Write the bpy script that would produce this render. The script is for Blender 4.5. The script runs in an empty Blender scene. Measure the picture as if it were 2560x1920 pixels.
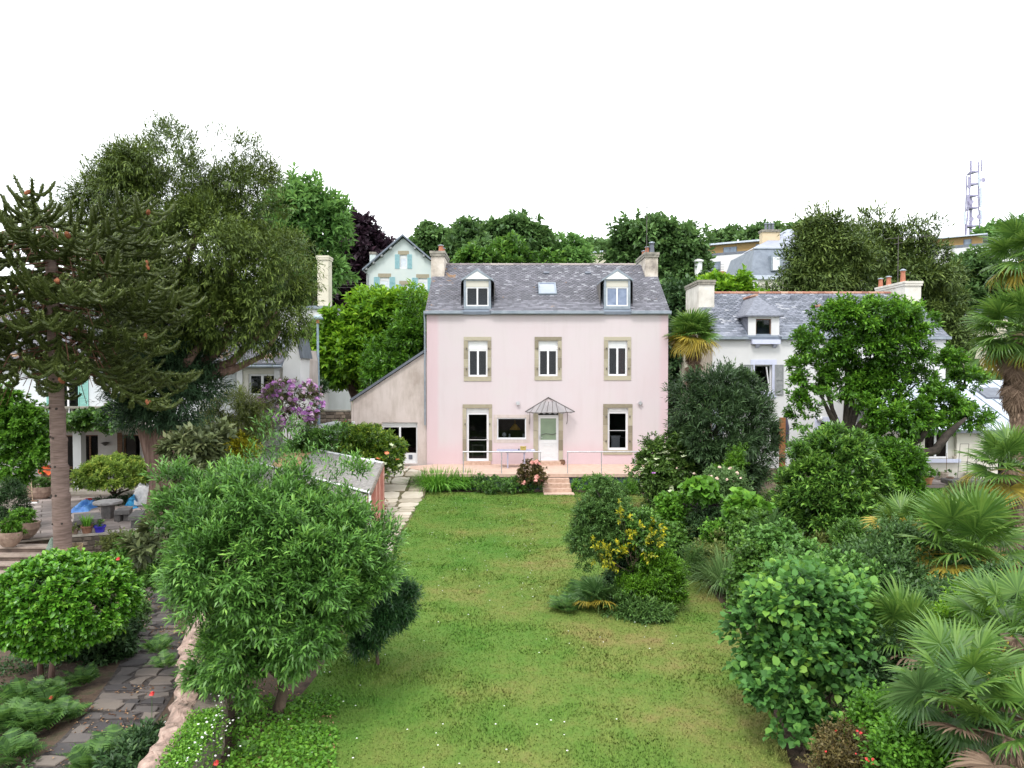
import bpy, math, random
import numpy as np
from mathutils import Vector, Matrix, Euler

# ------------------------------------------------------------------ camera, sky, sun, exposure
SC = bpy.context.scene
COL = SC.collection
CAMZ, PITCH, FPX = 5.1, math.radians(1.13), 1775.0        # eye height, look-down, focal length for a 2560 px wide frame
cam_d = bpy.data.cameras.new('camera'); cam = bpy.data.objects.new('camera', cam_d); COL.objects.link(cam)
cam.location = (0, 0, CAMZ); cam.rotation_euler = (math.radians(90) - PITCH, 0, 0)
cam_d.sensor_width = 36.0; cam_d.lens = FPX / 2560 * 36.0; cam_d.clip_start = 0.1; cam_d.clip_end = 3000
SC.camera = cam
SUN_EL, SUN_AZ = 56, 200                                   # compass bearing, north = +Y : behind the camera, a little left
world = bpy.data.worlds.new('World'); SC.world = world; world.use_nodes = True
wn, wl_ = world.node_tree.nodes, world.node_tree.links
wn.clear()
w_out = wn.new('ShaderNodeOutputWorld'); w_bg = wn.new('ShaderNodeBackground'); w_sky = wn.new('ShaderNodeTexSky')
w_sky.sky_type = 'NISHITA'; w_sky.sun_disc = False
w_sky.sun_elevation = math.radians(SUN_EL); w_sky.sun_rotation = math.radians(SUN_AZ)
w_sky.air_density = 1.0; w_sky.dust_density = 3.0
w_cloud = wn.new('ShaderNodeTexNoise'); w_cloud.inputs['Scale'].default_value = 1.6; w_cloud.inputs['Detail'].default_value = 4
w_tc = wn.new('ShaderNodeTexCoord'); wl_.new(w_tc.outputs['Generated'], w_cloud.inputs['Vector'])
w_rmp = wn.new('ShaderNodeValToRGB')                      # bright, nearly even cloud cover
w_rmp.color_ramp.elements[0].position = 0.3; w_rmp.color_ramp.elements[0].color = (0.82, 0.86, 0.88, 1)
w_rmp.color_ramp.elements[1].position = 0.65; w_rmp.color_ramp.elements[1].color = (1.0, 1.0, 0.985, 1)
wl_.new(w_cloud.outputs['Fac'], w_rmp.inputs['Fac'])
w_mul = wn.new('ShaderNodeMix'); w_mul.data_type = 'RGBA'; w_mul.blend_type = 'MULTIPLY'; w_mul.inputs[0].default_value = 1
wl_.new(w_rmp.outputs['Color'], w_mul.inputs[6]); w_mul.inputs[7].default_value = (15.5, 15.8, 16.0, 1)
w_mix = wn.new('ShaderNodeMix'); w_mix.data_type = 'RGBA'; w_mix.inputs[0].default_value = 0.9
wl_.new(w_sky.outputs['Color'], w_mix.inputs[6]); wl_.new(w_mul.outputs[2], w_mix.inputs[7])
wl_.new(w_mix.outputs[2], w_bg.inputs['Color']); w_bg.inputs['Strength'].default_value = 0.12
wl_.new(w_bg.outputs['Background'], w_out.inputs['Surface'])
sun_d = bpy.data.lights.new('sun', 'SUN'); sun_d.energy = 1.7; sun_d.angle = math.radians(14); sun_d.color = (1.0, 0.96, 0.9)
sun = bpy.data.objects.new('sun', sun_d); COL.objects.link(sun)
_az = math.radians(SUN_AZ); _el = math.radians(SUN_EL)
sun.rotation_euler = Vector((math.sin(_az) * math.cos(_el), math.cos(_az) * math.cos(_el), math.sin(_el))).to_track_quat('Z', 'Y').to_euler()
SC.view_settings.view_transform = 'Standard'; SC.view_settings.look = 'None'; SC.view_settings.gamma = 1.0
SC.view_settings.use_curve_mapping = False; SC.view_settings.exposure = 0.46
try:
    SC.cycles.max_bounces = 8; SC.cycles.diffuse_bounces = 3; SC.cycles.glossy_bounces = 2; SC.cycles.transmission_bounces = 3
    SC.cycles.transparent_max_bounces = 8
except Exception: pass

# ------------------------------------------------------------------ measuring: photo pixel (2560 x 1920) -> place
_c, _s = math.cos(PITCH), math.sin(PITCH)
def P(u, v, Y):
    dx, dz = (u - 1280) / FPX, -(v - 960) / FPX
    y, z = _c + dz * _s, -_s + dz * _c
    return Vector((dx * Y / y, Y, CAMZ + z * Y / y))
def G(u, v, z=0.0):
    dx, dz = (u - 1280) / FPX, -(v - 960) / FPX
    y, zz = _c + dz * _s, -_s + dz * _c
    t = (z - CAMZ) / zz
    return Vector((dx * t, y * t, z))
def rect(u0, v0, u1, v1, Y):
    a, b = P(u0, v0, Y), P(u1, v1, Y)
    return a.x, b.x, b.z, a.z           # x0 x1 z0 z1

# ------------------------------------------------------------------ materials
def mat_new(name):
    m = bpy.data.materials.new(name); m.use_nodes = True
    n = m.node_tree.nodes; l = m.node_tree.links
    return m, n, l, n['Principled BSDF']
def ramp(n, stops):
    r = n.new('ShaderNodeValToRGB'); e = r.color_ramp.elements
    while len(e) < len(stops): e.new(0.5)
    for k, (p, c) in enumerate(stops): e[k].position = p; e[k].color = (*c, 1)
    return r
def noise(n, l, scale, detail=4, rough=.55, coord='Object', stretch=None):
    t = n.new('ShaderNodeTexNoise'); t.inputs['Scale'].default_value = scale; t.inputs['Detail'].default_value = detail
    t.inputs['Roughness'].default_value = rough
    if coord == 'Position':
        g = n.new('ShaderNodeNewGeometry'); src = g.outputs['Position']
    else:
        g = n.new('ShaderNodeTexCoord'); src = g.outputs[coord]
    if stretch:
        mp = n.new('ShaderNodeMapping'); mp.inputs['Scale'].default_value = stretch; l.new(src, mp.inputs['Vector']); src = mp.outputs['Vector']
    l.new(src, t.inputs['Vector'])
    return t
def surf(name, c1, c2, scale=3.0, rough=.8, bump=.0, bscale=40, stretch=None, c3=None, metal=0, lo=.35, hi=.65, spec=.5, coord='Object'):
    m, n, l, b = mat_new(name)
    t = noise(n, l, scale, 6, .62, coord, stretch)
    st = [(lo, c1), (hi, c2)] if c3 is None else [(lo, c1), (.5, c2), (hi, c3)]
    r = ramp(n, st); l.new(t.outputs['Fac'], r.inputs['Fac']); l.new(r.outputs['Color'], b.inputs['Base Color'])
    b.inputs['Roughness'].default_value = rough; b.inputs['Metallic'].default_value = metal
    b.inputs['Specular IOR Level'].default_value = spec
    if bump:
        t2 = noise(n, l, bscale, 5, .6, coord); bp = n.new('ShaderNodeBump'); bp.inputs['Strength'].default_value = bump; bp.inputs['Distance'].default_value = .02
        l.new(t2.outputs['Fac'], bp.inputs['Height']); l.new(bp.outputs['Normal'], b.inputs['Normal'])
    return m
def tinted(name, stops, rough=.8, scale=6, amt=.25, bump=.3, bscale=30, spec=.4):
    """colour taken from the per-piece 'tint' value, broken up by noise"""
    m, n, l, b = mat_new(name)
    a = n.new('ShaderNodeAttribute'); a.attribute_name = 'tint'
    t = noise(n, l, scale, 5, .6, 'Position'); mx = n.new('ShaderNodeMath'); mx.operation = 'MULTIPLY_ADD'
    sub = n.new('ShaderNodeMath'); sub.operation = 'SUBTRACT'; sub.inputs[1].default_value = .5; l.new(t.outputs['Fac'], sub.inputs[0])
    l.new(sub.outputs[0], mx.inputs[0]); mx.inputs[1].default_value = amt * 4; l.new(a.outputs['Fac'], mx.inputs[2])
    r = ramp(n, stops); l.new(mx.outputs[0], r.inputs['Fac']); l.new(r.outputs['Color'], b.inputs['Base Color'])
    b.inputs['Roughness'].default_value = rough; b.inputs['Specular IOR Level'].default_value = spec
    if bump:
        t2 = noise(n, l, bscale, 5, .6, 'Position'); bp = n.new('ShaderNodeBump'); bp.inputs['Strength'].default_value = bump; bp.inputs['Distance'].default_value = .01
        l.new(t2.outputs['Fac'], bp.inputs['Height']); l.new(bp.outputs['Normal'], b.inputs['Normal'])
    return m
def leafmat(name, dark, mid, light, rough=.45, trans=.25, spec=.35):
    """leaf colour from the per-leaf 'tint' value (older to younger leaves)"""
    m, n, l, b = mat_new(name)
    a = n.new('ShaderNodeAttribute'); a.attribute_name = 'tint'
    up = lambda c: tuple(x * 1.12 for x in c)
    r = ramp(n, [(.12, up(dark)), (.55, up(mid)), (.95, up(light))]); l.new(a.outputs['Fac'], r.inputs['Fac'])
    l.new(r.outputs['Color'], b.inputs['Base Color']); b.inputs['Roughness'].default_value = rough
    b.inputs['Specular IOR Level'].default_value = spec
    tr = n.new('ShaderNodeBsdfTranslucent')
    hs = n.new('ShaderNodeHueSaturation'); hs.inputs['Hue'].default_value = .485; hs.inputs['Value'].default_value = 1.5
    l.new(r.outputs['Color'], hs.inputs['Color']); l.new(hs.outputs['Color'], tr.inputs['Color'])
    ms = n.new('ShaderNodeMixShader'); ms.inputs[0].default_value = trans
    l.new(b.outputs['BSDF'], ms.inputs[1]); l.new(tr.outputs['BSDF'], ms.inputs[2])
    l.new(ms.outputs['Shader'], n['Material Output'].inputs['Surface'])
    return m
M = {}
M['white'] = surf('white_paint', (.74, .75, .77), (.82, .82, .83), 5, .45)
M['pvc'] = surf('window_pvc', (.70, .71, .74), (.78, .78, .80), 4, .3)
M['stone'] = tinted('granite_surround', [(.1, (.23, .20, .145)), (.5, (.33, .29, .215)), (.9, (.42, .38, .29))], .85, 7, .16, .5)
M['zinc'] = surf('zinc', (.20, .235, .28), (.29, .33, .38), 3, .45, .1, metal=.2)
M['zincpale'] = surf('pale_zinc_roof', (.42, .46, .55), (.55, .6, .68), 2, .38, .05, metal=.25)
M['iron'] = surf('dark_iron', (.05, .045, .045), (.10, .085, .08), 20, .6)
M['steel'] = surf('galvanised_steel', (.45, .45, .48), (.62, .62, .65), 20, .35, metal=.5)
M['glassdark'] = surf('far_pane', (.10, .13, .17), (.20, .25, .32), 1.0, .12)
M['curtainpane'] = surf('net_curtain_pane', (.55, .6, .68), (.72, .76, .82), 3, .3)
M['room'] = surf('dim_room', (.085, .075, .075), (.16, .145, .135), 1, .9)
M['red'] = surf('red_fabric', (.16, .012, .015), (.28, .02, .025), 6, .9)
M['yellow'] = surf('yellow_shade', (.75, .42, .02), (.85, .5, .04), 6, .6)
M['greenblind'] = surf('green_blind', (.20, .27, .19), (.25, .33, .23), 2, .35)
M['terracotta'] = surf('terracotta', (.32, .13, .07), (.45, .20, .11), 6, .8, .2)
M['terrace'] = surf('pink_render_floor', (.50, .35, .28), (.60, .43, .35), 5, .85, .2, 60)
M['steptread'] = surf('step_render', (.42, .27, .21), (.58, .42, .33), 7, .85, .2, 60)
M['bluewall'] = surf('dark_blue_plinth', (.03, .05, .07), (.06, .09, .11), 4, .8)
M['creamwall'] = surf('cream_render', (.53, .51, .45), (.60, .575, .52), 1.2, .85, .1, 50, lo=.3, hi=.7)
M['whitewall'] = surf('white_render', (.58, .58, .59), (.645, .645, .66), .9, .85, .1, 60, lo=.3, hi=.7)
M['bluewhite'] = surf('cool_white_render', (.58, .62, .66), (.66, .68, .71), .9, .85, .1, 60)
M['greywall'] = surf('grey_render', (.44, .41, .40), (.56, .53, .51), 1.5, .85, .1)  # greyer render for the veranda's lower wall and the shed
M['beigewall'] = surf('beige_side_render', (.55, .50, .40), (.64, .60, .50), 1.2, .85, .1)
M['lavender'] = surf('lavender_surround', (.50, .53, .68), (.58, .6, .74), 4, .7)
M['chimney'] = surf('weathered_chimney', (.20, .17, .155), (.48, .42, .36), 1.6, .9, .3, 30, c3=(.62, .56, .50), lo=.3, hi=.62)
M['chimneywhite'] = surf('cream_chimney', (.50, .47, .42), (.70, .67, .62), 1.4, .9, .2)
M['cap'] = surf('chimney_cap', (.16, .15, .13), (.36, .33, .28), 5, .9, .3)
M['pot'] = surf('chimney_pot', (.32, .11, .065), (.42, .17, .10), 7, .75)
M['ridgetile'] = tinted('ridge_tile', [(.1, (.18, .155, .165)), (.6, (.28, .24, .245)), (.95, (.36, .31, .29))], .85, 9, .2)
M['redtile'] = tinted('red_ridge_tile', [(.1, (.22, .10, .07)), (.5, (.34, .16, .11)), (.95, (.42, .27, .2))], .85, 9, .2)
M['wood'] = surf('brown_wood', (.10, .05, .03), (.2, .1, .05), 4, .7, .2, stretch=(1, 1, 8))
M['bark'] = surf('bark', (.05, .035, .025), (.13, .09, .065), 5, .95, .8, 20, stretch=(3, 3, .6))
M['barkred'] = surf('reddish_bark', (.12, .07, .055), (.27, .17, .14), 3, .95, .9, 14, stretch=(4, 4, .5))
M['barkaraucaria'] = surf('araucaria_bark', (.15, .10, .085), (.27, .19, .165), 4, .95, .5, 26, stretch=(.8, .8, 7))
M['barkdark'] = surf('dark_bark', (.025, .02, .017), (.07, .055, .045), 5, .95, .7, 20)
M['fibre'] = surf('palm_fibre', (.10, .065, .045), (.26, .18, .13), 8, 1, .8, 30)
M['concrete'] = surf('concrete', (.26, .23, .20), (.42, .38, .33), 3, .9, .3, 50)
M['darkstone'] = surf('grey_stone_seat', (.09, .085, .085), (.17, .155, .15), 6, .8, .3)
M['planter'] = surf('weathered_planter', (.20, .13, .10), (.34, .24, .19), 5, .9, .3)
M['bluepot'] = surf('blue_glaze', (.03, .02, .30), (.05, .04, .45), 4, .25)
M['tarp'] = surf('blue_tarp', (.08, .25, .72), (.18, .42, .85), 4, .5)
M['tarpteal'] = surf('turquoise_plastic', (.02, .22, .5), (.05, .35, .65), 4, .45)
M['bag'] = surf('grey_woven_bag', (.42, .42, .42), (.62, .62, .63), 6, .7, .2)
M['orange'] = surf('orange_cloth', (.55, .07, .02), (.7, .12, .03), 5, .8)
M['mint'] = surf('mint_shutter', (.20, .45, .40), (.26, .53, .47), 3, .6)
M['teal'] = surf('teal_shutter', (.22, .42, .47), (.28, .50, .54), 3, .6)
M['greyshutter'] = surf('grey_shutter', (.20, .21, .22), (.30, .31, .32), 8, .7)
M['brownclad'] = surf('bronze_cladding', (.24, .15, .045), (.30, .19, .065), .6, .6, stretch=(1, 1, 8))
M['anthracite'] = surf('anthracite', (.09, .10, .13), (.14, .155, .19), 3, .5)
M['farslate'] = surf('far_slate', (.13, .155, .20), (.19, .22, .27), 2, .55, .1)
M['farslatepale'] = surf('far_slate_upper', (.26, .28, .36), (.32, .34, .42), 2, .5, .1)
M['mast'] = surf('mast_paint', (.22, .20, .32), (.38, .36, .5), 2, .6)
M['lamppost'] = surf('blue_grey_post', (.22, .30, .37), (.30, .38, .45), 3, .4)
M['soil'] = surf('soil', (.035, .022, .016), (.10, .065, .045), 4, 1, .8, 30, c3=(.05, .055, .025), lo=.3, hi=.7)
M['wallstone'] = tinted('garden_wall_stone', [(.1, (.10, .08, .065)), (.5, (.19, .15, .12)), (.9, (.30, .24, .19))], .95, 9, .2, .8)
M['mortar'] = surf('wall_mortar', (.10, .085, .07), (.20, .165, .135), 6, 1, .8, 20)
M['coping'] = surf('pink_rough_coping', (.13, .10, .08), (.34, .235, .195), 6, .95, 1.0, 16, c3=(.48, .37, .31), lo=.3, hi=.72)
M['flag'] = tinted('pale_flagstone', [(.1, (.30, .26, .20)), (.5, (.44, .39, .31)), (.9, (.54, .49, .42))], .9, 3, .18, .4)
M['flagdark'] = tinted('dark_flagstone', [(.1, (.06, .054, .056)), (.5, (.115, .10, .096)), (.9, (.18, .15, .13))], .75, 4, .16, .6)
M['paver'] = tinted('pink_grey_paver', [(.1, (.20, .165, .155)), (.5, (.29, .24, .225)), (.9, (.37, .31, .29))], .8, 3, .16, .3)
M['shedroof'] = surf('lichened_fibre_cement', (.16, .15, .15), (.33, .31, .29), 6, .95, .8, 18, stretch=(1, 3, 1))
M['orangestain'] = surf('lichen_orange_sheet', (.34, .2, .10), (.50, .33, .18), 3, .95, .5)
M['pinkshed'] = surf('pink_shed_render', (.50, .22, .18), (.62, .31, .26), 3, .85, .2)
M['pinkdark'] = surf('dark_red_board', (.3, .06, .05), (.4, .09, .07), 3, .85)
M['silver'] = surf('silver_flashing', (.5, .56, .62), (.66, .72, .78), 3, .35, metal=.3)
M['flowerwhite'] = surf('white_petal', (.75, .75, .72), (.85, .85, .82), 5, .7)
M['flowerpink'] = surf('pink_petal', (.62, .20, .19), (.8, .42, .36), 9, .7)
M['flowermauve'] = surf('mauve_petal', (.40, .13, .48), (.66, .33, .66), 4, .7)
M['floweryellow'] = surf('yellow_leaf', (.55, .42, .02), (.72, .60, .06), 5, .6)
M['flowerred'] = surf('red_petal', (.6, .03, .04), (.75, .07, .06), 5, .6)
M['flowerorange'] = surf('salmon_petal', (.6, .16, .06), (.72, .26, .12), 5, .6)
M['cone'] = surf('orange_cone', (.17, .06, .025), (.30, .10, .04), 12, .9, .5)
M['litter'] = tinted('dead_leaves', [(.1, (.10, .04, .02)), (.5, (.24, .12, .06)), (.9, (.42, .27, .15))], .9, 9, .2)

M['yew'] = leafmat('yew_leaf', (.036, .062, .011), (.10, .148, .022), (.2, .26, .042), .6, .15)
M['yewdark'] = leafmat('yew_skirt_leaf', (.015, .038, .016), (.042, .088, .036), (.09, .15, .06), .6, .12)
M['arauc'] = leafmat('araucaria_scale', (.024, .036, .007), (.068, .092, .018), (.18, .22, .065), .5, .05)
M['willow'] = leafmat('narrow_leaf', (.030, .085, .014), (.095, .225, .038), (.27, .46, .08), .42, .2)
M['camellia'] = leafmat('camellia_leaf', (.026, .09, .010), (.10, .28, .022), (.28, .50, .07), .28, .2, .5)
M['hazel'] = leafmat('hazel_leaf', (.026, .08, .018), (.08, .21, .045), (.22, .40, .06), .6, .3)
M['laurel'] = leafmat('laurel_leaf', (.026, .07, .012), (.085, .20, .03), (.25, .44, .07), .4, .25, .5)
M['bay'] = leafmat('bay_leaf', (.026, .075, .009), (.085, .225, .018), (.22, .42, .04), .4, .25, .4)
M['bright'] = leafmat('bright_leaf', (.05, .14, .012), (.155, .32, .02), (.36, .52, .04), .45, .3)
M['locust'] = leafmat('locust_leaf', (.05, .13, .03), (.12, .25, .06), (.2, .36, .1), .5, .35)
M['copper'] = leafmat('copper_leaf', (.016, .010, .016), (.04, .021, .032), (.075, .036, .05), .5, .2)
M['lime'] = leafmat('lime_leaf', (.036, .08, .024), (.098, .19, .056), (.2, .33, .10), .5, .25)
M['cedar'] = leafmat('cedar_leaf', (.032, .06, .012), (.10, .15, .03), (.2, .26, .055), .6, .12)
M['darkshrub'] = leafmat('dark_shrub_leaf', (.014, .038, .012), (.045, .10, .032), (.12, .2, .06), .5, .2)
M['bluegreen'] = leafmat('blue_green_leaf', (.034, .080, .018), (.09, .185, .042), (.21, .34, .08), .5, .25)
M['olive'] = leafmat('olive_leaf', (.06, .08, .02), (.17, .21, .055), (.32, .36, .11), .5, .3)
M['yellow_l'] = leafmat('golden_leaf', (.10, .12, .008), (.34, .34, .015), (.66, .56, .03), .45, .3)
M['juniper'] = leafmat('juniper_leaf', (.03, .08, .006), (.085, .21, .012), (.2, .38, .03), .5, .2)
M['fern'] = leafmat('fern_leaf', (.022, .06, .016), (.065, .15, .032), (.15, .28, .06), .5, .35)
M['grassy'] = leafmat('strap_leaf', (.04, .12, .015), (.10, .27, .03), (.2, .42, .06), .4, .35)
M['pampas'] = leafmat('pampas_leaf', (.05, .10, .03), (.12, .22, .07), (.24, .36, .14), .45, .35)
M['ivy'] = leafmat('ivy_leaf', (.028, .076, .012), (.09, .20, .032), (.23, .38, .07), .4, .25)
M['ivybright'] = leafmat('bright_ground_leaf', (.04, .11, .012), (.10, .25, .025), (.22, .42, .05), .45, .3)
M['rhodo'] = leafmat('rhododendron_leaf', (.06, .06, .02), (.14, .15, .06), (.26, .24, .11), .5, .2)
M['palm'] = leafmat('palm_leaf', (.025, .065, .018), (.065, .14, .04), (.17, .28, .10), .38, .25)
M['palmgreen'] = leafmat('green_palm_leaf', (.03, .08, .015), (.08, .165, .028), (.2, .31, .06), .38, .25)
M['palmgold'] = leafmat('yellowing_palm_leaf', (.15, .14, .03), (.32, .26, .04), (.5, .36, .05), .45, .25)
M['palmdead'] = leafmat('dead_palm_leaf', (.08, .05, .035), (.17, .115, .08), (.28, .2, .14), .8, .15)
M['phormium'] = leafmat('purple_phormium', (.012, .010, .009), (.035, .026, .022), (.08, .055, .045), .35, .1)
M['acer'] = leafmat('acer_leaf', (.07, .14, .02), (.24, .36, .06), (.55, .52, .10), .5, .3)
M['redbrown'] = leafmat('bronze_shrub_leaf', (.05, .035, .012), (.12, .10, .03), (.24, .16, .07), .5, .25)
M['grass'] = None

def special_mats():
    # pink render: pale body, rosier quoins and plinth band, faint vertical runs
    m, n, l, b = mat_new('pink_render'); M['pink'] = m
    g = n.new('ShaderNodeNewGeometry'); sp = n.new('ShaderNodeSeparateXYZ'); l.new(g.outputs['Position'], sp.inputs[0])
    wob = noise(n, l, 1.3, 5, .6, 'Position')
    def band(sock, a, bb, wobble):
        ad = n.new('ShaderNodeMath'); ad.operation = 'MULTIPLY_ADD'; l.new(wob.outputs['Fac'], ad.inputs[0]); ad.inputs[1].default_value = wobble; l.new(sock, ad.inputs[2])
        mr = n.new('ShaderNodeMapRange'); mr.inputs['From Min'].default_value = a; mr.inputs['From Max'].default_value = bb; mr.clamp = True
        l.new(ad.outputs[0], mr.inputs['Value']); return mr.outputs[0]
    lft = band(sp.outputs['X'], -3.35, -3.5, .12); rgt = band(sp.outputs['X'], 6.95, 7.15, .12); low = band(sp.outputs['Z'], 2.1, 1.45, .6)
    mx = n.new('ShaderNodeMath'); mx.operation = 'MAXIMUM'; l.new(lft, mx.inputs[0]); l.new(rgt, mx.inputs[1])
    mx2 = n.new('ShaderNodeMath'); mx2.operation = 'MAXIMUM'; l.new(mx.outputs[0], mx2.inputs[0]); l.new(low, mx2.inputs[1])
    t = noise(n, l, .55, 6, .6, 'Position'); r = ramp(n, [(.3, (.575, .49, .515)), (.5, (.58, .51, .535)), (.72, (.57, .515, .525))]); l.new(t.outputs['Fac'], r.inputs['Fac'])
    mc = n.new('ShaderNodeMix'); mc.data_type = 'RGBA'; l.new(r.outputs['Color'], mc.inputs[6]); mc.inputs[7].default_value = (.60, .43, .47, 1)
    mm = n.new('ShaderNodeMath'); mm.operation = 'MULTIPLY'; l.new(mx2.outputs[0], mm.inputs[0]); mm.inputs[1].default_value = .62; l.new(mm.outputs[0], mc.inputs[0])
    st = noise(n, l, 2.2, 6, .65, 'Position', (1.6, 1, .16)); sr = ramp(n, [(.25, (.80, .78, .74)), (.5, (1, 1, 1))]); l.new(st.outputs['Fac'], sr.inputs['Fac'])
    m2 = n.new('ShaderNodeMix'); m2.data_type = 'RGBA'; m2.blend_type = 'MULTIPLY'; m2.inputs[0].default_value = .2
    l.new(mc.outputs[2], m2.inputs[6]); l.new(sr.outputs['Color'], m2.inputs[7]); l.new(m2.outputs[2], b.inputs['Base Color'])
    b.inputs['Roughness'].default_value = .9; b.inputs['Specular IOR Level'].default_value = .2
    bp = n.new('ShaderNodeBump'); bp.inputs['Strength'].default_value = .25; bp.inputs['Distance'].default_value = .01
    tb = noise(n, l, 45, 4, .6, 'Position'); l.new(tb.outputs['Fac'], bp.inputs['Height']); l.new(bp.outputs['Normal'], b.inputs['Normal'])
    # annexe render: beige with grey water marks
    m, n, l, b = mat_new('beige_annexe_render'); M['annexe'] = m
    t = noise(n, l, .7, 6, .6, 'Position'); r = ramp(n, [(.32, (.43, .36, .33)), (.5, (.54, .465, .44)), (.7, (.575, .50, .48))]); l.new(t.outputs['Fac'], r.inputs['Fac'])
    st = noise(n, l, 2.0, 6, .7, 'Position', (1.3, 1, .3)); sr = ramp(n, [(.3, (.7, .68, .64)), (.55, (1, 1, 1))]); l.new(st.outputs['Fac'], sr.inputs['Fac'])
    m2 = n.new('ShaderNodeMix'); m2.data_type = 'RGBA'; m2.blend_type = 'MULTIPLY'; m2.inputs[0].default_value = .8
    l.new(r.outputs['Color'], m2.inputs[6]); l.new(sr.outputs['Color'], m2.inputs[7]); l.new(m2.outputs[2], b.inputs['Base Color']); b.inputs['Roughness'].default_value = .9
    # slates with orange lichen on the left end of the pink house's roof
    m = tinted('roof_slate', [(.1, (.105, .105, .125)), (.45, (.155, .153, .18)), (.75, (.20, .195, .23)), (.97, (.32, .32, .36))], .55, 2.5, .05, .2, 60, .45); M['slate'] = m
    n, l = m.node_tree.nodes, m.node_tree.links; b = n['Principled BSDF']
    src = b.inputs['Base Color'].links[0].from_socket
    t = noise(n, l, 1.5, 5, .7, 'Position'); rr = ramp(n, [(.66, (0, 0, 0)), (.70, (1, 1, 1))]); l.new(t.outputs['Fac'], rr.inputs['Fac'])
    g = n.new('ShaderNodeNewGeometry'); sp = n.new('ShaderNodeSeparateXYZ'); l.new(g.outputs['Position'], sp.inputs[0])
    mr = n.new('ShaderNodeMapRange'); mr.inputs['From Min'].default_value = -1.6; mr.inputs['From Max'].default_value = -3.6; mr.inputs['To Min'].default_value = .0; mr.inputs['To Max'].default_value = .09
    l.new(sp.outputs['X'], mr.inputs['Value'])
    ad = n.new('ShaderNodeMath'); ad.operation = 'ADD'; l.new(t.outputs['Fac'], ad.inputs[0]); l.new(mr.outputs[0], ad.inputs[1]); l.new(ad.outputs[0], rr.inputs['Fac'])
    mc = n.new('ShaderNodeMix'); mc.data_type = 'RGBA'; l.new(src, mc.inputs[6]); mc.inputs[7].default_value = (.36, .20, .08, 1)
    m3 = n.new('ShaderNodeMath'); m3.operation = 'MULTIPLY'; m3.inputs[1].default_value = .75; l.new(rr.outputs['Color'], m3.inputs[0]); l.new(m3.outputs[0], mc.inputs[0])
    l.new(mc.outputs[2], b.inputs['Base Color'])
    M['slate2'] = tinted('blue_roof_slate', [(.1, (.10, .115, .145)), (.45, (.17, .185, .23)), (.75, (.235, .25, .31)), (.97, (.36, .37, .42))], .5, 2.5, .05, .2, 60, .5)
    # window glass: see-through with sky in it
    m, n, l, b = mat_new('window_glass'); M['glass'] = m
    n.remove(b); tr = n.new('ShaderNodeBsdfTransparent'); tr.inputs[0].default_value = (.62, .64, .66, 1)
    gl = n.new('ShaderNodeBsdfGlossy'); gl.inputs['Roughness'].default_value = .03; gl.inputs[0].default_value = (.9, .92, .95, 1)
    fr = n.new('ShaderNodeFresnel'); fr.inputs[0].default_value = 1.36
    ms = n.new('ShaderNodeMixShader'); l.new(fr.outputs[0], ms.inputs[0]); l.new(tr.outputs[0], ms.inputs[1]); l.new(gl.outputs[0], ms.inputs[2])
    l.new(ms.outputs[0], n['Material Output'].inputs['Surface'])
    m, n, l, b = mat_new('canopy_glass'); M['canopyglass'] = m
    tr = n.new('ShaderNodeBsdfTransparent'); tr.inputs[0].default_value = (.9, .9, .9, 1); b.inputs['Base Color'].default_value = (.36, .36, .38, 1); b.inputs['Roughness'].default_value = .3
    ms = n.new('ShaderNodeMixShader'); ms.inputs[0].default_value = .5; l.new(tr.outputs[0], ms.inputs[1]); l.new(b.outputs[0], ms.inputs[2]); l.new(ms.outputs[0], n['Material Output'].inputs['Surface'])
    # lawn: the same patches on the turf sheet and on the blades
    for nm, key, gain in (('turf', 'turf', .9), ('grass_blades', 'grass', 1.14)):
        m, n, l, b = mat_new(nm); M[key] = m
        g = n.new('ShaderNodeNewGeometry'); sp = n.new('ShaderNodeSeparateXYZ'); l.new(g.outputs['Position'], sp.inputs[0])
        t1 = noise(n, l, .42, 4, .6, 'Position'); t2 = noise(n, l, 2.6, 6, .65, 'Position'); t3 = noise(n, l, 14, 3, .6, 'Position')
        mrx = n.new('ShaderNodeMapRange'); mrx.inputs['From Min'].default_value = -3.5; mrx.inputs['From Max'].default_value = 4.5; mrx.inputs['To Min'].default_value = -.11; mrx.inputs['To Max'].default_value = .10
        l.new(sp.outputs['X'], mrx.inputs['Value'])
        mry = n.new('ShaderNodeMapRange'); mry.inputs['From Min'].default_value = 8; mry.inputs['From Max'].default_value = 27; mry.inputs['To Min'].default_value = .01; mry.inputs['To Max'].default_value = -.02
        l.new(sp.outputs['Y'], mry.inputs['Value'])
        a1 = n.new('ShaderNodeMath'); a1.operation = 'MULTIPLY_ADD'; l.new(t2.outputs['Fac'], a1.inputs[0]); a1.inputs[1].default_value = .38; l.new(t1.outputs['Fac'], a1.inputs[2])
        a2 = n.new('ShaderNodeMath'); a2.operation = 'ADD'; l.new(a1.outputs[0], a2.inputs[0]); l.new(mrx.outputs[0], a2.inputs[1])
        a3 = n.new('ShaderNodeMath'); a3.operation = 'ADD'; l.new(a2.outputs[0], a3.inputs[0]); l.new(mry.outputs[0], a3.inputs[1])
        a4 = n.new('ShaderNodeMath'); a4.operation = 'MULTIPLY_ADD'; l.new(t3.outputs['Fac'], a4.inputs[0]); a4.inputs[1].default_value = .09; l.new(a3.outputs[0], a4.inputs[2])
        a5 = n.new('ShaderNodeMath'); a5.operation = 'SUBTRACT'; l.new(a4.outputs[0], a5.inputs[0]); a5.inputs[1].default_value = .255
        r = ramp(n, [(.24, (.072, .165, .024)), (.42, (.105, .178, .032)), (.56, (.148, .185, .044)), (.68, (.200, .182, .062)), (.84, (.25, .17, .09))])
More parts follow.
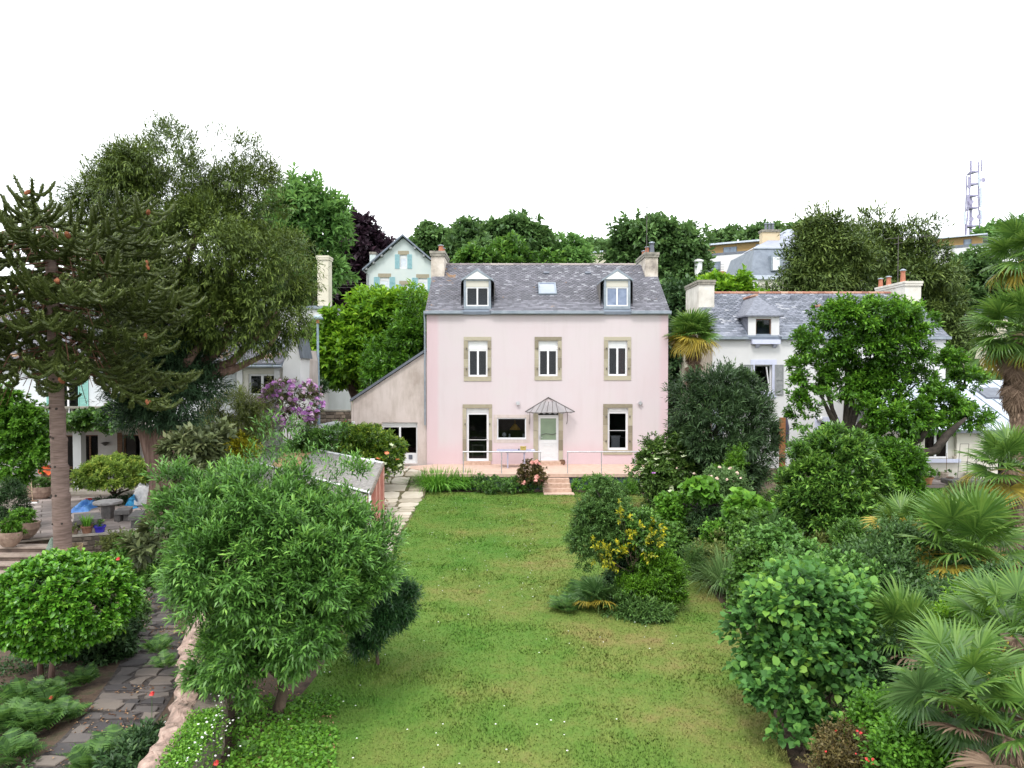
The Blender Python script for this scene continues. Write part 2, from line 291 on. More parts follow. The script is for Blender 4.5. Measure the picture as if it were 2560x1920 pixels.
        l.new(a5.outputs[0], r.inputs['Fac'])
        hs = n.new('ShaderNodeHueSaturation'); hs.inputs['Value'].default_value = gain; l.new(r.outputs['Color'], hs.inputs['Color'])
        l.new(hs.outputs['Color'], b.inputs['Base Color']); b.inputs['Roughness'].default_value = .85; b.inputs['Specular IOR Level'].default_value = .15
special_mats()

# ------------------------------------------------------------------ building helpers
WL = {}
def wloc(o):
    v = Vector((0, 0, 0))
    while o: v = v + o.location; o = o.parent
    return v
def thing(name, label, cat, loc=(0, 0, 0), group=None):
    o = bpy.data.objects.new(name, None); COL.objects.link(o); o.location = loc; o.empty_display_size = .2
    o['label'] = label; o['category'] = cat
    if group: o['group'] = group
    return o
def tag(o, label, cat, group=None):
    o['label'] = label; o['category'] = cat
    if group: o['group'] = group
    return o
def link_mesh(name, me, parent=None, world=None, kind=None):
    """world: the place of the object's origin (default: its parent's origin)"""
    o = bpy.data.objects.new(name, me); COL.objects.link(o)
    if parent:
        o.parent = parent
        if world is not None: o.location = Vector(world) - wloc(parent)
    elif world is not None: o.location = world
    if kind: o['kind'] = kind
    return o
class MB:
    def __init__(s): s.v = []; s.f = []; s.t = []
    def add(s, vs, fs, tint=.5):
        k = len(s.v); s.v += [tuple(p) for p in vs]; s.f += [tuple(i + k for i in f) for f in fs]; s.t += [tint] * len(vs); return s
    def box(s, x0, x1, y0, y1, z0, z1, tint=.5):
        return s.add([(x0, y0, z0), (x1, y0, z0), (x1, y1, z0), (x0, y1, z0), (x0, y0, z1), (x1, y0, z1), (x1, y1, z1), (x0, y1, z1)],
                     [(0, 3, 2, 1), (4, 5, 6, 7), (0, 1, 5, 4), (1, 2, 6, 5), (2, 3, 7, 6), (3, 0, 4, 7)], tint)
    def bbox(s, x0, x1, y0, y1, z0, z1, c=.01, tint=.5):
        """box with chamfered front and top edges"""
        return s.prism([(x0 + c, z0), (x1 - c, z0), (x1, z0 + c), (x1, z1 - c), (x1 - c, z1), (x0 + c, z1), (x0, z1 - c), (x0, z0 + c)], y0, y1, tint)
    def prism(s, poly, y0, y1, tint=.5):
        """poly of (x, z), pushed along y"""
        n = len(poly)
        return s.add([(x, y0, z) for x, z in poly] + [(x, y1, z) for x, z in poly],
                     [tuple(range(n)), tuple(range(2 * n - 1, n - 1, -1))] + [(i, n + i, n + (i + 1) % n, (i + 1) % n) for i in range(n)], tint)
    def slab(s, poly, z0, z1, tint=.5):
        """poly of (x, y), pushed along z"""
        n = len(poly)
        return s.add([(p[0], p[1], z0) for p in poly] + [(p[0], p[1], z1) for p in poly],
                     [tuple(range(n - 1, -1, -1)), tuple(range(n, 2 * n))] + [(i, (i + 1) % n, n + (i + 1) % n, n + i) for i in range(n)], tint)
    def hull(s, a, b, tint=.5):
        """two quads of four points, joined"""
        return s.add(list(a) + list(b), [(3, 2, 1, 0), (4, 5, 6, 7)] + [(i, (i + 1) % 4, 4 + (i + 1) % 4, 4 + i) for i in range(4)], tint)
    def tube(s, pts, rs, n=8, tint=.5, cap=True):
        pts = [Vector(p) for p in pts]
        if not hasattr(rs, '__len__'): rs = [rs] * len(pts)
        k0 = len(s.v); ref = Vector((0, 0, 1))
        vs = []; fs = []
        for i, p in enumerate(pts):
            d = (pts[min(i + 1, len(pts) - 1)] - pts[max(i - 1, 0)])
            d = d.normalized() if d.length > 1e-9 else Vector((0, 0, 1))
            a = d.cross(ref)
            if a.length < .2: a = d.cross(Vector((0, 1, 0)))
            a.normalize(); b = d.cross(a)
            for j in range(n):
                t = 2 * math.pi * j / n; vs.append(p + (a * math.cos(t) + b * math.sin(t)) * rs[i])
        for i in range(len(pts) - 1):
            for j in range(n):
                fs.append((i * n + j, i * n + (j + 1) % n, (i + 1) * n + (j + 1) % n, (i + 1) * n + j))
        if cap: fs.append(tuple(range(n - 1, -1, -1))); fs.append(tuple(range((len(pts) - 1) * n, len(pts) * n)))
        return s.add(vs, fs, tint)
    def lathe(s, cx, cy, prof, n=20, tint=.5):
        vs = []; fs = []
        for r, z in prof:
            for j in range(n): t = 2 * math.pi * j / n; vs.append((cx + r * math.cos(t), cy + r * math.sin(t), z))
        for i in range(len(prof) - 1):
            for j in range(n): fs.append((i * n + j, i * n + (j + 1) % n, (i + 1) * n + (j + 1) % n, (i + 1) * n + j))
        fs.append(tuple(range(n - 1, -1, -1))); fs.append(tuple(range((len(prof) - 1) * n, len(prof) * n)))
        return s.add(vs, fs, tint)
    def mesh(s, name, mat, off=(0, 0, 0), smooth=False):
        me = bpy.data.meshes.new(name); o = Vector(off)
        me.from_pydata([(a - o.x, b - o.y, c - o.z) for a, b, c in s.v], [], s.f)
        at = me.attributes.new('tint', 'FLOAT', 'POINT'); at.data.foreach_set('value', np.array(s.t, dtype=np.float32))
        me.materials.append(mat)
        if smooth: me.polygons.foreach_set('use_smooth', np.ones(len(me.polygons), dtype=bool))
        return me
    def build(s, name, mat, parent=None, smooth=False, kind=None, world=None):
        """points are given where they stand; world: own origin for a top-level mesh"""
        off = wloc(parent) if parent else Vector(world or (0, 0, 0))
        return link_mesh(name, s.mesh(name, M[mat] if isinstance(mat, str) else mat, off, smooth), parent, None if parent else off, kind)
def struct(name, mb, mat, smooth=False):
    return mb.build(name, mat, kind='structure', smooth=smooth)
RNG = np.random.default_rng(7)
rnd = random.Random(11)
def np_mesh(name, V, F, mat, tint=None, smooth=False):
    me = bpy.data.meshes.new(name); nv, nf, k = len(V), len(F), F.shape[1]
    me.vertices.add(nv); me.vertices.foreach_set('co', V.astype(np.float32).ravel())
    me.loops.add(nf * k); me.loops.foreach_set('vertex_index', F.astype(np.int32).ravel())
    me.polygons.add(nf); me.polygons.foreach_set('loop_start', np.arange(0, nf * k, k, dtype=np.int32))
    me.update(calc_edges=True)
    if tint is not None:
        at = me.attributes.new('tint', 'FLOAT', 'POINT'); at.data.foreach_set('value', tint.astype(np.float32))
    me.materials.append(mat)
    return me
def unit(a): return a / np.maximum(np.linalg.norm(a, axis=-1, keepdims=True), 1e-9)
def rdir(n, rng): return unit(rng.normal(size=(n, 3)))
def wave(p, f, seed):
    r = np.random.default_rng(seed); out = np.zeros(len(p))
    for k in range(6):
        d = r.normal(size=3); d /= np.linalg.norm(d); out += np.sin(p @ d * f * (1 + .5 * k) + r.uniform(0, 6.28)) / (1 + .5 * k)
    return out / 2.2
def leaf_arrays(O, D, N, ln, w, tint, shape='narrow', curl=.15):
    """one leaf per row: base O, direction D, facing N"""
    S = unit(np.cross(D, N)); N = unit(np.cross(S, D)); n = len(O); ln = ln[:, None]; w = w[:, None]
    if shape == 'narrow':
        V = np.stack([O, O + D * ln * .5 + S * w * .5 + N * w * .22, O + D * ln - N * ln * curl, O + D * ln * .5 - S * w * .5 + N * w * .22], 1).reshape(-1, 3)
        F = np.arange(n * 4).reshape(n, 4); T = np.repeat(tint, 4)
    else:
        V = np.stack([O, O + D * ln * .28 + S * w * .46 + N * w * .12, O + D * ln * .68 + S * w * .42 + N * w * .1, O + D * ln - N * ln * curl,
                      O + D * ln * .68 - S * w * .42 + N * w * .1, O + D * ln * .28 - S * w * .46 + N * w * .12], 1).reshape(-1, 3)
        b = np.arange(n)[:, None] * 6
        F = np.concatenate([b + np.array([[0, 1, 2, 3]]), b + np.array([[0, 3, 4, 5]])], 0); T = np.repeat(tint, 6)
    return V, F, T
def crown_points(lobes, n, rng, clumps, rc, inner=.35, rough=.12, up=.3, cut=-10, shrink=.75, gap=.16, ragged=.5, bumps=4):
    """n twig origins and outward directions, gathered in clumps over the shells of the lobes"""
    L = np.array([[*l[:6]] for l in lobes], dtype=float); L[:, 3:6] = np.maximum(L[:, 3:6] - rc * shrink, L[:, 3:6] * .45)
    if bumps:
        bd = rdir(len(L) * bumps, rng); bd[:, 2] = np.abs(bd[:, 2]) * 1.1 - .25; bd = unit(bd); bi = np.repeat(np.arange(len(L)), bumps); L[:, 3:6] *= .93
        br = L[bi, 3:6].mean(1) * rng.uniform(.28, .52, len(bi)); L = np.concatenate([L, np.concatenate([L[bi, :3] + bd * L[bi, 3:6] * .86, np.stack([br, br, br * .85], 1)], 1)], 0)
    A = (L[:, 3] * L[:, 4] + L[:, 3] * L[:, 5] + L[:, 4] * L[:, 5])
    m = int(clumps * 1.6); idx = rng.choice(len(L), m, p=A / A.sum()); d = rdir(m, rng)
    rf = 1 - inner * rng.random(m) ** 1.6
    c = L[idx, :3] + L[idx, 3:6] * d * rf[:, None]; r0 = L[idx, 3:6].mean(1)
    c += d * (wave(c, 2.2 / r0.mean(), 3) * rough * r0)[:, None]
    keep = np.ones(m, bool)
    for k in range(len(L)):
        q = np.linalg.norm((c - L[k, :3]) / L[k, 3:6], axis=1); keep &= (idx == k) | (q > .82)
    keep &= c[:, 2] > cut
    if gap: g_ = wave(c, 5.5 / r0.mean(), 17); keep &= g_ > np.quantile(g_, gap)
    c, d = c[keep][:clumps], d[keep][:clumps]; m = len(c); size = rc * rng.uniform(.5, 1.55, m); c = c + d * (rng.normal(size=(m, 1)) * rc * ragged)
    ci = rng.integers(0, m, n); e = rdir(n, rng); flip = (e * (d[ci] + np.array([0, 0, .35]))).sum(1) < -.25; e[flip] *= -1
    o = c[ci] + e * (size[ci] * rng.random(n) ** .45)[:, None] * np.array([1, 1, .8])
    out = unit(e * .8 + d[ci] * .6 + np.array([0, 0, up])); ct = rng.random(m)[ci]
    ok = (o[:, 2] > cut) & ((d[ci, 1] < .4) | (rng.random(len(ci)) < .35))      # the far side, never seen, is kept thin
    return o[ok], out[ok], ct[ok]
def foliage(name, parent, lobes, mat, n, k, ln, w, rng, clumps=120, rc=.3, twig=.15, inner=.35, rough=.12, up=.3, shape='narrow',
            spread=.9, curl=.15, droop=0., cut=-10, shrink=.75, gap=.16, ragged=.5, bumps=4, kind='stuff', tipbright=.45, jit=.5, keep=None):
    far = lobes[0][1]; q = keep if keep else (.42 if far > 40 else .47 if far > 13.5 else .6); sc = q ** -.36; ln, w = ln * sc, w * sc
    if shape == 'round' and far > 13.5: shape = 'narrow'; w *= 1.2
    o, d, ct = crown_points(lobes, int(n * q), rng, clumps, rc, inner, rough, up, cut, shrink, gap, ragged, bumps); n = len(o)
    d = unit(d + rng.normal(size=(n, 3)) * .25 + np.array([0, 0, -droop]))
    t = (np.arange(k) + .6) / k; tw = twig * rng.uniform(.6, 1.3, n)
    O = o[:, None, :] + d[:, None, :] * (tw[:, None] * t[None, :])[:, :, None]
    a = unit(np.cross(d, rdir(n, rng))); b = np.cross(d, a)
    ph = rng.uniform(0, 6.28, n)[:, None] + np.arange(k)[None, :] * 2.4
    side = a[:, None, :] * np.cos(ph)[:, :, None] + b[:, None, :] * np.sin(ph)[:, :, None]
    D = unit(d[:, None, :] * (.45 + .9 * t[None, :, None]) + side * spread + rng.normal(size=(n, k, 3)) * .12 + np.array([0, 0, -droop * .5]))
    Nn = unit(np.cross(D, np.cross(np.array([0, 0, 1.0]) + d[:, None, :] * .6, D)) + rng.normal(size=(n, k, 3)) * .3)
    lens = ln * rng.uniform(.65, 1.2, (n, k)); tint = np.clip(.12 + .26 * ct[:, None] + tipbright * 1.1 * (t[None, :] ** 2.5) * (.45 + .55 * rng.random((n, 1))) + (rng.random((n, k)) - .5) * jit * .45, 0, 1)
    V, F, T = leaf_arrays(O.reshape(-1, 3), D.reshape(-1, 3), Nn.reshape(-1, 3), lens.ravel(), lens.ravel() * (w / ln), tint.ravel(), shape, curl)
    off = np.array(wloc(parent)) if parent else np.zeros(3)
    return link_mesh(name, np_mesh(name, V - off, F, M[mat], T), parent, None, kind)
def LB(u, v, Y, ru, rv, ry=None):
    c = P(u, v, Y); k = Y / FPX
    return (c.x, c.y, c.z, ru * k, (ry if ry is not None else ru * k), rv * k)
def limbs(mb, base, r0, targets, rng, bend=.15, n=7, fork=.45):
    """trunk from base, then tapered limbs to the targets"""
    base = Vector(base); cen = sum((Vector(t) for t in targets), Vector()) / len(targets)
    f = base.lerp(Vector((base.x * .6 + cen.x * .4, base.y * .6 + cen.y * .4, cen.z)), fork)
    mb.tube([base - Vector((0, 0, .1)), base, base.lerp(f, .5) + Vector((rng.normal() * r0 * .4, rng.normal() * r0 * .4, 0)), f], [r0 * 1.5, r0 * 1.15, r0 * .9, r0 * .75], 10)
    for t in targets:
        t = Vector(t); L = (t - f).length; pts = [f - (f - base).normalized() * r0]; rs = [r0 * .6]
        for q in (.25, .5, .75, 1.0):
            w = math.sin(q * math.pi) * bend * L
            pts.append(f.lerp(t, q) + Vector((rng.normal() * w * .5, rng.normal() * w * .5, -abs(w) * .4 + rng.normal() * w * .2))); rs.append(r0 * .6 * (1 - q) + r0 * .10)
        mb.tube(pts, rs, n)
    return mb
def plant(name, label, cat, base, lobes, mat, n, k, ln, w, trunk=None, bark='bark', seed=1, group=None, nlimb=5, crown='crown', fork=.45, **kw):
    rng = np.random.default_rng(seed); t = thing(name, label, cat, base, group)
    foliage(crown, t, lobes, mat, n, k, ln, w, rng, **kw)
    if trunk:
        tg = [Vector(l[:3]) + Vector((rng.normal() * l[3] * .3, rng.normal() * l[4] * .3, -l[5] * .1)) for l in lobes]
        while len(tg) < nlimb:
            l = lobes[rng.integers(0, len(lobes))]; dd = rdir(1, rng)[0]; tg.append(Vector(l[:3]) + Vector((dd[0] * l[3], dd[1] * l[4], abs(dd[2]) * l[5])) * .65)
        limbs(MB(), base, trunk, tg[:max(nlimb, len(lobes))], rng, fork=fork).build('trunk', bark, t, smooth=True)
    return t
# ================================================================== GROUND
def hill(x, y):
    t = np.clip((y - 44) / 70.0, 0, None)
    return -.65 + 19.5 * (1 - np.exp(-t * 1.5)) * np.clip(t * 3, 0, 1) + .05 * np.clip(y - 110, 0, None)
def gz(x, y): return float(hill(x, np.array(float(y))))
def build_ground():
    xs = np.concatenate([np.linspace(-600, -80, 14), np.linspace(-70, 70, 36), np.linspace(80, 600, 14)])
    ys = np.concatenate([np.linspace(-200, 0, 6), np.linspace(5, 44, 10), np.linspace(47, 200, 40), np.linspace(230, 1500, 12)])
    X, Y = np.meshgrid(xs, ys); Z = hill(X, Y) + np.where(Y > 50, np.sin(X * .05) * 1.2 + np.sin(X * .13 + Y * .05) * .5, 0)
    V = np.stack([X, Y, Z], -1).reshape(-1, 3); nx = len(xs); i = np.arange(len(ys) - 1)[:, None] * nx + np.arange(nx - 1)[None, :]
    F = np.stack([i, i + 1, i + nx + 1, i + nx], -1).reshape(-1, 4)
    link_mesh('ground', np_mesh('ground', V, F, surf('rough_grass_ground', (.03, .05, .015), (.07, .10, .03), .3, 1, .6, 3)), kind='structure')
build_ground()
WALLP = [(-3.55, 3.0), (-3.72, 8.3), (-3.85, 9.3), (-4.3, 10.6), (-5.0, 12.2), (-6.2, 16.0), (-7.4, 20.0), (-8.6, 22.9)]   # right face of the garden wall
mb = MB(); mb.slab([(p[0] - .05, p[1]) for p in WALLP] + [(-11.7, 22.9), (-14.6, 21.0), (-60, 20.6), (-60, 47), (60, 47), (60, -8), (-3.55, -8)][0:] , -.75, -.03)
struct('garden_ground', mb, 'soil')
mb = MB(); mb.slab([(-60, -8), (-4.2, -8), (-4.4, 9), (-5.4, 12), (-8.2, 20.5), (-8.6, 22.8), (-60, 22.8)], -.75, -.62)
struct('lower_garden_ground', mb, 'soil')

def poly_grid(poly, step, z, amp=.0):
    """grid sheet clipped to a polygon given as left/right edges over y: poly = [(y, xl, xr)...]"""
    ys = np.arange(poly[0][0], poly[-1][0] + 1e-6, step); pl = np.array(poly)
    xl = np.interp(ys, pl[:, 0], pl[:, 1]); xr = np.interp(ys, pl[:, 0], pl[:, 2]); nx = 40; t = np.linspace(0, 1, nx)
    X = xl[:, None] + (xr - xl)[:, None] * t; Y = np.repeat(ys[:, None], nx, 1)
    Z = z + amp * np.sin(X * 1.3 + Y * .7) * np.cos(Y * 1.1 - X * .4)
    V = np.stack([X, Y, Z], -1).reshape(-1, 3); i = np.arange(len(ys) - 1)[:, None] * nx + np.arange(nx - 1)[None, :]
    return V, np.stack([i, i + 1, i + nx + 1, i + nx], -1).reshape(-1, 4)
# lawn edges read off the photograph
def lawn_edges():
    L = [(1045, 1245), (1000, 1320), (975, 1380), (905, 1470), (860, 1560), (800, 1680), (700, 1800), (560, 1925)]
    R = [(1615, 1245), (1675, 1320), (1720, 1400), (1780, 1480), (1840, 1560), (1890, 1660), (1930, 1780), (1980, 1925)]
    lg = [G(*p) for p in L]; rg = [G(*p) for p in R]
    ys = np.arange(7.5, 29.6, .25)
    xl = np.interp(ys, [p.y for p in lg][::-1], [p.x for p in lg][::-1]); xr = np.interp(ys, [p.y for p in rg][::-1], [p.x for p in rg][::-1])
    return ys, xl, xr
LY, LXL, LXR = lawn_edges()
LAWN = [(y, a, b) for y, a, b in zip(LY, LXL, LXR)]
V, F = poly_grid(LAWN, .25, .0, .015)
link_mesh('lawn', np_mesh('lawn', V, F, M['turf']), kind='structure')
def blades(name, poly, n, z, h, seed, mat='grass', amp=.015, wmul=1.):
    r = np.random.default_rng(seed); pl = np.array(poly); y = pl[0, 0] + (pl[-1, 0] - pl[0, 0]) * r.random(n) ** 1.25
    xl = np.interp(y, pl[:, 0], pl[:, 1]); xr = np.interp(y, pl[:, 0], pl[:, 2]); x = xl + (xr - xl) * r.random(n)
    lump = .6 + .5 * (wave(np.stack([x, y, 0 * x], 1), 2.2, 5) > .2)
    O = np.stack([x, y, z + amp * np.sin(x * 1.3 + y * .7) * np.cos(y * 1.1 - x * .4) - .003], 1); a = r.uniform(0, 6.28, n); hh = h * r.uniform(.4, 1.3, n) * lump
    S = np.stack([np.cos(a), np.sin(a), 0 * a], 1) * (.008 * wmul * (1 + y / 14.))[:, None]
    T = O + np.stack([-np.sin(a) * hh * r.uniform(.1, 1.2, n), np.cos(a) * hh * r.uniform(.1, 1.2, n), hh], 1)
    V = np.stack([O - S, O + S, T], 1).reshape(-1, 3)
    o = link_mesh(name, np_mesh(name, V, np.arange(n * 3).reshape(n, 3), M[mat], np.repeat(r.random(n), 3)), kind='stuff')
    return tag(o, name_labels.get(name, 'short grass'), 'grass')
name_labels = {'grass': 'short green and straw-coloured grass of the big lawn in front of the pink house'}
blades('grass', LAWN, 200000, 0, .034, 3)
# daisies and clover heads in the lawn
def daisies():
    r = np.random.default_rng(5); n = 420; y = 8 + 20 * r.random(n) ** 1.2; xl = np.interp(y, LY, LXL); xr = np.interp(y, LY, LXR); x = xl + (xr - xl) * r.random(n)
    k = wave(np.stack([x, y, 0 * x], 1), .9, 9) > -.1; x, y = x[k], y[k]; n = len(x); z = np.full(n, .05); s = .010 * (1 + r.random(n) * .5)
    V = np.stack([np.stack([x + np.cos(a) * s, y + np.sin(a) * s, z], 1) for a in np.arange(6) * math.pi / 3], 1).reshape(-1, 3)
    o = link_mesh('daisies', np_mesh('daisies', V, np.arange(n * 6).reshape(n, 6), M['flowerwhite']), kind='stuff'); tag(o, 'tiny white daisies sprinkled over the big lawn', 'daisies')
daisies()

# ------------------------------------------------------------------ path of pale flagstones beside the lawn
def stone_poly(cx, cy, pts, r, jit=.0):
    return [(cx + x, cy + y) for x, y in pts]
def flag_mesh(name, poly, z0, z1, mat, tint, r):
    """one flat stone with worn top edge"""
    n = len(poly); c = (sum(p[0] for p in poly) / n, sum(p[1] for p in poly) / n)
    inn = [(c[0] + (x - c[0]) * .93, c[1] + (y - c[1]) * .93) for x, y in poly]
    vs = [(x, y, z0) for x, y in poly] + [(x, y, z1 - .012) for x, y in poly] + [(x, y, z1) for x, y in inn]
    fs = [(i, (i + 1) % n, n + (i + 1) % n, n + i) for i in range(n)] + [(n + i, n + (i + 1) % n, 2 * n + (i + 1) % n, 2 * n + i) for i in range(n)] + [tuple(range(2 * n, 3 * n))]
    m = MB(); m.add(vs, fs, tint); return m
def irregular(x0, x1, y0, y1, r, j=.08):
    w, h = x1 - x0, y1 - y0; p = [(x0, y0), ((x0 + x1) / 2, y0), (x1, y0), (x1, (y0 + y1) / 2), (x1, y1), ((x0 + x1) / 2, y1), (x0, y1), (x0, (y0 + y1) / 2)]
    out = []
    for i, (x, y) in enumerate(p):
        c = .10 if i % 2 == 0 else 0
        x = x + (.5 * w - (x - x0)) * c * 1.1; y = y + (.5 * h - (y - y0)) * c * 1.1
        out.append((x + r.uniform(-j, j) * w, y + r.uniform(-j, j) * h * .9))
    return out
PATH = [(17.5, -3.7, -3.05), (19.0, -3.95, -3.2), (21.0, -4.2, -3.45), (23.5, -4.45, -3.45), (25.5, -4.75, -3.5), (27.3, -5.1, -3.45), (29.2, -5.6, -3.55), (31, -6.2, -3.8), (33.3, -7.0, -4.05)]
def path_z(y): return .005 + .55 * max(0, min(1, (y - 28.2) / 3.2))
pl = np.array(PATH); V, F = poly_grid(PATH, .4, 0); V[:, 2] = [path_z(y) + .0 for y in V[:, 1]]
path_o = link_mesh('path', np_mesh('path', V, F, surf('mossy_joint_soil', (.06, .07, .025), (.17, .13, .08), 5, 1, .6, 20)), kind='structure')
y = 17.6; r_ = random.Random(3); k = 0
while y < 33.0:
    L = r_.uniform(.42, .62) if y < 26 else r_.uniform(.7, 1.0)
    x0 = np.interp(y + L / 2, pl[:, 0], pl[:, 1]) + .05; x1 = np.interp(y + L / 2, pl[:, 0], pl[:, 2]) - .03
    cuts = [x0, x1] if (y < 26 and k % 3 != 1) else ([x0, x0 + (x1 - x0) * r_.uniform(.4, .65), x1] if x1 - x0 < 2 else [x0, x0 + (x1 - x0) * r_.uniform(.3, .38), x0 + (x1 - x0) * r_.uniform(.62, .72), x1])
    for a, b in zip(cuts[:-1], cuts[1:]):
        poly = irregular(a + .03, b - .03, y + .04, y + L - .04, r_, .055)
        m_ = flag_mesh('flagstone', poly, -.05, .035, 'flag', r_.random(), r_)
        m_.v = [(vx, vy, vz + path_z(vy)) for vx, vy, vz in m_.v]; m_.build('flagstone', 'flag', path_o)
    y += L; k += 1
# ------------------------------------------------------------------ dark flagged path in the lower left garden
LP = [(7.2, -7.0, -5.5), (10.2, -7.0, -5.65), (10.9, -6.97, -5.7), (12.1, -7.2, -5.9), (13.3, -7.5, -6.2), (15, -8.1, -6.95), (16, -8.6, -7.65), (18.4, -9.9, -9.0), (20.5, -10.9, -10.1)]
LP = [(y, a, b) for y, a, b in LP]; pl2 = np.array(LP)
V, F = poly_grid(LP, .3, -.612); lower_path = link_mesh('lower_path', np_mesh('lower_path', V, F, surf('dark_joint_gravel', (.03, .025, .025), (.09, .075, .07), 14, 1, .9, 40)), kind='structure')
y = 7.3; k = 0
while y < 20.0:
    L = r_.uniform(.22, .40); x0 = np.interp(y + L / 2, pl2[:, 0], pl2[:, 1]) + .04; x1 = np.interp(y + L / 2, pl2[:, 0], pl2[:, 2]) - .04
    nn = max(2, int(round((x1 - x0) / r_.uniform(.34, .62)))); cs = [x0 + (x1 - x0) * (i + (r_.uniform(-.32, .32) if 0 < i < nn else 0)) / nn for i in range(nn + 1)]
    for a, b in zip(cs[:-1], cs[1:]):
        dy = r_.uniform(-.07, .07)
        flag_mesh('flagstone', irregular(a + .025, b - .025, y + .03 + dy, y + L - .02 + dy, r_, .16), -.64, -.592 + r_.uniform(0, .018), 'flagdark', r_.random(), r_).build('flagstone', 'flagdark', lower_path)
    y += L; k += 1
# lower garden lawn (left edge)
LL = [(9.5, -16, -8.6), (12, -20, -9.6), (15, -22, -11.8), (19, -24, -13.5)]
V, F = poly_grid(LL, .5, -.612, .01); link_mesh('lower_lawn', np_mesh('lower_lawn', V, F, surf('dark_turf', (.05, .09, .02), (.10, .13, .03), 3, 1, .5, 30)), kind='structure')  # turf darker than the big lawn
name_labels['lower_grass'] = 'short grass of the small lawn behind the round clipped shrub'
blades('lower_grass', LL, 26000, -.61, .05, 8, 'pampas', .01)
# lawn of the white house on the right
RL = [(20.5, 9.5, 14.5), (24, 11.0, 17.5), (28, 13.5, 20.5), (30.6, 14.6, 22)]
V, F = poly_grid(RL, .5, .0, .01); link_mesh('neighbour_lawn', np_mesh('neighbour_lawn', V, F, surf('bright_turf', (.08, .19, .02), (.13, .26, .035), 2, 1, .5, 30)), kind='structure')
name_labels['neighbour_grass'] = 'bright green grass strip below the terrace of the white house'
blades('neighbour_grass', RL, 20000, 0, .05, 18, 'grassy', .01)

# ------------------------------------------------------------------ left terrace of diagonal pavers, steps and retaining wall
mb = MB(); mb.slab([(-9.0, 23.2), (-11.7, 22.75), (-14.75, 20.85), (-26, 20.6), (-26, 29.0), (-8.7, 29.0)], -.02, .002)
left_terrace = struct('left_terrace', mb, 'mortar')
def clipin(x, y):
    return y < 28.95 and x > -19 and x < -9.3 and y > np.interp(x, [-26, -14.75, -11.7, -9.0], [20.75, 21.0, 22.95, 23.4])
ang = math.radians(33); ca, sa = math.cos(ang), math.sin(ang); cnt = 0
for i in range(-30, 30):
    for j in range(-30, 30):
        w, h = .88, .5; lx = i * w + (j % 2) * w * .45; ly = j * h
        cx, cy = -14 + lx * ca - ly * sa, 25 + lx * sa + ly * ca
        if not all(clipin(cx + (a * w * ca - b * h * sa) * .5, cy + (a * w * sa + b * h * ca) * .5) for a in (-1, 1) for b in (-1, 1)): continue
        q = [(cx + (a * (w - .03)) * ca * .5 - (b * (h - .03)) * sa * .5, cy + a * (w - .03) * sa * .5 + b * (h - .03) * ca * .5) for a, b in ((-1, -1), (1, -1), (1, 1), (-1, 1))]
        flag_mesh('paving_slab', q, .0, .03 + r_.uniform(0, .008), 'paver', r_.random(), r_).build('paving_slab', 'paver', left_terrace); cnt += 1
mb = MB(); mb.box(-30, -8.7, 29.0, 33.2, -.05, .11); struct('veranda_floor', mb, 'concrete')
M['riser'] = surf('shaded_step_riser', (.07, .05, .04), (.15, .105, .085), 4, .9, .4); M['planterpale'] = surf('step_tread', (.26, .2, .17), (.40, .32, .27), 4, .9, .4)  # riser shade painted in: darker colour than the treads
t = thing('garden_steps', 'brown stone steps climbing to the left terrace behind the round shrub', 'steps', (-15.2, 20.3, -.62))
for i in range(4):
    zt_ = .0 - .155 * i - .004; s = MB().bbox(-26, -12.95 - .15 * (3 - i), 20.75 - .36 * (i + 1), 20.78 - .36 * i, -.62, zt_ - .045, .005).build('step', 'riser', t)
    MB().bbox(-26, -12.9 - .15 * (3 - i), 20.72 - .36 * (i + 1), 20.75 - .36 * i, zt_ - .044, zt_, .008).build('tread', 'planterpale', s)

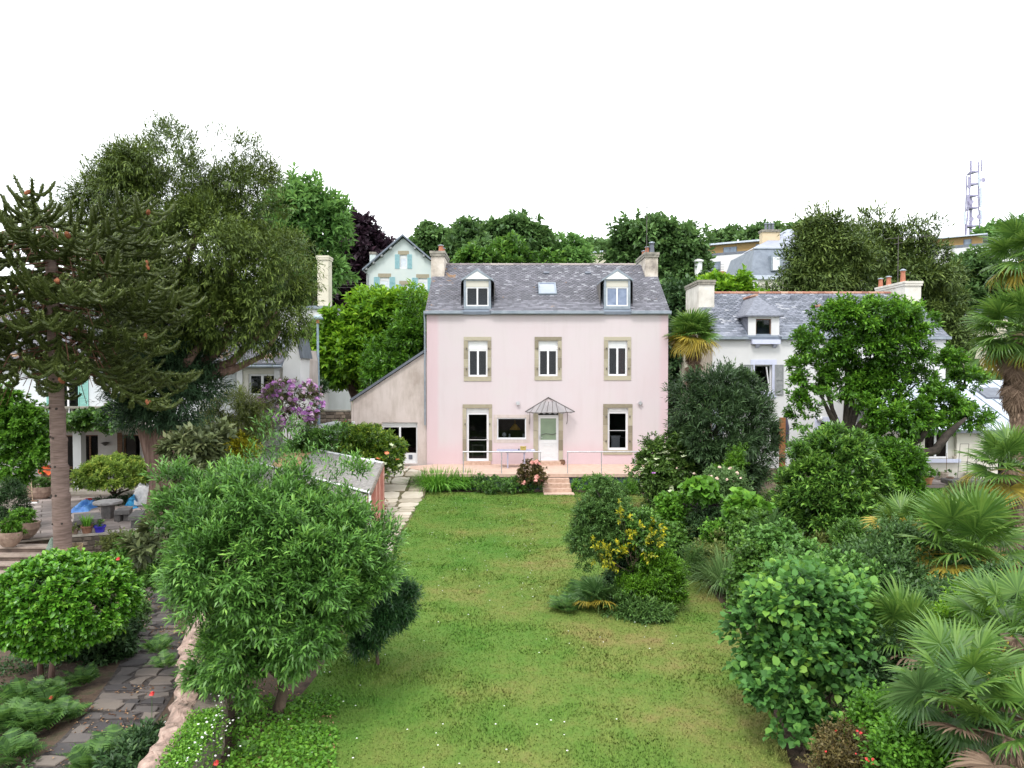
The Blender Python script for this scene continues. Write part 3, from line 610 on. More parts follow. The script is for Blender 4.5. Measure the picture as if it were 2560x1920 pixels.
def stone_wall(name, label, p0, p1, z0, z1, th, rows, cw, mat='wallstone', cat='wall', seed=1, coping=None, cop=.06, structure=False):
    """core of mortar with single stones standing proud of the face towards the camera"""
    p0, p1 = Vector((*p0, 0)), Vector((*p1, 0)); d = (p1 - p0); L = d.length; d.normalize(); nrm = Vector((d.y, -d.x, 0)); r = random.Random(seed)
    t = thing(name, label, cat, (p0.x, p0.y, z0))
    def pt(s, h, o): q = p0 + d * s + nrm * o; return (q.x, q.y, z0 + h)
    H = z1 - z0
    MB().add([pt(0, 0, 0), pt(L, 0, 0), pt(L, 0, -th), pt(0, 0, -th), pt(0, H, 0), pt(L, H, 0), pt(L, H, -th), pt(0, H, -th)],
             [(0, 3, 2, 1), (4, 5, 6, 7), (0, 1, 5, 4), (1, 2, 6, 5), (2, 3, 7, 6), (3, 0, 4, 7)]).build('core', 'mortar', t)
    rh = H / rows
    for j in range(rows):
        s = -r.uniform(0, cw)
        while s < L:
            w = cw * r.uniform(.6, 1.4); a, b = max(s + .012, .01), min(s + w - .012, L - .01)
            if b - a > .05:
                h0, h1 = j * rh + .010 + r.uniform(0, .012), (j + 1) * rh - .010 - r.uniform(0, .012); o = .012 + r.uniform(0, .03); c = min(.03, (b - a) * .2)
                vs = [pt(a, h0, -.01), pt(b, h0, -.01), pt(b, h1, -.01), pt(a, h1, -.01), pt(a + c, h0 + c * .6, o), pt(b - c, h0 + c * .6, o), pt(b - c * r.uniform(.5, 1.5), h1 - c * .6, o), pt(a + c, h1 - c * .6, o)]
                m = MB(); m.add(vs, [(4, 5, 6, 7), (0, 1, 5, 4), (1, 2, 6, 5), (2, 3, 7, 6), (3, 0, 4, 7)], r.random()); m.build('stone', mat, t)
            s += w
    if coping:
        MB().add([pt(-.02, H, .05), pt(L + .02, H, .05), pt(L + .02, H, -th - .03), pt(-.02, H, -th - .03), pt(-.02, H + cop, .04), pt(L + .02, H + cop, .04), pt(L + .02, H + cop, -th - .02), pt(-.02, H + cop, -th - .02)],
                 [(0, 3, 2, 1), (4, 5, 6, 7), (0, 1, 5, 4), (1, 2, 6, 5), (2, 3, 7, 6), (3, 0, 4, 7)]).build('coping', coping, t)
    return t
stone_wall('retaining_wall', 'low brown stone retaining wall carrying the row of flowerpots', (-13.6, 21.55), (-8.7, 23.35), -.62, .0, .35, 4, .34, seed=4, coping='concrete', cop=.06)
stone_wall('rubble_wall', 'old rubble stone wall behind the lamp post, left of the annexe', (-10.4, 36), (-6.6, 36), .2, 3.0, .5, 15, .34, seed=9, coping='cap')

# boundary wall at the bottom left with rough pink mortar top
def boundary_wall():
    t = thing('boundary_wall', 'thick old garden wall with rough pink mortar top and daisies, bottom left', 'wall', (-3.9, 9, -.62))
    pts = [Vector((x, y, 0)) for x, y in [(-3.45, 6.6)] + WALLP[1:7]]; z1 = .44
    dense = []
    for a, b in zip(pts[:-1], pts[1:]):
        for k in range(20): dense.append(a.lerp(b, k / 20))
    dense.append(pts[-1]); n = len(dense)
    W = .66; core = MB(); vs = []
    for i, p in enumerate(dense):
        d = (dense[min(i + 1, n - 1)] - dense[max(i - 1, 0)]).normalized(); nl = Vector((-d.y, d.x, 0))
        l = p + nl * W; vs += [(l.x, l.y, -.62), (l.x, l.y, z1), (p.x, p.y, z1), (p.x, p.y, -.05)]
    core.add(vs, [(i * 4 + j, i * 4 + (j + 1) % 4, (i + 1) * 4 + (j + 1) % 4, (i + 1) * 4 + j) for i in range(n - 1) for j in range(4)]); core.build('core', 'mortar', t)
    r = random.Random(8); cap = MB(); vs = []; m = 10
    for i, p in enumerate(dense):                          # lumpy rounded mortar along the left half of the top
        d = (dense[min(i + 1, n - 1)] - dense[max(i - 1, 0)]).normalized(); nl = Vector((-d.y, d.x, 0))
        for j in range(m):
            f = j / (m - 1); o = W * (1.03 - .50 * f) + r.uniform(-.02, .02) + .03 * math.sin(i * .9 + j); h = z1 + .02 + .045 * math.sin(f * math.pi) + r.uniform(-.012, .016) + .022 * math.sin(i * .55 + f * 3)
            if j in (0, m - 1): h = z1 - .03
            q = p + nl * o; vs.append((q.x, q.y, h))
    cap.add(vs, [(i * m + j, i * m + j + 1, (i + 1) * m + j + 1, (i + 1) * m + j) for i in range(n - 1) for j in range(m - 1)]); cap.build('mortar_top', 'coping', t)
    for i in range(0, n - 1):                              # stones of the right-hand face
        p, q = dense[i], dense[i + 1]; d = (q - p); L = d.length; d.normalize(); nr = Vector((d.y, -d.x, 0))
        for row in range(3):
            h0 = -.03 + row * .15; s = 0
            while s < L - .02:
                w = min(r.uniform(.14, .3), L - s); o = .015 + r.uniform(0, .02); a, b = s + .008, s + w - .008; s += w
                if b - a < .04: continue
                A, B = p + d * a, p + d * b; A2, B2 = A + nr * o + d * .012, B + nr * o - d * .012
                mm = MB(); mm.add([(A.x, A.y, h0 + .008), (B.x, B.y, h0 + .008), (B.x, B.y, h0 + .142), (A.x, A.y, h0 + .142), (A2.x, A2.y, h0 + .02), (B2.x, B2.y, h0 + .02), (B2.x, B2.y, h0 + .13), (A2.x, A2.y, h0 + .13)],
                                  [(4, 5, 6, 7), (0, 1, 5, 4), (1, 2, 6, 5), (2, 3, 7, 6), (3, 0, 4, 7)], r.random()); mm.build('stone', 'wallstone', t)
    return dense, z1, W
BW, BWZ, BWW = boundary_wall()

# ================================================================== HOUSE PIECES
def wall_face(mb, x0, x1, z0, z1, y, holes, depth=.22, top=None):
    """front skin with real openings and their reveals; holes (x0,x1,z0,z1)"""
    xs = sorted({x0, x1, *[h[0] for h in holes], *[h[1] for h in holes]}); zs = sorted({z0, z1, *[h[2] for h in holes], *[h[3] for h in holes]})
    xs = [x for x in xs if x0 <= x <= x1]; zs = [z for z in zs if z0 <= z <= z1]
    for a, b in zip(xs[:-1], xs[1:]):
        for c, d in zip(zs[:-1], zs[1:]):
            mx, mz = (a + b) / 2, (c + d) / 2
            if any(h[0] < mx < h[1] and h[2] < mz < h[3] for h in holes): continue
            mb.add([(a, y, c), (b, y, c), (b, y, d), (a, y, d)], [(0, 1, 2, 3)])
    for h in holes:
        a, b, c, d = h; e = y + depth
        mb.add([(a, y, c), (b, y, c), (b, y, d), (a, y, d), (a, e, c), (b, e, c), (b, e, d), (a, e, d)], [(0, 4, 5, 1), (1, 5, 6, 2), (2, 6, 7, 3), (3, 7, 4, 0)])
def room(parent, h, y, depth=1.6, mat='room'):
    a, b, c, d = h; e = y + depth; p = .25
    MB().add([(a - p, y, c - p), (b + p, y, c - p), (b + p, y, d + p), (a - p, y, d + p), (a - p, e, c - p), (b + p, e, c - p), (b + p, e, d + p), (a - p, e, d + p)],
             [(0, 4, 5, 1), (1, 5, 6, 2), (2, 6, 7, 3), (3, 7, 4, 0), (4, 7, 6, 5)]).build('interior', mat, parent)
def window(parent, h, y, fw=.07, sashes=2, frame='pvc', pane='glass', box=0, name='window', low=0, bars=0, th=.06):
    """frame in opening h at depth y; box = height of shutter box above; low = height of solid lower panel"""
    a, b, c, d = h; top = d - box; m = MB()
    m.box(a, b, y, y + th, top - fw, top); m.box(a, b, y, y + th, c, c + fw); m.box(a, a + fw, y, y + th, c + fw, top - fw); m.box(b - fw, b, y, y + th, c + fw, top - fw)
    w = (b - a - 2 * fw); xs = [a + fw + w * i / sashes for i in range(sashes + 1)]
    for x in xs[1:-1]: m.box(x - fw * .6, x + fw * .6, y - .01, y + th - .01, c + fw, top - fw)
    z0 = c + fw
    if low: m.box(a + fw, b - fw, y + .012, y + th - .012, c + fw, c + fw + low); z0 += low
    for q in range(bars): zz = z0 + (top - fw - z0) * (q + 1) / (bars + 1); m.box(a + fw, b - fw, y + .004, y + th - .02, zz - .015, zz + .015)
    wn_ = m.build(name, frame, parent)
    for i in range(sashes):
        p0, p1 = xs[i] + (fw * .6 if i else 0), xs[i + 1] - (fw * .6 if i < sashes - 1 else 0)
        MB().box(p0, p1, y + th * .4, y + th * .4 + .012, z0, top - fw).build('pane', pane, wn_)
    if box:
        s = MB(); s.box(a, b, y - .015, y + .1, top, d)
        for q in range(1, 4): s.box(a + .01, b - .01, y - .022, y - .015, top + box * q / 4 - .01, top + box * q / 4 + .01)
        s.build('shutter_box', 'white', wn_)
    return wn_
def surround(parent, o, h, y, proud=.03, n=4, sill=True, lint=True, seed=0, mat='stone', skip=()):
    """single dressed stones round opening h inside outer rectangle o"""
    r = random.Random(seed); a, b, c, d = h; A, B, C, D = o; g = .006
    def st(x0, x1, z0, z1): m = MB(); m.bbox(x0 + g, x1 - g, y - proud, y + .05, z0 + g, z1 - g, .012, r.random()); m.build('stone', mat, parent)
    if lint: st(A, B, d, D)
    if sill: st(A, B, C, c)
    for s0, s1 in ((A, a), (b, B)):
        zc = [c + (d - c) * (i + (r.uniform(-.12, .12) if 0 < i < n else 0)) / n for i in range(n + 1)]
        for z0, z1 in zip(zc[:-1], zc[1:]): st(s0, s1, z0, z1)
def hinges(parent, o, h, y, zs):
    for x in ((o[0] + h[0]) / 2 + .03, (o[1] + h[1]) / 2 - .03):
        for z in zs: m = MB(); m.box(x - .012, x + .012, y - .10, y - .028, z - .05, z + .05); m.box(x - .03, x + .03, y - .075, y - .05, z - .012, z + .012); m.build('hinge', 'iron', parent)
def slates(parent, o, xd, ud, W, L, sw, se, mat, nparts, holes=(), seed=1, trim=None):
    """courses of single slates on a roof slope; o lower-left corner, xd along the eave, ud up the slope"""
    o, xd, ud = Vector(o), Vector(xd).normalized(), Vector(ud).normalized(); nn = xd.cross(ud).normalized(); r = random.Random(seed)
    off = wloc(parent); hgt = se * 1.7; th = .014
    def geo(w, tint):
        m = MB(); m.add([(0.004, 0, .026), (w - .004, 0, .026), (w - .004, hgt, .004), (0.004, hgt, .004), (0.004, .004, .026 + th), (w - .004, .0, .026 + th), (w - .004, hgt, .006), (.004, hgt, .006)],
                        [(4, 5, 6, 7), (0, 1, 5, 4), (1, 2, 6, 5), (3, 0, 4, 7)], tint); return m
    R = Matrix((xd, ud, nn)).transposed().to_4x4()
    meshes = [geo(sw, .2 + .6 * i / 7).mesh('slate', M[mat]) for i in range(8)]
    V = []; T = []; made = 0; rows = int(L / se)
    base = np.array([(0.004, 0, .026), (1, 0, .026), (1, hgt, .004), (0.004, hgt, .004), (0.004, .0, .026 + th), (1, 0, .026 + th), (1, hgt, .006), (.004, hgt, .006)])
    for j in range(rows):
        s = -(j % 2) * sw * .5 - r.uniform(0, .02)
        while s < W - .02:
            x0, x1 = max(s, 0), min(s + sw, W); u = j * se + r.uniform(-.008, .008)
            if x1 - x0 > .04 and not any(hh[0] < (x0 + x1) / 2 < hh[1] and hh[2] < u + se * .5 < hh[3] for hh in holes) and not (trim and trim((x0 + x1) / 2, u)):
                if made < nparts and x1 - x0 > sw * .98:
                    ob = bpy.data.objects.new('slate', meshes[r.randrange(8)]); COL.objects.link(ob); ob.parent = parent
                    Tm = Matrix.Translation(o + xd * x0 + ud * u + nn * r.uniform(0, .006) - off); ob.matrix_local = Tm @ R; made += 1
                else:
                    tl = r.random() * .6 + .18 if r.random() > .07 else .97; dz = r.uniform(0, .007); w = x1 - x0 - .006
                    q = base.copy(); q[[1, 2, 5, 6], 0] = w; q[:, 2] += dz; q[:, 0] += x0; q[:, 1] += u; V.append(q); T += [tl] * 8
            s += sw
    if V:
        V = np.concatenate(V, 0); Rm = np.array([xd[:], ud[:], nn[:]]); V = V @ Rm + np.array(o - off); n = len(V) // 8; b = np.arange(n)[:, None] * 8
        F = np.concatenate([b + np.array([q]) for q in ((4, 5, 6, 7), (0, 1, 5, 4), (1, 2, 6, 5), (3, 0, 4, 7))], 0)
        link_mesh('slates', np_mesh('slates', V, F, M[mat], np.array(T)), parent, None, 'stuff')
def gable_roof(parent, x0, x1, y0, y1, ze, zr, mat='farslate', over=.1, th=.12, name='roof'):
    ym = (y0 + y1) / 2; s = (zr - ze) / (ym - y0); a = y0 - over; za = ze - over * s; b = y1 + over
    return MB().add([(x0, a, za), (x0, ym, zr), (x0, b, za), (x1, a, za), (x1, ym, zr), (x1, b, za), (x0, a, za - th), (x0, ym, zr - th), (x0, b, za - th), (x1, a, za - th), (x1, ym, zr - th), (x1, b, za - th)],
                    [(0, 3, 4, 1), (1, 4, 5, 2), (6, 7, 10, 9), (7, 8, 11, 10), (0, 1, 7, 6), (1, 2, 8, 7), (3, 9, 10, 4), (4, 10, 11, 5), (0, 6, 9, 3), (2, 5, 11, 8)]).build(name, mat, parent)
def shell(mb, x0, x1, y0, y1, z0, ze, zr, axis='x'):
    """side, back and gable faces of a house; the front is made apart"""
    ym = (y0 + y1) / 2
    mb.add([(x0, y0, z0), (x0, y1, z0), (x0, y1, ze), (x0, ym, zr), (x0, y0, ze)], [(4, 3, 2, 1, 0)])
    mb.add([(x1, y0, z0), (x1, y1, z0), (x1, y1, ze), (x1, ym, zr), (x1, y0, ze)], [(0, 1, 2, 3, 4)])
    mb.add([(x0, y1, z0), (x1, y1, z0), (x1, y1, ze), (x0, y1, ze)], [(3, 2, 1, 0)])
def chimney(parent, x0, x1, y0, y1, z0, z1, mat='chimney', cap='cap', pots=(), ledge=.07):
    c = MB(); c.bbox(x0, x1, y0, y1, z0, z1 - .25, .015); c = c.build('chimney', mat, parent)
    MB().bbox(x0 - ledge * .6, x1 + ledge * .6, y0 - ledge, y1 + ledge, z1 - .25, z1 - .13, .01).build('band', cap, c)
    MB().bbox(x0 - ledge, x1 + ledge, y0 - ledge * 1.4, y1 + ledge, z1 - .13, z1, .015).build('cap', cap, c)
    for (px, py, r, h, m) in pots:
        q = MB(); q.lathe(px, py, [(r * 1.1, z1), (r, z1 + h * .1), (r * .82, z1 + h * .85), (r * .95, z1 + h * .9), (r * .95, z1 + h)], 14); q.build('chimney_pot', m, c, smooth=False)
        if m != 'cone': q = MB(); q.lathe(px, py, [(r * .5, z1 + h), (r * 1.25, z1 + h * 1.04), (r * 1.1, z1 + h * 1.12), (r * .3, z1 + h * 1.2)], 12); q.build('cowl', 'zinc', c)
    return c
def ridge(parent, x0, x1, y, z, step, mat, r=.11, seed=1):
    rr = random.Random(seed); n = int((x1 - x0) / step)
    for i in range(n):
        a = x0 + i * step; m = MB(); k = 7; vs = []
        for e, (xx, rad) in enumerate(((a, r * 1.12), (a + .05, r * 1.12), (a + .06, r), (a + step, r * .96))):
            for j in range(k): t = math.pi * j / (k - 1); vs.append((xx, y - math.cos(t) * rad, z - .03 + math.sin(t) * rad))
        m.add(vs, [(e * k + j, e * k + j + 1, (e + 1) * k + j + 1, (e + 1) * k + j) for e in range(3) for j in range(k - 1)] + [tuple(range(k))], rr.random()); m.build('ridge_tile', mat, parent)

# ================================================================== PINK HOUSE
def H5(x, y): return 850 + x / 2.514, 580 + y / 2.514
def R5(x0, y0, x1, y1, Y): a, b = H5(x0, y0), H5(x1, y1); return rect(a[0], a[1], b[0], b[1], Y)
YW = 33.5; ZT = .65
def pink_house():
    t = thing('pink_house', 'tall pink rendered house with slate roof, two dormers and stone window surrounds', 'house', (1.7, YW, 0))
    X0, X1 = P(1066.8, 900, YW).x, P(1670.2, 900, YW).x; ZE = P(1280, 773.5, YW).z; YR = 37.3; ZR = P(1280, 662, YR).z; YB = 2 * YR - YW
    print('pink house', X0, X1, ZE, ZR)
    wins = []
    def W1(x0, y0, x1, y1): return R5(x0, y0, x1, y1, YW)
    up = [((777, 658, 952, 938), (805, 683, 927, 908), 55), ((1222, 658, 1394, 933), (1248, 683, 1368, 905), 55), ((1658, 658, 1830, 933), (1685, 683, 1805, 903), 37)]
    holes = [W1(*q[1]) for q in up]
    gl = W1(795, 1108, 935, 1430); gk = W1(987, 1168, 1170, 1300); gd = W1(1246, 1138, 1373, 1430); gr = W1(1683, 1105, 1810, 1370)
    gl = (gl[0], gl[1], ZT + .15, gl[3]); gd = (gd[0], gd[1], ZT + .17, gd[3])
    holes += [gl, gk, gd, gr]
    mb = MB(); wall_face(mb, X0, X1, -.1, ZE, YW, holes, .2); shell(mb, X0, X1, YW, YB, -.1, ZE, ZR - .05)
    mb.build('wall', 'pink', t)
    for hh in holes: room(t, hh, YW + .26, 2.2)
    for i, (o, h, bx) in enumerate(up):
        O, H = W1(*o), W1(*h); surround(t, O, H, YW, n=4, seed=i); hinges(t, O, H, YW, [H[2] + (H[3] - H[2]) * f for f in (.20, .78)])
        window(t, H, YW + .12, .075, 2, box=bx / 2.514 / FPX * YW)
    # red curtain behind the right-hand pane of the third upper window
    H = W1(*up[2][1]); m = MB()
    for k in range(5): a = (H[0] + H[1]) / 2 + .07 + k * .07; m.box(a, a + .05, YW + .3 + .02 * (k % 2), YW + .33 + .02 * (k % 2), H[2] + .05, H[3] - .35)
    m.build('curtain', 'red', t)
    O = W1(770, 1082, 957, 1430); O = (O[0], O[1], gl[2], O[3]); surround(t, O, gl, YW, n=5, sill=False, seed=11); hinges(t, O, gl, YW, [gl[2] + .45, gl[2] + 1.75])
    d = window(t, gl, YW + .12, .10, 1, box=27 / 2.514 / FPX * YW, name='french_window', bars=0)
    MB().box(gl[0] + .1, gl[1] - .1, YW + .125, YW + .15, gl[2] + .98, gl[2] + 1.0).build('glazing_bar', 'pvc', d)
    MB().box(gl[1] - .085, gl[1] - .055, YW + .06, YW + .12, gl[2] + 1.0, gl[2] + 1.03).box(gl[1] - .19, gl[1] - .055, YW + .055, YW + .07, gl[2] + 1.005, gl[2] + 1.025).build('handle', 'steel', d)
    MB().bbox(gl[0] - .1, gl[1] + .1, YW - .28, YW - .01, ZT, gl[2], .015).build('door_step', 'steptread', t)
    # kitchen window in its plain render panel
    k = R5(965, 1148, 1195, 1325, YW); m = MB()
    m.box(k[0], gk[0], YW - .012, YW + .01, k[2], k[3]); m.box(gk[1], k[1], YW - .012, YW + .01, k[2], k[3]); m.box(gk[0], gk[1], YW - .012, YW + .01, gk[3], k[3]); m.box(gk[0], gk[1], YW - .012, YW + .01, k[2], gk[2])
    m.build('render_panel', 'annexe', t)
    window(t, gk, YW + .04, .055, 1, name='kitchen_window')
    MB().bbox(gk[0] - .02, gk[1] + .02, YW - .03, YW + .035, gk[2] - .03, gk[2], .008).build('window_sill', 'pvc', t)
    # stone-framed right window
    O = W1(1653, 1080, 1838, 1400); surround(t, O, gr, YW, n=5, seed=21); hinges(t, O, gr, YW, [gr[2] + .42, gr[3] - .42])
    w = window(t, gr, YW + .12, .095, 1, box=24 / 2.514 / FPX * YW, name='window'); MB().box(gr[0] + .1, gr[1] - .1, YW + .125, YW + .15, gr[2] + .9, gr[2] + .92).build('glazing_bar', 'pvc', w)
    # front door
    r = random.Random(5); oL = P(*H5(1215, 1200), YW).x; oR = P(*H5(1402, 1200), YW).x
    for s0, s1 in ((oL, gd[0]), (gd[1], oR)):
        zc = [ZT + .0, .65 + ZT, 1.15 + ZT, 1.6 + ZT, 2.05 + ZT, gd[3] + .06]
        for a, b in zip(zc[:-1], zc[1:]): m = MB(); m.bbox(s0 + .005, s1 - .005, YW - .03, YW + .05, a + .005, b - .005, .012, r.random()); m.build('stone', 'stone', t)
    zt = P(*H5(1300, 1152), YW).z; D = (gd[0], gd[1], gd[2], zt); fw = .06
    m = MB(); m.box(D[0], D[1], YW + .1, YW + .18, zt - fw, zt); m.box(D[0], D[0] + fw, YW + .1, YW + .18, D[2], zt - fw); m.box(D[1] - fw, D[1], YW + .1, YW + .18, D[2], zt - fw)
    a, b = D[0] + fw, D[1] - fw; z1 = P(*H5(1300, 1308), YW).z; z2 = P(*H5(1300, 1172), YW).z
    m.box(a, b, YW + .11, YW + .16, D[2], z1); m.box(a, b, YW + .11, YW + .16, z2, zt - fw - .005); m.box(a, a + .05, YW + .11, YW + .16, z1, z2); m.box(b - .05, b, YW + .11, YW + .16, z1, z2)
    door = m.build('front_door', 'pvc', t)
    MB().box(a + .05, b - .05, YW + .13, YW + .14, z1, z2).build('pane', 'greenblind', door)
    m = MB()
    for kx, kz in ((0, 0), (.06, .07), (.12, .14)):
        x0, x1, c0, c1 = a + .12 + kx, b - .12 - kx, D[2] + .12 + kz, z1 - .15 - kz
        for q in ((x0, x1, c0, c0 + .018), (x0, x1, c1 - .018, c1), (x0, x0 + .018, c0, c1), (x1 - .018, x1, c0, c1)): m.box(q[0], q[1], YW + .098, YW + .111, q[2], q[3])
    m.build('moulding', 'white', door)
    MB().box(a + .01, a + .035, YW + .05, YW + .11, z1 + .02, z1 + .2).box(a + .01, a + .14, YW + .045, YW + .06, z1 + .1, z1 + .125).build('handle', 'steel', door)
    MB().tube([(a + .06, YW + .10, z1 + .22), (a + .3, YW + .10, z1 + .30), (b - .2, YW + .10, z1 + .25), (b - .04, YW + .1, z1 + .32)], .012, 5).build('grille_bar', 'iron', door)
    MB().box(D[0], D[1], YW + .1, YW + .112, zt + .01, gd[3]).build('transom_pane', 'glass', door)
    MB().bbox(oL + .02, oR - .02, YW - .42, YW - .035, ZT, gd[2], .02).build('door_step', 'steptread', t)
    # roof
    s = (ZR - ZE) / (YR - YW); ov = .16; ya = YW - ov; za = ZE - ov * s
    th = .14; roof = MB().add([(X0 - .05, ya, za), (X1 + .05, ya, za), (X1 + .05, YR, ZR), (X0 - .05, YR, ZR), (X0 - .05, YB + ov, za), (X1 + .05, YB + ov, za),
                      (X0 - .05, ya + .02, za - th), (X1 + .05, ya + .02, za - th), (X1 + .05, YR, ZR - th), (X0 - .05, YR, ZR - th), (X0 - .05, YB + ov, za - th), (X1 + .05, YB + ov, za - th)],
                     [(0, 1, 2, 3), (3, 2, 5, 4), (0, 6, 7, 1), (0, 3, 9, 6), (3, 4, 10, 9), (1, 7, 8, 2), (2, 8, 11, 5), (6, 9, 8, 7), (9, 10, 11, 8), (4, 5, 11, 10)]).build('roof', 'farslate', t)
    ang = math.atan(s); ud = (0, math.cos(ang), math.sin(ang)); SL = (YR - ya) / math.cos(ang)
    dl = R5(778, 300, 948, 480, YW); dr = R5(1660, 300, 1824, 480, YW)
    def cut(dd): return (dd[0] - X0 + .02, dd[1] - X0 + .08, -1, 2.3)
    def onroof(u, v):                                        # where the sight line meets the slope
        A = P(u, v, 10); B = P(u, v, 50); f = lambda q: q.z - (ZE + (q.y - YW) * s); t0 = f(A) / (f(A) - f(B)); return A.lerp(B, t0)
    sk = [onroof(*H5(1250, 400)), onroof(*H5(1355, 330))]
    def up_(p): return (p.y - ya) / math.cos(ang)
    slates(roof, (X0 - .05, ya, za), (1, 0, 0), ud, X1 - X0 + .1, SL - .05, .215, .128, 'slate', 300, [cut(dl), cut(dr), (sk[0].x - X0 - .02, sk[1].x - X0 + .06, up_(sk[0]) - .05, up_(sk[1]) - .05)], 3)
    ridge(roof, X0 + .5, X1 - .55, YR, ZR, .40, 'ridgetile', .11, 4)
    nn = Vector((0, -math.sin(ang), math.cos(ang)))
    m = MB(); A, B = sk; C_ = Vector(ud)
    def sq(x0, x1, u0, u1, h0, h1):
        o = Vector((0, ya, za)); f = lambda x, u, h: tuple(Vector((x, 0, 0)) + o + C_ * u + nn * h)
        return [f(x0, u0, h0), f(x1, u0, h0), f(x1, u1, h0), f(x0, u1, h0)], [f(x0, u0, h1), f(x1, u0, h1), f(x1, u1, h1), f(x0, u1, h1)]
    u0, u1 = up_(A), up_(B); e = .07
    for q in ((A.x, B.x, u0, u0 + e), (A.x, B.x, u1 - e, u1), (A.x, A.x + e, u0 + e, u1 - e), (B.x - e, B.x, u0 + e, u1 - e)): m.hull(*sq(*q, 0, .12))
    sky = m.build('skylight', 'zinc', roof); MB().hull(*sq(A.x + e, B.x - e, u0 + e, u1 - e, .07, .09)).build('pane', 'skyglass', sky)
    for vx in (1297, 1557): q = onroof(*H5(vx, 266)); MB().hull(*sq(q.x - .14, q.x + .14, up_(q) - .05, up_(q) + .12, .02, .10)).build('roof_vent', 'anthracite', roof)
    # zinc gutters, broken by the dormers
    for a, b in ((X0 - .12, dl[0] - .02), (dl[1] + .02, dr[0] - .02), (dr[1] + .02, X1 + .1)):
        m = MB(); m.box(a, b, ya - .09, ya - .015, za - .10, za + .03); m.box(a, b, ya - .015, YW - .002, za - .13, za - .08); m.build('gutter', 'zinc', t)
    m = MB(); m.tube([(X0 - .10, YW - .1, za - .1), (X0 - .08, YW - .06, za - .5), (X0 - .08, YW - .06, 2.5)], .04, 8); m.build('downpipe', 'zinc', t)
    # dormers
    for side, dd, ap in (('l', dl, (862, 232)), ('r', dr, (1740, 232))):
        x0, x1 = dd[0], dd[1]; ze = P(*H5(800, 297), YW).z; zb = P(*H5(800, 484), YW).z; za_ = P(*H5(*ap), YW).z; xm = (x0 + x1) / 2
        yb = YR - .6; wz = R5(0, 345, 10, 466, YW); win = (x0 + .10, x1 - .10, wz[2], wz[3]); bxt = P(*H5(0, 306), YW).z
        m = MB(); hole = (win[0], win[1], win[2], bxt); wall_face(m, x0, x1, zb, ze, YW - .02, [hole], .12)
        m.add([(x0, YW - .02, zb), (x0, yb, zb), (x0, yb, ze), (x0, YW - .02, ze)], [(3, 2, 1, 0)]); m.add([(x1, YW - .02, zb), (x1, yb, zb), (x1, yb, ze), (x1, YW - .02, ze)], [(0, 1, 2, 3)])
        dm = m.build('dormer', 'zinc', t)
        m = MB(); m.prism([(x0 + .03, ze), (x1 - .03, ze), (xm, za_ - .10)], YW - .09, YW + .1); m.build('gable_board', 'white', dm)
        e_ = .12; m = MB()
        for sg in (-1, 1):
            xa = xm + sg * ((x1 - x0) / 2 + e_); zl = ze - .02; q = [(xm, YW - .10, za_), (xa, YW - .10, zl), (xa, yb, zl), (xm, yb, za_)]
            m.hull(q, [(a, b, c - .07) for a, b, c in q])
        m.build('dormer_roof', 'zinc', dm)
        m = MB()
        for sg in (-1, 1):
            xa = xm + sg * ((x1 - x0) / 2 + e_); m.add([(xm, YW - .11, za_ + .01), (xa, YW - .11, ze - .01), (xa, YW - .11, ze - .10), (xm, YW - .11, za_ - .11)], [(0, 1, 2, 3) if sg < 0 else (3, 2, 1, 0)])
        m.build('barge_board', 'zinc', dm)
        MB().box(win[0], win[1], YW + .02, YW + .1, win[3] - .0, bxt).build('blind_box', 'creamwall', dm)
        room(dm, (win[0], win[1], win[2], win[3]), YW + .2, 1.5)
        window(dm, (win[0], win[1], win[2], win[3]), YW + .04, .06, 2, pane='glass' if side == 'l' else 'skypane', name='dormer_window')
    # chimneys
    ych0, ych1 = 36.15, 38.5
    a = P(*H5(572, 300), ych0).x; b = P(*H5(655, 300), ych0).x; zt_ = P(*H5(600, 120), ych0).z
    chimney(t, a, b, ych0, ych1, ZE + .4, zt_, pots=[((a + b) / 2 + .12, ych0 + .5, .13, .34, 'pot'), ((a + b) / 2 + .16, ych0 + 1.1, .12, .3, 'pot')])
    a = P(*H5(1917, 300), ych0).x; b = P(*H5(1998, 300), ych0).x; zt_ = P(*H5(1950, 128), ych0).z
    chimney(t, a, b, ych0, ych1, ZE + .4, zt_, pots=[((a + b) / 2 - .13, ych0 + .5, .11, .32, 'pot'), ((a + b) / 2 + .1, ych0 + .45, .13, .52, 'anthracite'), ((a + b) / 2 - .1, ych0 + 1.6, .11, .3, 'pot')])
    x = P(1615, 600, 36.5).x; za2, zb2 = P(1280, 640, 36.5).z, P(1280, 520, 36.5).z
    m = MB(); m.tube([(x, 36.3, za2), (x, 36.3, zb2)], .018, 6)
    m.tube([(x - .2, 36.3, zb2 - .05), (x + .55, 36.3, zb2 + .05)], .012, 5)
    for k_ in range(7): xx = x - .15 + k_ * .11; m.tube([(xx, 36.3 - .2, zb2 - .04 + k_ * .013), (xx, 36.5, zb2 - .04 + k_ * .013)], .008, 4)
    m.build('aerial', 'iron', t)
    # wall lamps
    for lx, rot in ((1118, .15), (1885, .78)):
        c = P(*H5(lx, 1075), YW); m = MB(); k_ = .085
        m.prism([(c.x + math.cos(rot + i * math.pi / 2 + .785) * k_ * 1.4, c.z + math.sin(rot + i * math.pi / 2 + .785) * k_ * 1.3) for i in range(4)], YW - .14, YW - .07)
        m.box(c.x - .02, c.x + .02, YW - .07, YW - .005, c.z - .02, c.z + .02); f = m.build('floodlight', 'steel', t)
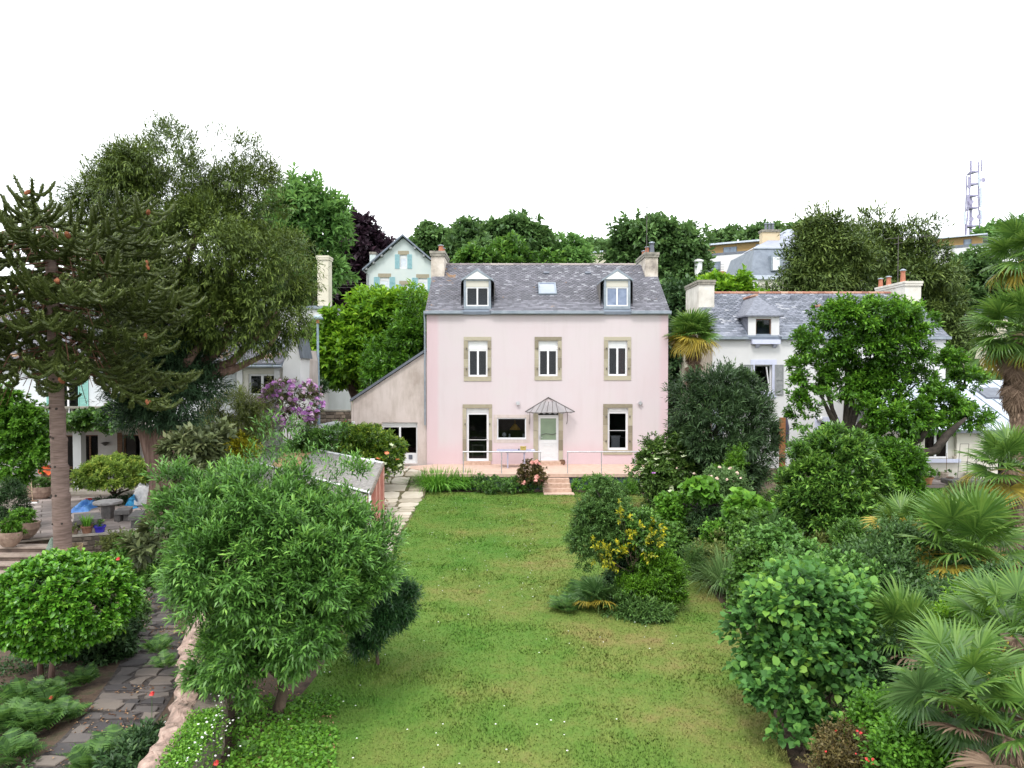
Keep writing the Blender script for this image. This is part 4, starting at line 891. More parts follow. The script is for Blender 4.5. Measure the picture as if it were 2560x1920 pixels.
    # glass canopy over the front door
    ap = P(*H5(1310, 1040), YW - .02); l_ = P(*H5(1165, 1130), YW - .35); r__ = P(*H5(1475, 1130), YW - .35); f0 = P(*H5(1228, 1137), YW - 1.05); f1 = P(*H5(1372, 1137), YW - 1.05)
    can = MB(); can.tube([l_, ap, r__], .03, 6); can.tube([l_, f0, f1, r__], .018, 6)
    cn = can.build('door_canopy', 'iron', t)
    def facet(p, q, r, n0, n1, k):
        for i in range(k):
            a0, a1 = i / k, (i + 1) / k; s0, s1 = q.lerp(r, a0), q.lerp(r, a1); t0, t1 = n0.lerp(n1, a0), n0.lerp(n1, a1)
            g = MB(); mid = s0.lerp(s1, .5) - Vector((0, .0, .07)); g.add([t0, s0, mid.lerp(s0, .4) + Vector((0, 0, -.0)), mid, mid.lerp(s1, .4), s1, t1], [(0, 1, 2, 3, 4, 5, 6)]); g.build('glass_panel', 'canopyglass', cn)
            MB().tube([t0, s0], .014, 5).build('rib', 'iron', cn)
    tl, tr = ap.lerp(l_, .28), ap.lerp(r__, .28)
    facet(ap, f0, f1, tl, tr, 4); facet(ap, l_, f0, l_.lerp(ap, .05), tl, 2); facet(ap, f1, r__, tr, r__.lerp(ap, .05), 2)
    for bx_ in (1193, 1430): A = P(*H5(bx_, 1135), YW - .5); m = MB(); m.tube([A, A + Vector((.0, .1, -.35)), A + Vector((0, .3, -.5)), Vector((A.x, YW - .01, A.z - .55))], .014, 5); m.build('bracket', 'iron', cn)
    return t, X0, X1, ZE
M['skyglass'] = surf('skylight_glass', (.26, .29, .40), (.34, .37, .5), 1.5, .3)
M['skypane'] = surf('sky_reflecting_pane', (.12, .16, .26), (.24, .29, .42), 2.5, .08)  # sky reflection painted as mottled blue in the base colour
PH, PX0, PX1, PZE = pink_house()

# things in the kitchen and on the terrace
def kitchen():
    c = P(*H5(1732, 1322), YW + .5); m = MB(); m.box(c.x - .2, c.x + .2, c.y, c.y + .03, c.z - .28, c.z + .28); m.box(c.x - .24, c.x + .24, c.y - .02, c.y + .05, c.z + .28, c.z + .33); tag(m.build('picture_frame', 'white'), 'pale framed picture standing inside the right ground-floor window', 'picture')
    c = P(*H5(870, 1370), YW + .8); m = MB(); m.box(c.x - .3, c.x + .3, c.y, c.y + .05, c.z + .2, c.z + .26); m.box(c.x - .3, c.x - .25, c.y, c.y + .05, c.z - .4, c.z + .2); m.box(c.x + .25, c.x + .3, c.y, c.y + .05, c.z - .4, c.z + .2); tag(m.build('reflection_frame', 'cap'), 'added pale frame behind the left glazed door, imitating a window reflection', 'table')  # last piece is an added frame imitating a pale window reflection
    c = P(*H5(1100, 1225), YW + .9)
    m = MB(); m.lathe(c.x, c.y, [(.04, c.z + .16), (.10, c.z + .1), (.26, c.z - .1), (.27, c.z - .13), (.1, c.z - .08)], 14); m.tube([(c.x, c.y, c.z + .15), (c.x, c.y, c.z + .7)], .01, 5)
    tag(m.build('pendant_lamp', 'yellow'), 'yellow pendant lamp seen through the kitchen window', 'lamp')
    c = P(*H5(1032, 1278), YW + .35); m = MB(); k = 14; m.prism([(c.x + math.cos(i * 2 * math.pi / k) * .09, c.z + .03 + math.sin(i * 2 * math.pi / k) * .11) for i in range(k)], c.y, c.y + .08); tag(m.build('clock', 'white'), 'small round white clock on the kitchen windowsill', 'clock')
    for n_, x, w in (('canister', 1065, .05), ('canister', 1155, .055)):
        c = P(*H5(x, 1284), YW + .35); m = MB(); m.lathe(c.x, c.y, [(w, c.z - .05), (w, c.z + .1), (w * .8, c.z + .12)], 10); tag(m.build(n_, 'white'), 'white canister on the kitchen sill ' + ('beside the clock' if x < 1100 else 'at the right end'), 'canister')
kitchen()

# ------------------------------------------------------------------ lean-to annexe
def annexe():
    t = thing('annexe', 'beige lean-to annexe with sloping roof against the left side of the pink house', 'annexe', (-6, YW + .1, .3))
    Y = YW + .08; x0 = P(*H5(82, 1200), Y).x; x1 = PX0 + .0; zl = P(*H5(80, 1060), Y).z; zh = P(*H5(543, 752), Y).z; YB = Y + 5
    h = R5(262, 1197, 487, 1446, Y); h = (h[0], h[1], .66, h[3]); m = MB()
    wall_face(m, x0, x1, -.1, zl, Y, [h], .22); m.add([(x0, Y, zl), (x1, Y, zl), (x1, Y, zh)], [(0, 1, 2)]); m.add([(x0, Y, -.1), (x0, YB, -.1), (x0, YB, zl), (x0, Y, zl)], [(3, 2, 1, 0)])
    m.add([(x0, YB, -.1), (x1, YB, -.1), (x1, YB, zh), (x0, YB, zl)], [(3, 2, 1, 0)]); m.build('wall', 'annexe', t); room(t, h, Y + .28, 2.5)
    e = .12; s = (zh - zl) / (x1 - x0); q = [(x0 - e, Y - e, zl - e * s + .03), (x1 - .01, Y - e, zh + .03), (x1 - .01, YB, zh + .03), (x0 - e, YB, zl - e * s + .03)]
    MB().hull([(a, b, c) for a, b, c in q], [(a, b, c + .13) for a, b, c in q]).build('roof', 'anthracite', t)
    w = window(t, h, Y + .14, .075, 2, box=22 / 2.514 / FPX * Y, name='glazed_door', low=.42)
    c = P(*H5(441, 1416), Y); MB().box(c.x - .09, c.x + .09, Y + .125, Y + .138, c.z - .1, c.z + .1).build('cat_flap', 'anthracite', w)
    MB().box(h[0] + .72, h[0] + .75, Y + .09, Y + .14, 1.65, 1.8).build('handle', 'white', w)
    for k in range(5): m = MB(); z = h[3] - .05 - k * .38; m.bbox(h[0] - .42 - .05 * (k % 2), h[0] - .01, Y - .03, Y + .03, z - .37, z, .012, .3 + .1 * k); m.build('stone', 'stone', t)
    m = MB(); m.tube([(x0 - .05, Y - .08, zl - .05), (x0 - .03, Y - .06, zl - .3), (x0 - .03, Y - .06, .4)], .04, 8); m.build('downpipe', 'annexe', t)
annexe()

# ------------------------------------------------------------------ terrace, steps, railings, table
def terrace():
    YF = 30.35; m = MB(); x0, x1 = P(1068, 1185, YF).x - .1, 7.9
    m.box(x0, x1, YF, YW + .0, ZT - .14, ZT - .002)
    o = m.build('terrace', 'terrace', kind='structure')
    MB().box(x0 + .05, x1, YF + .06, YF + .25, -.05, ZT - .142).build('plinth', 'bluewall', o)
    # ramp at the left end
    m = MB(); m.add([(x0, YF + .9, ZT), (x0, YW - .1, ZT), (x0 - 1.5, YW - .3, .56), (x0, YF + .9, .35), (x0, YW - .1, .35), (x0 - 1.5, YW - .3, .35)], [(0, 2, 1), (3, 4, 5), (0, 3, 5, 2), (1, 2, 5, 4), (0, 1, 4, 3)]); m.build('ramp', 'terrace', o)
    MB().bbox(x0 - .45, x0 + .25, YF + .35, YF + .85, -.02, .44, .02).build('step', 'steptread', o); 
    sx0, sx1 = P(1355, 1200, YF).x, P(1422, 1200, YF).x
    st = thing('terrace_steps', 'pinkish steps from the lawn up to the terrace by the front door', 'steps', ((sx0 + sx1) / 2, 29.6, 0))
    for i in range(4):
        z = ZT - .165 * (i); y0 = YF - .32 * (i + 1); 
        if i == 0: MB().bbox(sx0, sx1, YF - .32, YF - .003, -.02, ZT - .165, .01).build('step', 'steptread', st)
        elif i < 3: MB().bbox(sx0, sx1 + .02 * i, y0, YF - .32 * i - .003, -.02, ZT - .165 * (i + 1), .01).build('step', 'steptread', st)
    MB().bbox(sx0 + .02, sx1 + .12, 28.9, YF - .963, -.02, .03, .01).build('landing', 'terrace', st)
    def rail(name, label, us, u_end):
        r0 = thing(name, label, 'railing', (P(us[0], 1160, YF + .1).x, YF + .1, ZT)); zt = P(1280, 1129.5, YF + .1).z
        xs = [P(u, 1160, YF + .1).x for u in us]; xe = P(u_end, 1160, YF + .1).x
        MB().tube([(xs[0] - .03, YF + .1, zt), (xe, YF + .1, zt)], .028, 8).build('handrail', 'steel', r0)
        for x in xs: MB().tube([(x, YF + .1, ZT - .3), (x, YF + .1, zt)], .02, 8).build('post', 'steel', r0)
    rail('railing', 'thin metal railing left of the terrace steps in front of the table', [1158.5, 1254, 1351], 1353)
    rail('railing', 'thin metal railing right of the terrace steps below the right window', [1419, 1503.5, 1587], 1628)
    Yt = YF + 2.05; a, b = P(1242, 1125, Yt).x, P(1338, 1125, Yt).x; z = 1.44
    tb = thing('terrace_table', 'long lavender-grey garden table under the kitchen window', 'table', ((a + b) / 2, Yt, ZT))
    MB().bbox(a, b, Yt - .42, Yt + .42, z - .04, z, .01).build('table_top', 'lavgrey', tb)
    for x in (a + .5, b - .5):
        for yy in (-.3, .3): MB().box(x - .03, x + .03, Yt + yy - .03, Yt + yy + .03, ZT, z - .09).build('leg', 'lavgrey', tb)
    MB().box(a + .42, b - .42, Yt - .33, Yt + .33, z - .09, z - .04).build('apron', 'lavgrey', tb)
    c = P(*H5(1151, 1350), Yt); m = MB(); m.bbox(c.x - .13, c.x + .13, Yt - .1, Yt + .1, z, z + .14, .01); m.box(c.x - .14, c.x + .14, Yt - .11, Yt + .11, z + .14, z + .165); tag(m.build('box', 'boxyellow'), 'small yellow and brown box standing on the lavender table', 'box')
    for dx, lab, rr_, hh in ((-.2, 'small dark cup on the lavender table left of the box', .035, .07), (.42, 'small pale ashtray at the right end of the lavender table', .08, .03)):
        m = MB(); m.lathe(c.x + dx, Yt - .1, [(rr_ * .8, z), (rr_, z + hh), (rr_ * .8, z + hh), (rr_ * .6, z + .01)], 12); tag(m.build('cup' if dx < 0 else 'ashtray', 'anthracite' if dx < 0 else 'white'), lab, 'cup' if dx < 0 else 'ashtray')
    c = P(*H5(1397, 1442), YW - .3); m = MB(); m.lathe(c.x, c.y, [(.08, ZT), (.15, ZT + .08), (.14, ZT + .19), (.1, ZT + .22), (.12, ZT + .24), (.09, ZT + .24)], 12)
    tag(m.build('basket', 'wood'), 'small brown basket beside the front door step', 'basket')
    # red panel beyond the right corner
    m = MB(); a = P(1657, 1130, YW - 1.2).x; m.add([(a, YW - 1.2, ZT), (a + .55, YW - 1.2, ZT), (a + .55, YW - 1.2, ZT + .85), (a, YW - 1.2, ZT + 1.15), (a, YW - 1.1, ZT), (a + .55, YW - 1.1, ZT), (a + .55, YW - 1.1, ZT + .85), (a, YW - 1.1, ZT + 1.15)],
          [(0, 1, 2, 3), (7, 6, 5, 4), (0, 4, 5, 1), (1, 5, 6, 2), (2, 6, 7, 3), (3, 7, 4, 0)]); tag(m.build('side_gate', 'pinkdark'), 'dark red side panel at the right corner of the pink house', 'gate')
M['lavgrey'] = surf('lavender_grey_paint', (.30, .30, .42), (.38, .38, .50), 4, .5)
M['boxyellow'] = surf('yellow_box', (.3, .22, .05), (.5, .38, .1), 20, .7)
terrace()

# ------------------------------------------------------------------ shed
def shed():
    A, B, C, D = Vector((-11.6, 33.0, 1.86)), P(956, 1159.5, 24.9), P(923.6, 1234, 21.5), P(621, 1153, 28.9)
    A = D + (B - C); t = thing('shed', 'low pink shed with lichened grey sheet roof left of the flagstone path', 'shed', (-4.5, 22, 0))
    def wallq(p, q, mat, nm='wall', ins=.12):
        m = MB(); m.add([(p.x, p.y, -.02), (q.x, q.y, -.02), (q.x, q.y, q.z - .06), (p.x, p.y, p.z - .06)], [(0, 1, 2, 3)]); return m.build(nm, mat, t)
    cen = (A + B + C + D) / 4; a, b, c, d = [v.lerp(Vector((cen.x, cen.y, v.z)), .03) for v in (A, B, C, D)]
    wallq(c, b, 'pinkshed'); wallq(d, c, 'greywall'); wallq(b, a, 'pinkshed'); wallq(a, d, 'greywall')
    for f in (.35, .62, .97):
        p = c.lerp(b, f); m = MB(); m.box(p.x + .0, p.x + .14, p.y - .12, p.y + .12, -.02, p.z - .1); m.build('pilaster', 'pinkshed', t)
    MB().tube([(c.x + .1, c.y - .1, c.z), (c.x + .1, c.y - .1, 0)], .04, 8).build('downpipe', 'white', t)
    # roof in lapped sheets
    n = 9; ns = 9
    for i in range(n):
        f0, f1 = i / n, (i + 1) / n + .004; m = MB(); vs = []
        for jj, g in enumerate((0, 1)):
            for k in range(ns + 1):
                f = f0 + (f1 - f0) * k / ns; p = D.lerp(C, f).lerp(A.lerp(B, f), g); w = .018 * math.cos(k * math.pi * 2 / 3) + i * .001
                vs.append((p.x, p.y, p.z + w))
        m.add(vs, [(k, k + 1, ns + 2 + k, ns + 1 + k) for k in range(ns)]); m.add([(x, y, z - .03) for x, y, z in vs], [(ns + 1 + k, ns + 2 + k, k + 1, k) for k in range(ns)])
        m.build('roof_sheet', 'orangestain' if i in (2, 3) else 'shedroof', t)
    for p, q, r in ((A, B, .045), (D, C, .035)): MB().tube([p + Vector((0, 0, .03)), q + Vector((0, 0, .03))], r, 6).build('edge_trim', 'white', t)
    MB().tube([B + Vector((.04, 0, .0)), C + Vector((.04, 0, 0))], .05, 6).build('verge_trim', 'mortar', t)
    p = C.lerp(D, .12) + Vector((-.0, -.25, -.22)); MB().tube([p + Vector((-.55, -.3, -.18)), p + Vector((-.1, 0, .02))], .06, 8).build('gutter_pipe', 'silver', t)
    MB().box(B.x - .55, B.x - .33, B.y + .1, B.y + .35, B.z - .0, B.z + .14).build('flue', 'white', t)
    e = D.lerp(A, .5) + Vector((-.3, .2, .15))
    tag(MB().hull([(e.x - .5, e.y - 1.0, e.z - .4), (e.x + .6, e.y - 1.1, e.z - .4), (e.x + .9, e.y + 1.6, e.z + .15), (e.x - .2, e.y + 1.7, e.z + .15)], [(e.x - .5, e.y - 1.0, e.z - .35), (e.x + .6, e.y - 1.1, e.z - .35), (e.x + .9, e.y + 1.6, e.z + .2), (e.x - .2, e.y + 1.7, e.z + .2)]).build('metal_sheet', 'silver'), 'silvery sheet lying over the far left end of the shed roof', 'sheet')
    m = MB(); f = P(645, 1080, 33.5); m.bbox(f.x - .55, f.x + .55, 33.3, 33.9, -.0, f.z + .1, .03); tag(m.build('brick_pier', 'planter'), 'short reddish masonry pier behind the far end of the shed', 'pier')
shed()
# ================================================================== WHITE HOUSE ON THE RIGHT
def H6(x, y): return 1640 + x / 2.4043, 480 + y / 2.4043
def R6(x0, y0, x1, y1, Y): a, b = H6(x0, y0), H6(x1, y1); return rect(a[0], a[1], b[0], b[1], Y)
def shutter(parent, x0, x1, y, z0, z1, mat, panels=2):
    m = MB(); f = .05; m.box(x0, x0 + f, y - .05, y - .01, z0, z1); m.box(x1 - f, x1, y - .05, y - .01, z0, z1)
    for q in range(panels + 1): zz = z0 + (z1 - z0 - f) * q / panels; m.box(x0 + f, x1 - f, y - .05, y - .01, zz, zz + f)
    s = m.build('shutter', mat, parent)
    n = max(4, int((z1 - z0) / .065)); m = MB()
    for k in range(n): zz = z0 + f + (z1 - z0 - 2 * f) * (k + .5) / n; m.add([(x0 + f, y - .045, zz - .03), (x1 - f, y - .045, zz - .03), (x1 - f, y - .015, zz + .025), (x0 + f, y - .015, zz + .025)], [(0, 1, 2, 3)])
    m.build('louvres', mat, s); return s
M['dormslate'] = surf('dormer_slate', (.10, .11, .14), (.22, .23, .28), 5, .6, .4, 25, stretch=(1, 1, 3))
def white_house():
    Y = 37.0; YR = 40.7; YB = 44.4
    t = thing('white_house', 'white house with blue slate roof, red ridge and big chimneys behind the spreading tree', 'house', (16.5, Y, 0))
    X0, X1 = P(1781, 900, Y).x, P(2364, 900, Y).x; ZE = P(1280, 837.5, Y).z; ZR = P(1280, 733, YR).z; s = (ZR - ZE) / (YR - Y)
    dw = R6(553, 745, 740, 886, Y); dwin = R6(600, 762, 692, 872, Y); w1 = R6(593, 1038, 697, 1197, Y); g1 = R6(690, 1380, 752, 1560, Y); g2 = R6(988, 1380, 1068, 1600, Y)
    w2 = (w1[0] + 7.2, w1[1] + 7.2, w1[2], w1[3])
    m = MB(); wall_face(m, X0, X1, -.5, ZE, Y, [w1, w2, g1, g2], .24); m.build('wall', 'whitewall', t)
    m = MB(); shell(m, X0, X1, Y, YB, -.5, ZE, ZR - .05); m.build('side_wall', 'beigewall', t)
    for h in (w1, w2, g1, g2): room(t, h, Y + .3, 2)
    window(t, w1, Y + .16, .07, 1); window(t, w2, Y + .16, .07, 2); window(t, g2, Y + .16, .07, 1, name='door')
    # window one stands ajar
    m = MB(); m.hull([(w1[1] - .12, Y + .1, w1[2] + .05), (w1[1] - .06, Y + .1, w1[2] + .05), (w1[1] - .06, Y + .16, w1[2] + .05), (w1[1] - .12, Y + .16, w1[2] + .05)], [(w1[1] - .34, Y - .05, w1[3] - .12), (w1[1] - .28, Y - .05, w1[3] - .12), (w1[1] - .28, Y + .01, w1[3] - .12), (w1[1] - .34, Y + .01, w1[3] - .12)]); m.build('open_sash', 'pvc', t)
    for h, o in ((w1, R6(568, 1008, 723, 1240, Y)), (g2, R6(955, 1352, 1100, 1600, Y))):
        m = MB(); m.box(o[0], o[1], Y - .03, Y + .02, h[3], o[3]); m.box(o[0], h[0], Y - .03, Y + .02, o[2], h[3] - .002); m.box(h[1], o[1], Y - .03, Y + .02, o[2], h[3] - .002); m.box(h[0], h[1], Y - .05, Y + .02, o[2], h[2]); m.build('window_surround', 'lavender', t)
    a, b = R6(527, 1038, 583, 1217, Y), R6(713, 1038, 764, 1217, Y); shutter(t, a[0], a[1], Y, a[2], a[3], 'greyshutter'); shutter(t, b[0], b[1], Y - .02, b[2], b[3], 'greyshutter')
    r = random.Random(2)
    for x0, sg in ((X0, 1), (X1, -1)):
        for k in range(9): w = .42 if k % 2 else .62; z = -.1 + k * .46; MB().bbox(min(x0, x0 + sg * w), max(x0, x0 + sg * w), Y - .025, Y + .01, z + .005, z + .455, .01).build('quoin', 'lavender', t)
    ov = .16; ya, za, th = Y - ov, ZE - ov * s, .14
    roof = MB().add([(X0 - .1, ya, za), (X1 + .1, ya, za), (X1 + .1, YR, ZR), (X0 - .1, YR, ZR), (X0 - .1, YB + ov, za), (X1 + .1, YB + ov, za), (X0 - .1, ya + .02, za - th), (X1 + .1, ya + .02, za - th), (X1 + .1, YR, ZR - th), (X0 - .1, YR, ZR - th), (X0 - .1, YB + ov, za - th), (X1 + .1, YB + ov, za - th)],
                     [(0, 1, 2, 3), (3, 2, 5, 4), (0, 6, 7, 1), (0, 3, 9, 6), (3, 4, 10, 9), (1, 7, 8, 2), (2, 8, 11, 5), (6, 9, 8, 7), (9, 10, 11, 8), (4, 5, 11, 10)]).build('roof', 'farslate', t)
    ang = math.atan(s); ud = (0, math.cos(ang), math.sin(ang)); SL = (YR - ya) / math.cos(ang)
    slates(roof, (X0 - .1, ya, za), (1, 0, 0), ud, X1 - X0 + .2, SL - .05, .27, .165, 'slate2', 300, [(dw[0] - X0 + .02, dw[1] - X0 + .1, -1, 2.2)], 6)
    ridge(roof, X0 + .7, X1 - .9, YR, ZR, .42, 'redtile', .13, 3)
    for a, b in ((X0 - .15, dw[0] - .05), (dw[1] + .05, X1 + .15)): MB().box(a, b, ya - .10, ya - .015, za - .12, za + .02).build('gutter', 'zinc', t)
    # big dormer with dark open window and balcony slab
    z_e = P(*H6(600, 738), Y - .3).z; zr = P(*H6(600, 640), Y + 2.6).z
    def dorm(x0, x1, zb, ze, zr, win, yf, frame, pane, wall='whitewall', name='dormer', back=2.9, rb=1.9):
        m = MB(); wall_face(m, x0, x1, zb, ze, yf - .02, [win], .16); m.build(name, wall, t); d = bpy.data.objects[-1] if False else t.children[-1]
        m = MB(); m.add([(x0, yf - .02, zb), (x0, yf + back, zb), (x0, yf + back, ze), (x0, yf - .02, ze)], [(3, 2, 1, 0)]); m.add([(x1, yf - .02, zb), (x1, yf + back, zb), (x1, yf + back, ze), (x1, yf - .02, ze)], [(0, 1, 2, 3)]); m.build('cheek', 'dormslate', d)
        e = .18; xm = (x0 + x1) / 2; a = (x0 - e, yf - .2, ze - .02); b = (x1 + e, yf - .2, ze - .02); c = (xm, yf + rb * .55, zr); g = (xm, yf + back + .6, zr); bl = (x0 - e, yf + back, ze - .02); br = (x1 + e, yf + back, ze - .02)
        MB().add([a, b, c, g, bl, br, (a[0], a[1], a[2] - .08), (b[0], b[1], b[2] - .08), (bl[0], bl[1], bl[2] - .08), (br[0], br[1], br[2] - .08)], [(0, 1, 2), (0, 2, 3, 4), (1, 5, 3, 2), (0, 6, 7, 1), (4, 8, 6, 0), (1, 7, 9, 5)]).build('dormer_roof', 'dormslate', d)
        n = 6; 
        for k in range(n):
            p = Vector(c).lerp(Vector(g), k / n); m = MB(); m.tube([p + Vector((0, .02, .02)), Vector(c).lerp(Vector(g), (k + 1) / n) + Vector((0, 0, .02))], .09, 6, r.random()); m.build('ridge_tile', 'redtile', d)
        room(d, win, yf + .25, 1.2, 'roombrown'); window(d, win, yf + .06, .05, 1, frame, pane, name='dormer_window'); return d
    dorm(dw[0], dw[1], dw[2] - .05, z_e + .02, zr, dwin, Y, 'wood', 'glass')
    o = R6(568, 888, 735, 915, Y); m = MB(); m.bbox(o[0], o[1], Y - .32, Y - .005, o[2], o[3], .02); bs = m.build('balcony_slab', 'lavender', t)
    for x in (o[0] + .25, o[1] - .3): MB().add([(x, Y - .25, o[2]), (x + .18, Y - .25, o[2]), (x + .18, Y - .005, o[2]), (x, Y - .005, o[2]), (x, Y - .18, o[2] - .08), (x + .18, Y - .18, o[2] - .08), (x + .18, Y - .005, o[2] - .2), (x, Y - .005, o[2] - .2)], [(4, 5, 6, 7), (0, 4, 7, 3), (1, 2, 6, 5), (0, 1, 5, 4)]).build('corbel', 'lavender', bs)
    # small roof dormers
    for px in (988, 1310):
        yf = Y + 1.25; q = R6(px - 28, 750, px + 70, 822, yf); w = R6(px, 766, px + 55, 815, yf); dorm(q[0], q[1], q[2] - .2, q[3], q[3] + .62, w, yf, 'pvc', 'skypane', 'anthracite', 'small_dormer', 1.5, .9)
    for px in (820, 1015, 1045): c = P(*H6(px, 625), 40.0); m = MB(); m.lathe(c.x, c.y, [(.12, c.z - .3), (.12, c.z + .02), (.05, c.z + .08)], 10); m.build('roof_vent', 'anthracite', roof)
    # chimneys
    xa = X0 - .13; xb = P(*H6(351, 560), 39.3).x; zt = P(*H6(300, 529), 39.3).z; chimney(t, xa, xb, 39.3, 42.2, ZE - .5, zt, 'chimneywhite')
    xa = P(*H6(1497, 560), 39.3).x; xb = P(*H6(1594, 560), 39.3).x; zt = P(*H6(1550, 536), 39.3).z
    chimney(t, xa, xb, 39.3, 42.4, ZE + .6, zt, 'chimneywhite', 'chimneywhite', [(xa + .15, 39.8, .14, .62, 'pot'), (xa + .1, 41.2, .14, .45, 'pot'), (xa + .1, 42.1, .13, .45, 'pot')])
    c = P(*H6(1453, 600), 41.0); zt = P(*H6(1453, 262), 41.0).z; m = MB(); m.tube([(c.x + .6, 41, c.z), (c.x, 41, c.z), (c.x, 41, zt)][1:], .022, 6); m.tube([(c.x - .6, 41.2, zt - .15), (c.x + 2.3, 40.6, zt - .05)], .012, 5)
    for k in range(9): x = c.x - .5 + k * .32; y = 41.2 - .6 * (x - c.x + .6) / 2.9; m.tube([(x, y - .25, zt - .13 + k * .01), (x, y + .25, zt - .13 + k * .01)], .008, 4)
    m.tube([(c.x - .25, 41, zt - .5), (c.x + .4, 41, zt - .35)], .015, 5); m.build('aerial', 'iron', t)
    c = P(*H6(978, 1360), Y); m = MB(); m.lathe(c.x, Y - .14, [(.05, c.z - .14), (.12, c.z - .07), (.14, c.z), (.12, c.z + .08), (.05, c.z + .13)], 12); m.build('globe_lamp', 'white', t)
    return X0, X1
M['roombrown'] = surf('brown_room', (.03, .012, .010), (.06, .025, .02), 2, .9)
WX0, WX1 = white_house()

def HX(x, y): return 2160 + x / 4.365, 880 + y / 4.365
def RX(x0, y0, x1, y1, Y): a, b = HX(x0, y0), HX(x1, y1); return rect(a[0], a[1], b[0], b[1], Y)
def extension():
    Y = 32.4; t = thing('extension', 'low cream extension with pale standing-seam zinc roof on the right', 'extension', (21, Y, 0))
    x0 = P(*HX(445, 900), Y).x; x1 = 26.5; ze = P(*HX(800, 842), Y).z; h = RX(665, 866, 1010, 1165, Y); d = RX(1465, 868, 1700, 1380, Y)
    m = MB(); wall_face(m, x0, x1, -.2, ze, Y, [h, d], .3); m.add([(x0, Y, -.2), (x0, 37, -.2), (x0, 37, ze), (x0, Y, ze)], [(3, 2, 1, 0)]); m.build('wall', 'creamwall', t)
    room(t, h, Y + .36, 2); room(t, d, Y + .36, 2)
    window(t, (h[0], h[1] - .28, h[2], h[3]), Y + .2, .08, 2); window(t, d, Y + .2, .09, 2, 'anthracite', name='glazed_door')
    MB().box(h[1] - .28, h[1] - .002, Y + .2, Y + .29, h[2], h[3]).build('reveal_panel', 'creamwall', t)
    s_ = RX(650, 1165, 1036, 1203, Y); MB().bbox(s_[0], s_[1], Y - .16, Y + .1, s_[2], s_[3], .015).build('window_sill', 'lavender', t)
    c = P(*HX(985, 1150), Y - .02); pt_ = MB(); pt_.lathe(c.x, c.y - .02, [(.07, s_[3]), (.10, s_[3] + .12), (.08, s_[3] + .12)], 10); tag(pt_.build('plant_pot', 'flag'), 'tiny pale pot standing on the windowsill of the low extension', 'pot')
    # roof in zinc bays
    s = .45; yb = 37.0; over = .25; n = 13; xa = x0 - .5; bw = .62; zb = ze + (yb - Y) * s
    rf = MB().hull([(xa, Y - over, ze - over * s), (x1 + .5, Y - over, ze - over * s), (x1 + .5, yb, zb), (xa, yb, zb)], [(xa, Y - over, ze - over * s + .1), (x1 + .5, Y - over, ze - over * s + .1), (x1 + .5, yb, zb + .1), (xa, yb, zb + .1)]).build('roof', 'zincpale', t)
    k = 0; x = xa + .05
    while x < x1 + .4:
        MB().hull([(x - .018, Y - over, ze - over * s + .1), (x + .018, Y - over, ze - over * s + .1), (x + .018, yb, zb + .1), (x - .018, yb, zb + .1)], [(x - .014, Y - over, ze - over * s + .15), (x + .014, Y - over, ze - over * s + .15), (x + .014, yb, zb + .15), (x - .014, yb, zb + .15)]).build('seam', 'zinc', rf); x += bw
    MB().box(xa - .03, x1 + .5, Y - over - .1, Y - over - .005, ze - over * s - .04, ze - over * s + .1).build('gutter', 'anthracite', t)
    y0, y1 = Y + 2.6, Y + 3.6; xs = P(*HX(1340, 450), y0).x
    MB().hull([(xs, y0, ze + 2.6 * s + .1), (xs + 1.2, y0, ze + 2.6 * s + .1), (xs + 1.2, y1, ze + 3.6 * s + .1), (xs, y1, ze + 3.6 * s + .1)], [(xs, y0, ze + 2.6 * s + .2), (xs + 1.2, y0, ze + 2.6 * s + .2), (xs + 1.2, y1, ze + 3.6 * s + .2), (xs, y1, ze + 3.6 * s + .2)]).build('skylight', 'anthracite', rf)
    c = P(*HX(1266, 890), Y); m = MB(); m.lathe(c.x, Y - .12, [(.03, c.z + .1), (.11, c.z + .04), (.12, c.z - .1), (.04, c.z - .13)], 10); m.build('wall_lamp', 'steel', t)
    # stone terrace in front
    m = MB(); yf = 5.0 * FPX / (1213.5 - 925); m.box(15.5, 27, yf, Y, -.1, .12); o = struct('right_terrace', m, 'paver')
    xx = 15.6; rr = random.Random(4)
    while xx < 26:
        w = rr.uniform(.5, .9); MB().bbox(xx, xx + w - .02, yf - .02, yf + .5, .125, .145, .004, rr.random()).build('paving_slab', 'paver', o); MB().bbox(xx, xx + w - .02, yf + .51, yf + 1.1, .125, .143, .004, rr.random()).build('paving_slab', 'paver', o); xx += w
extension()

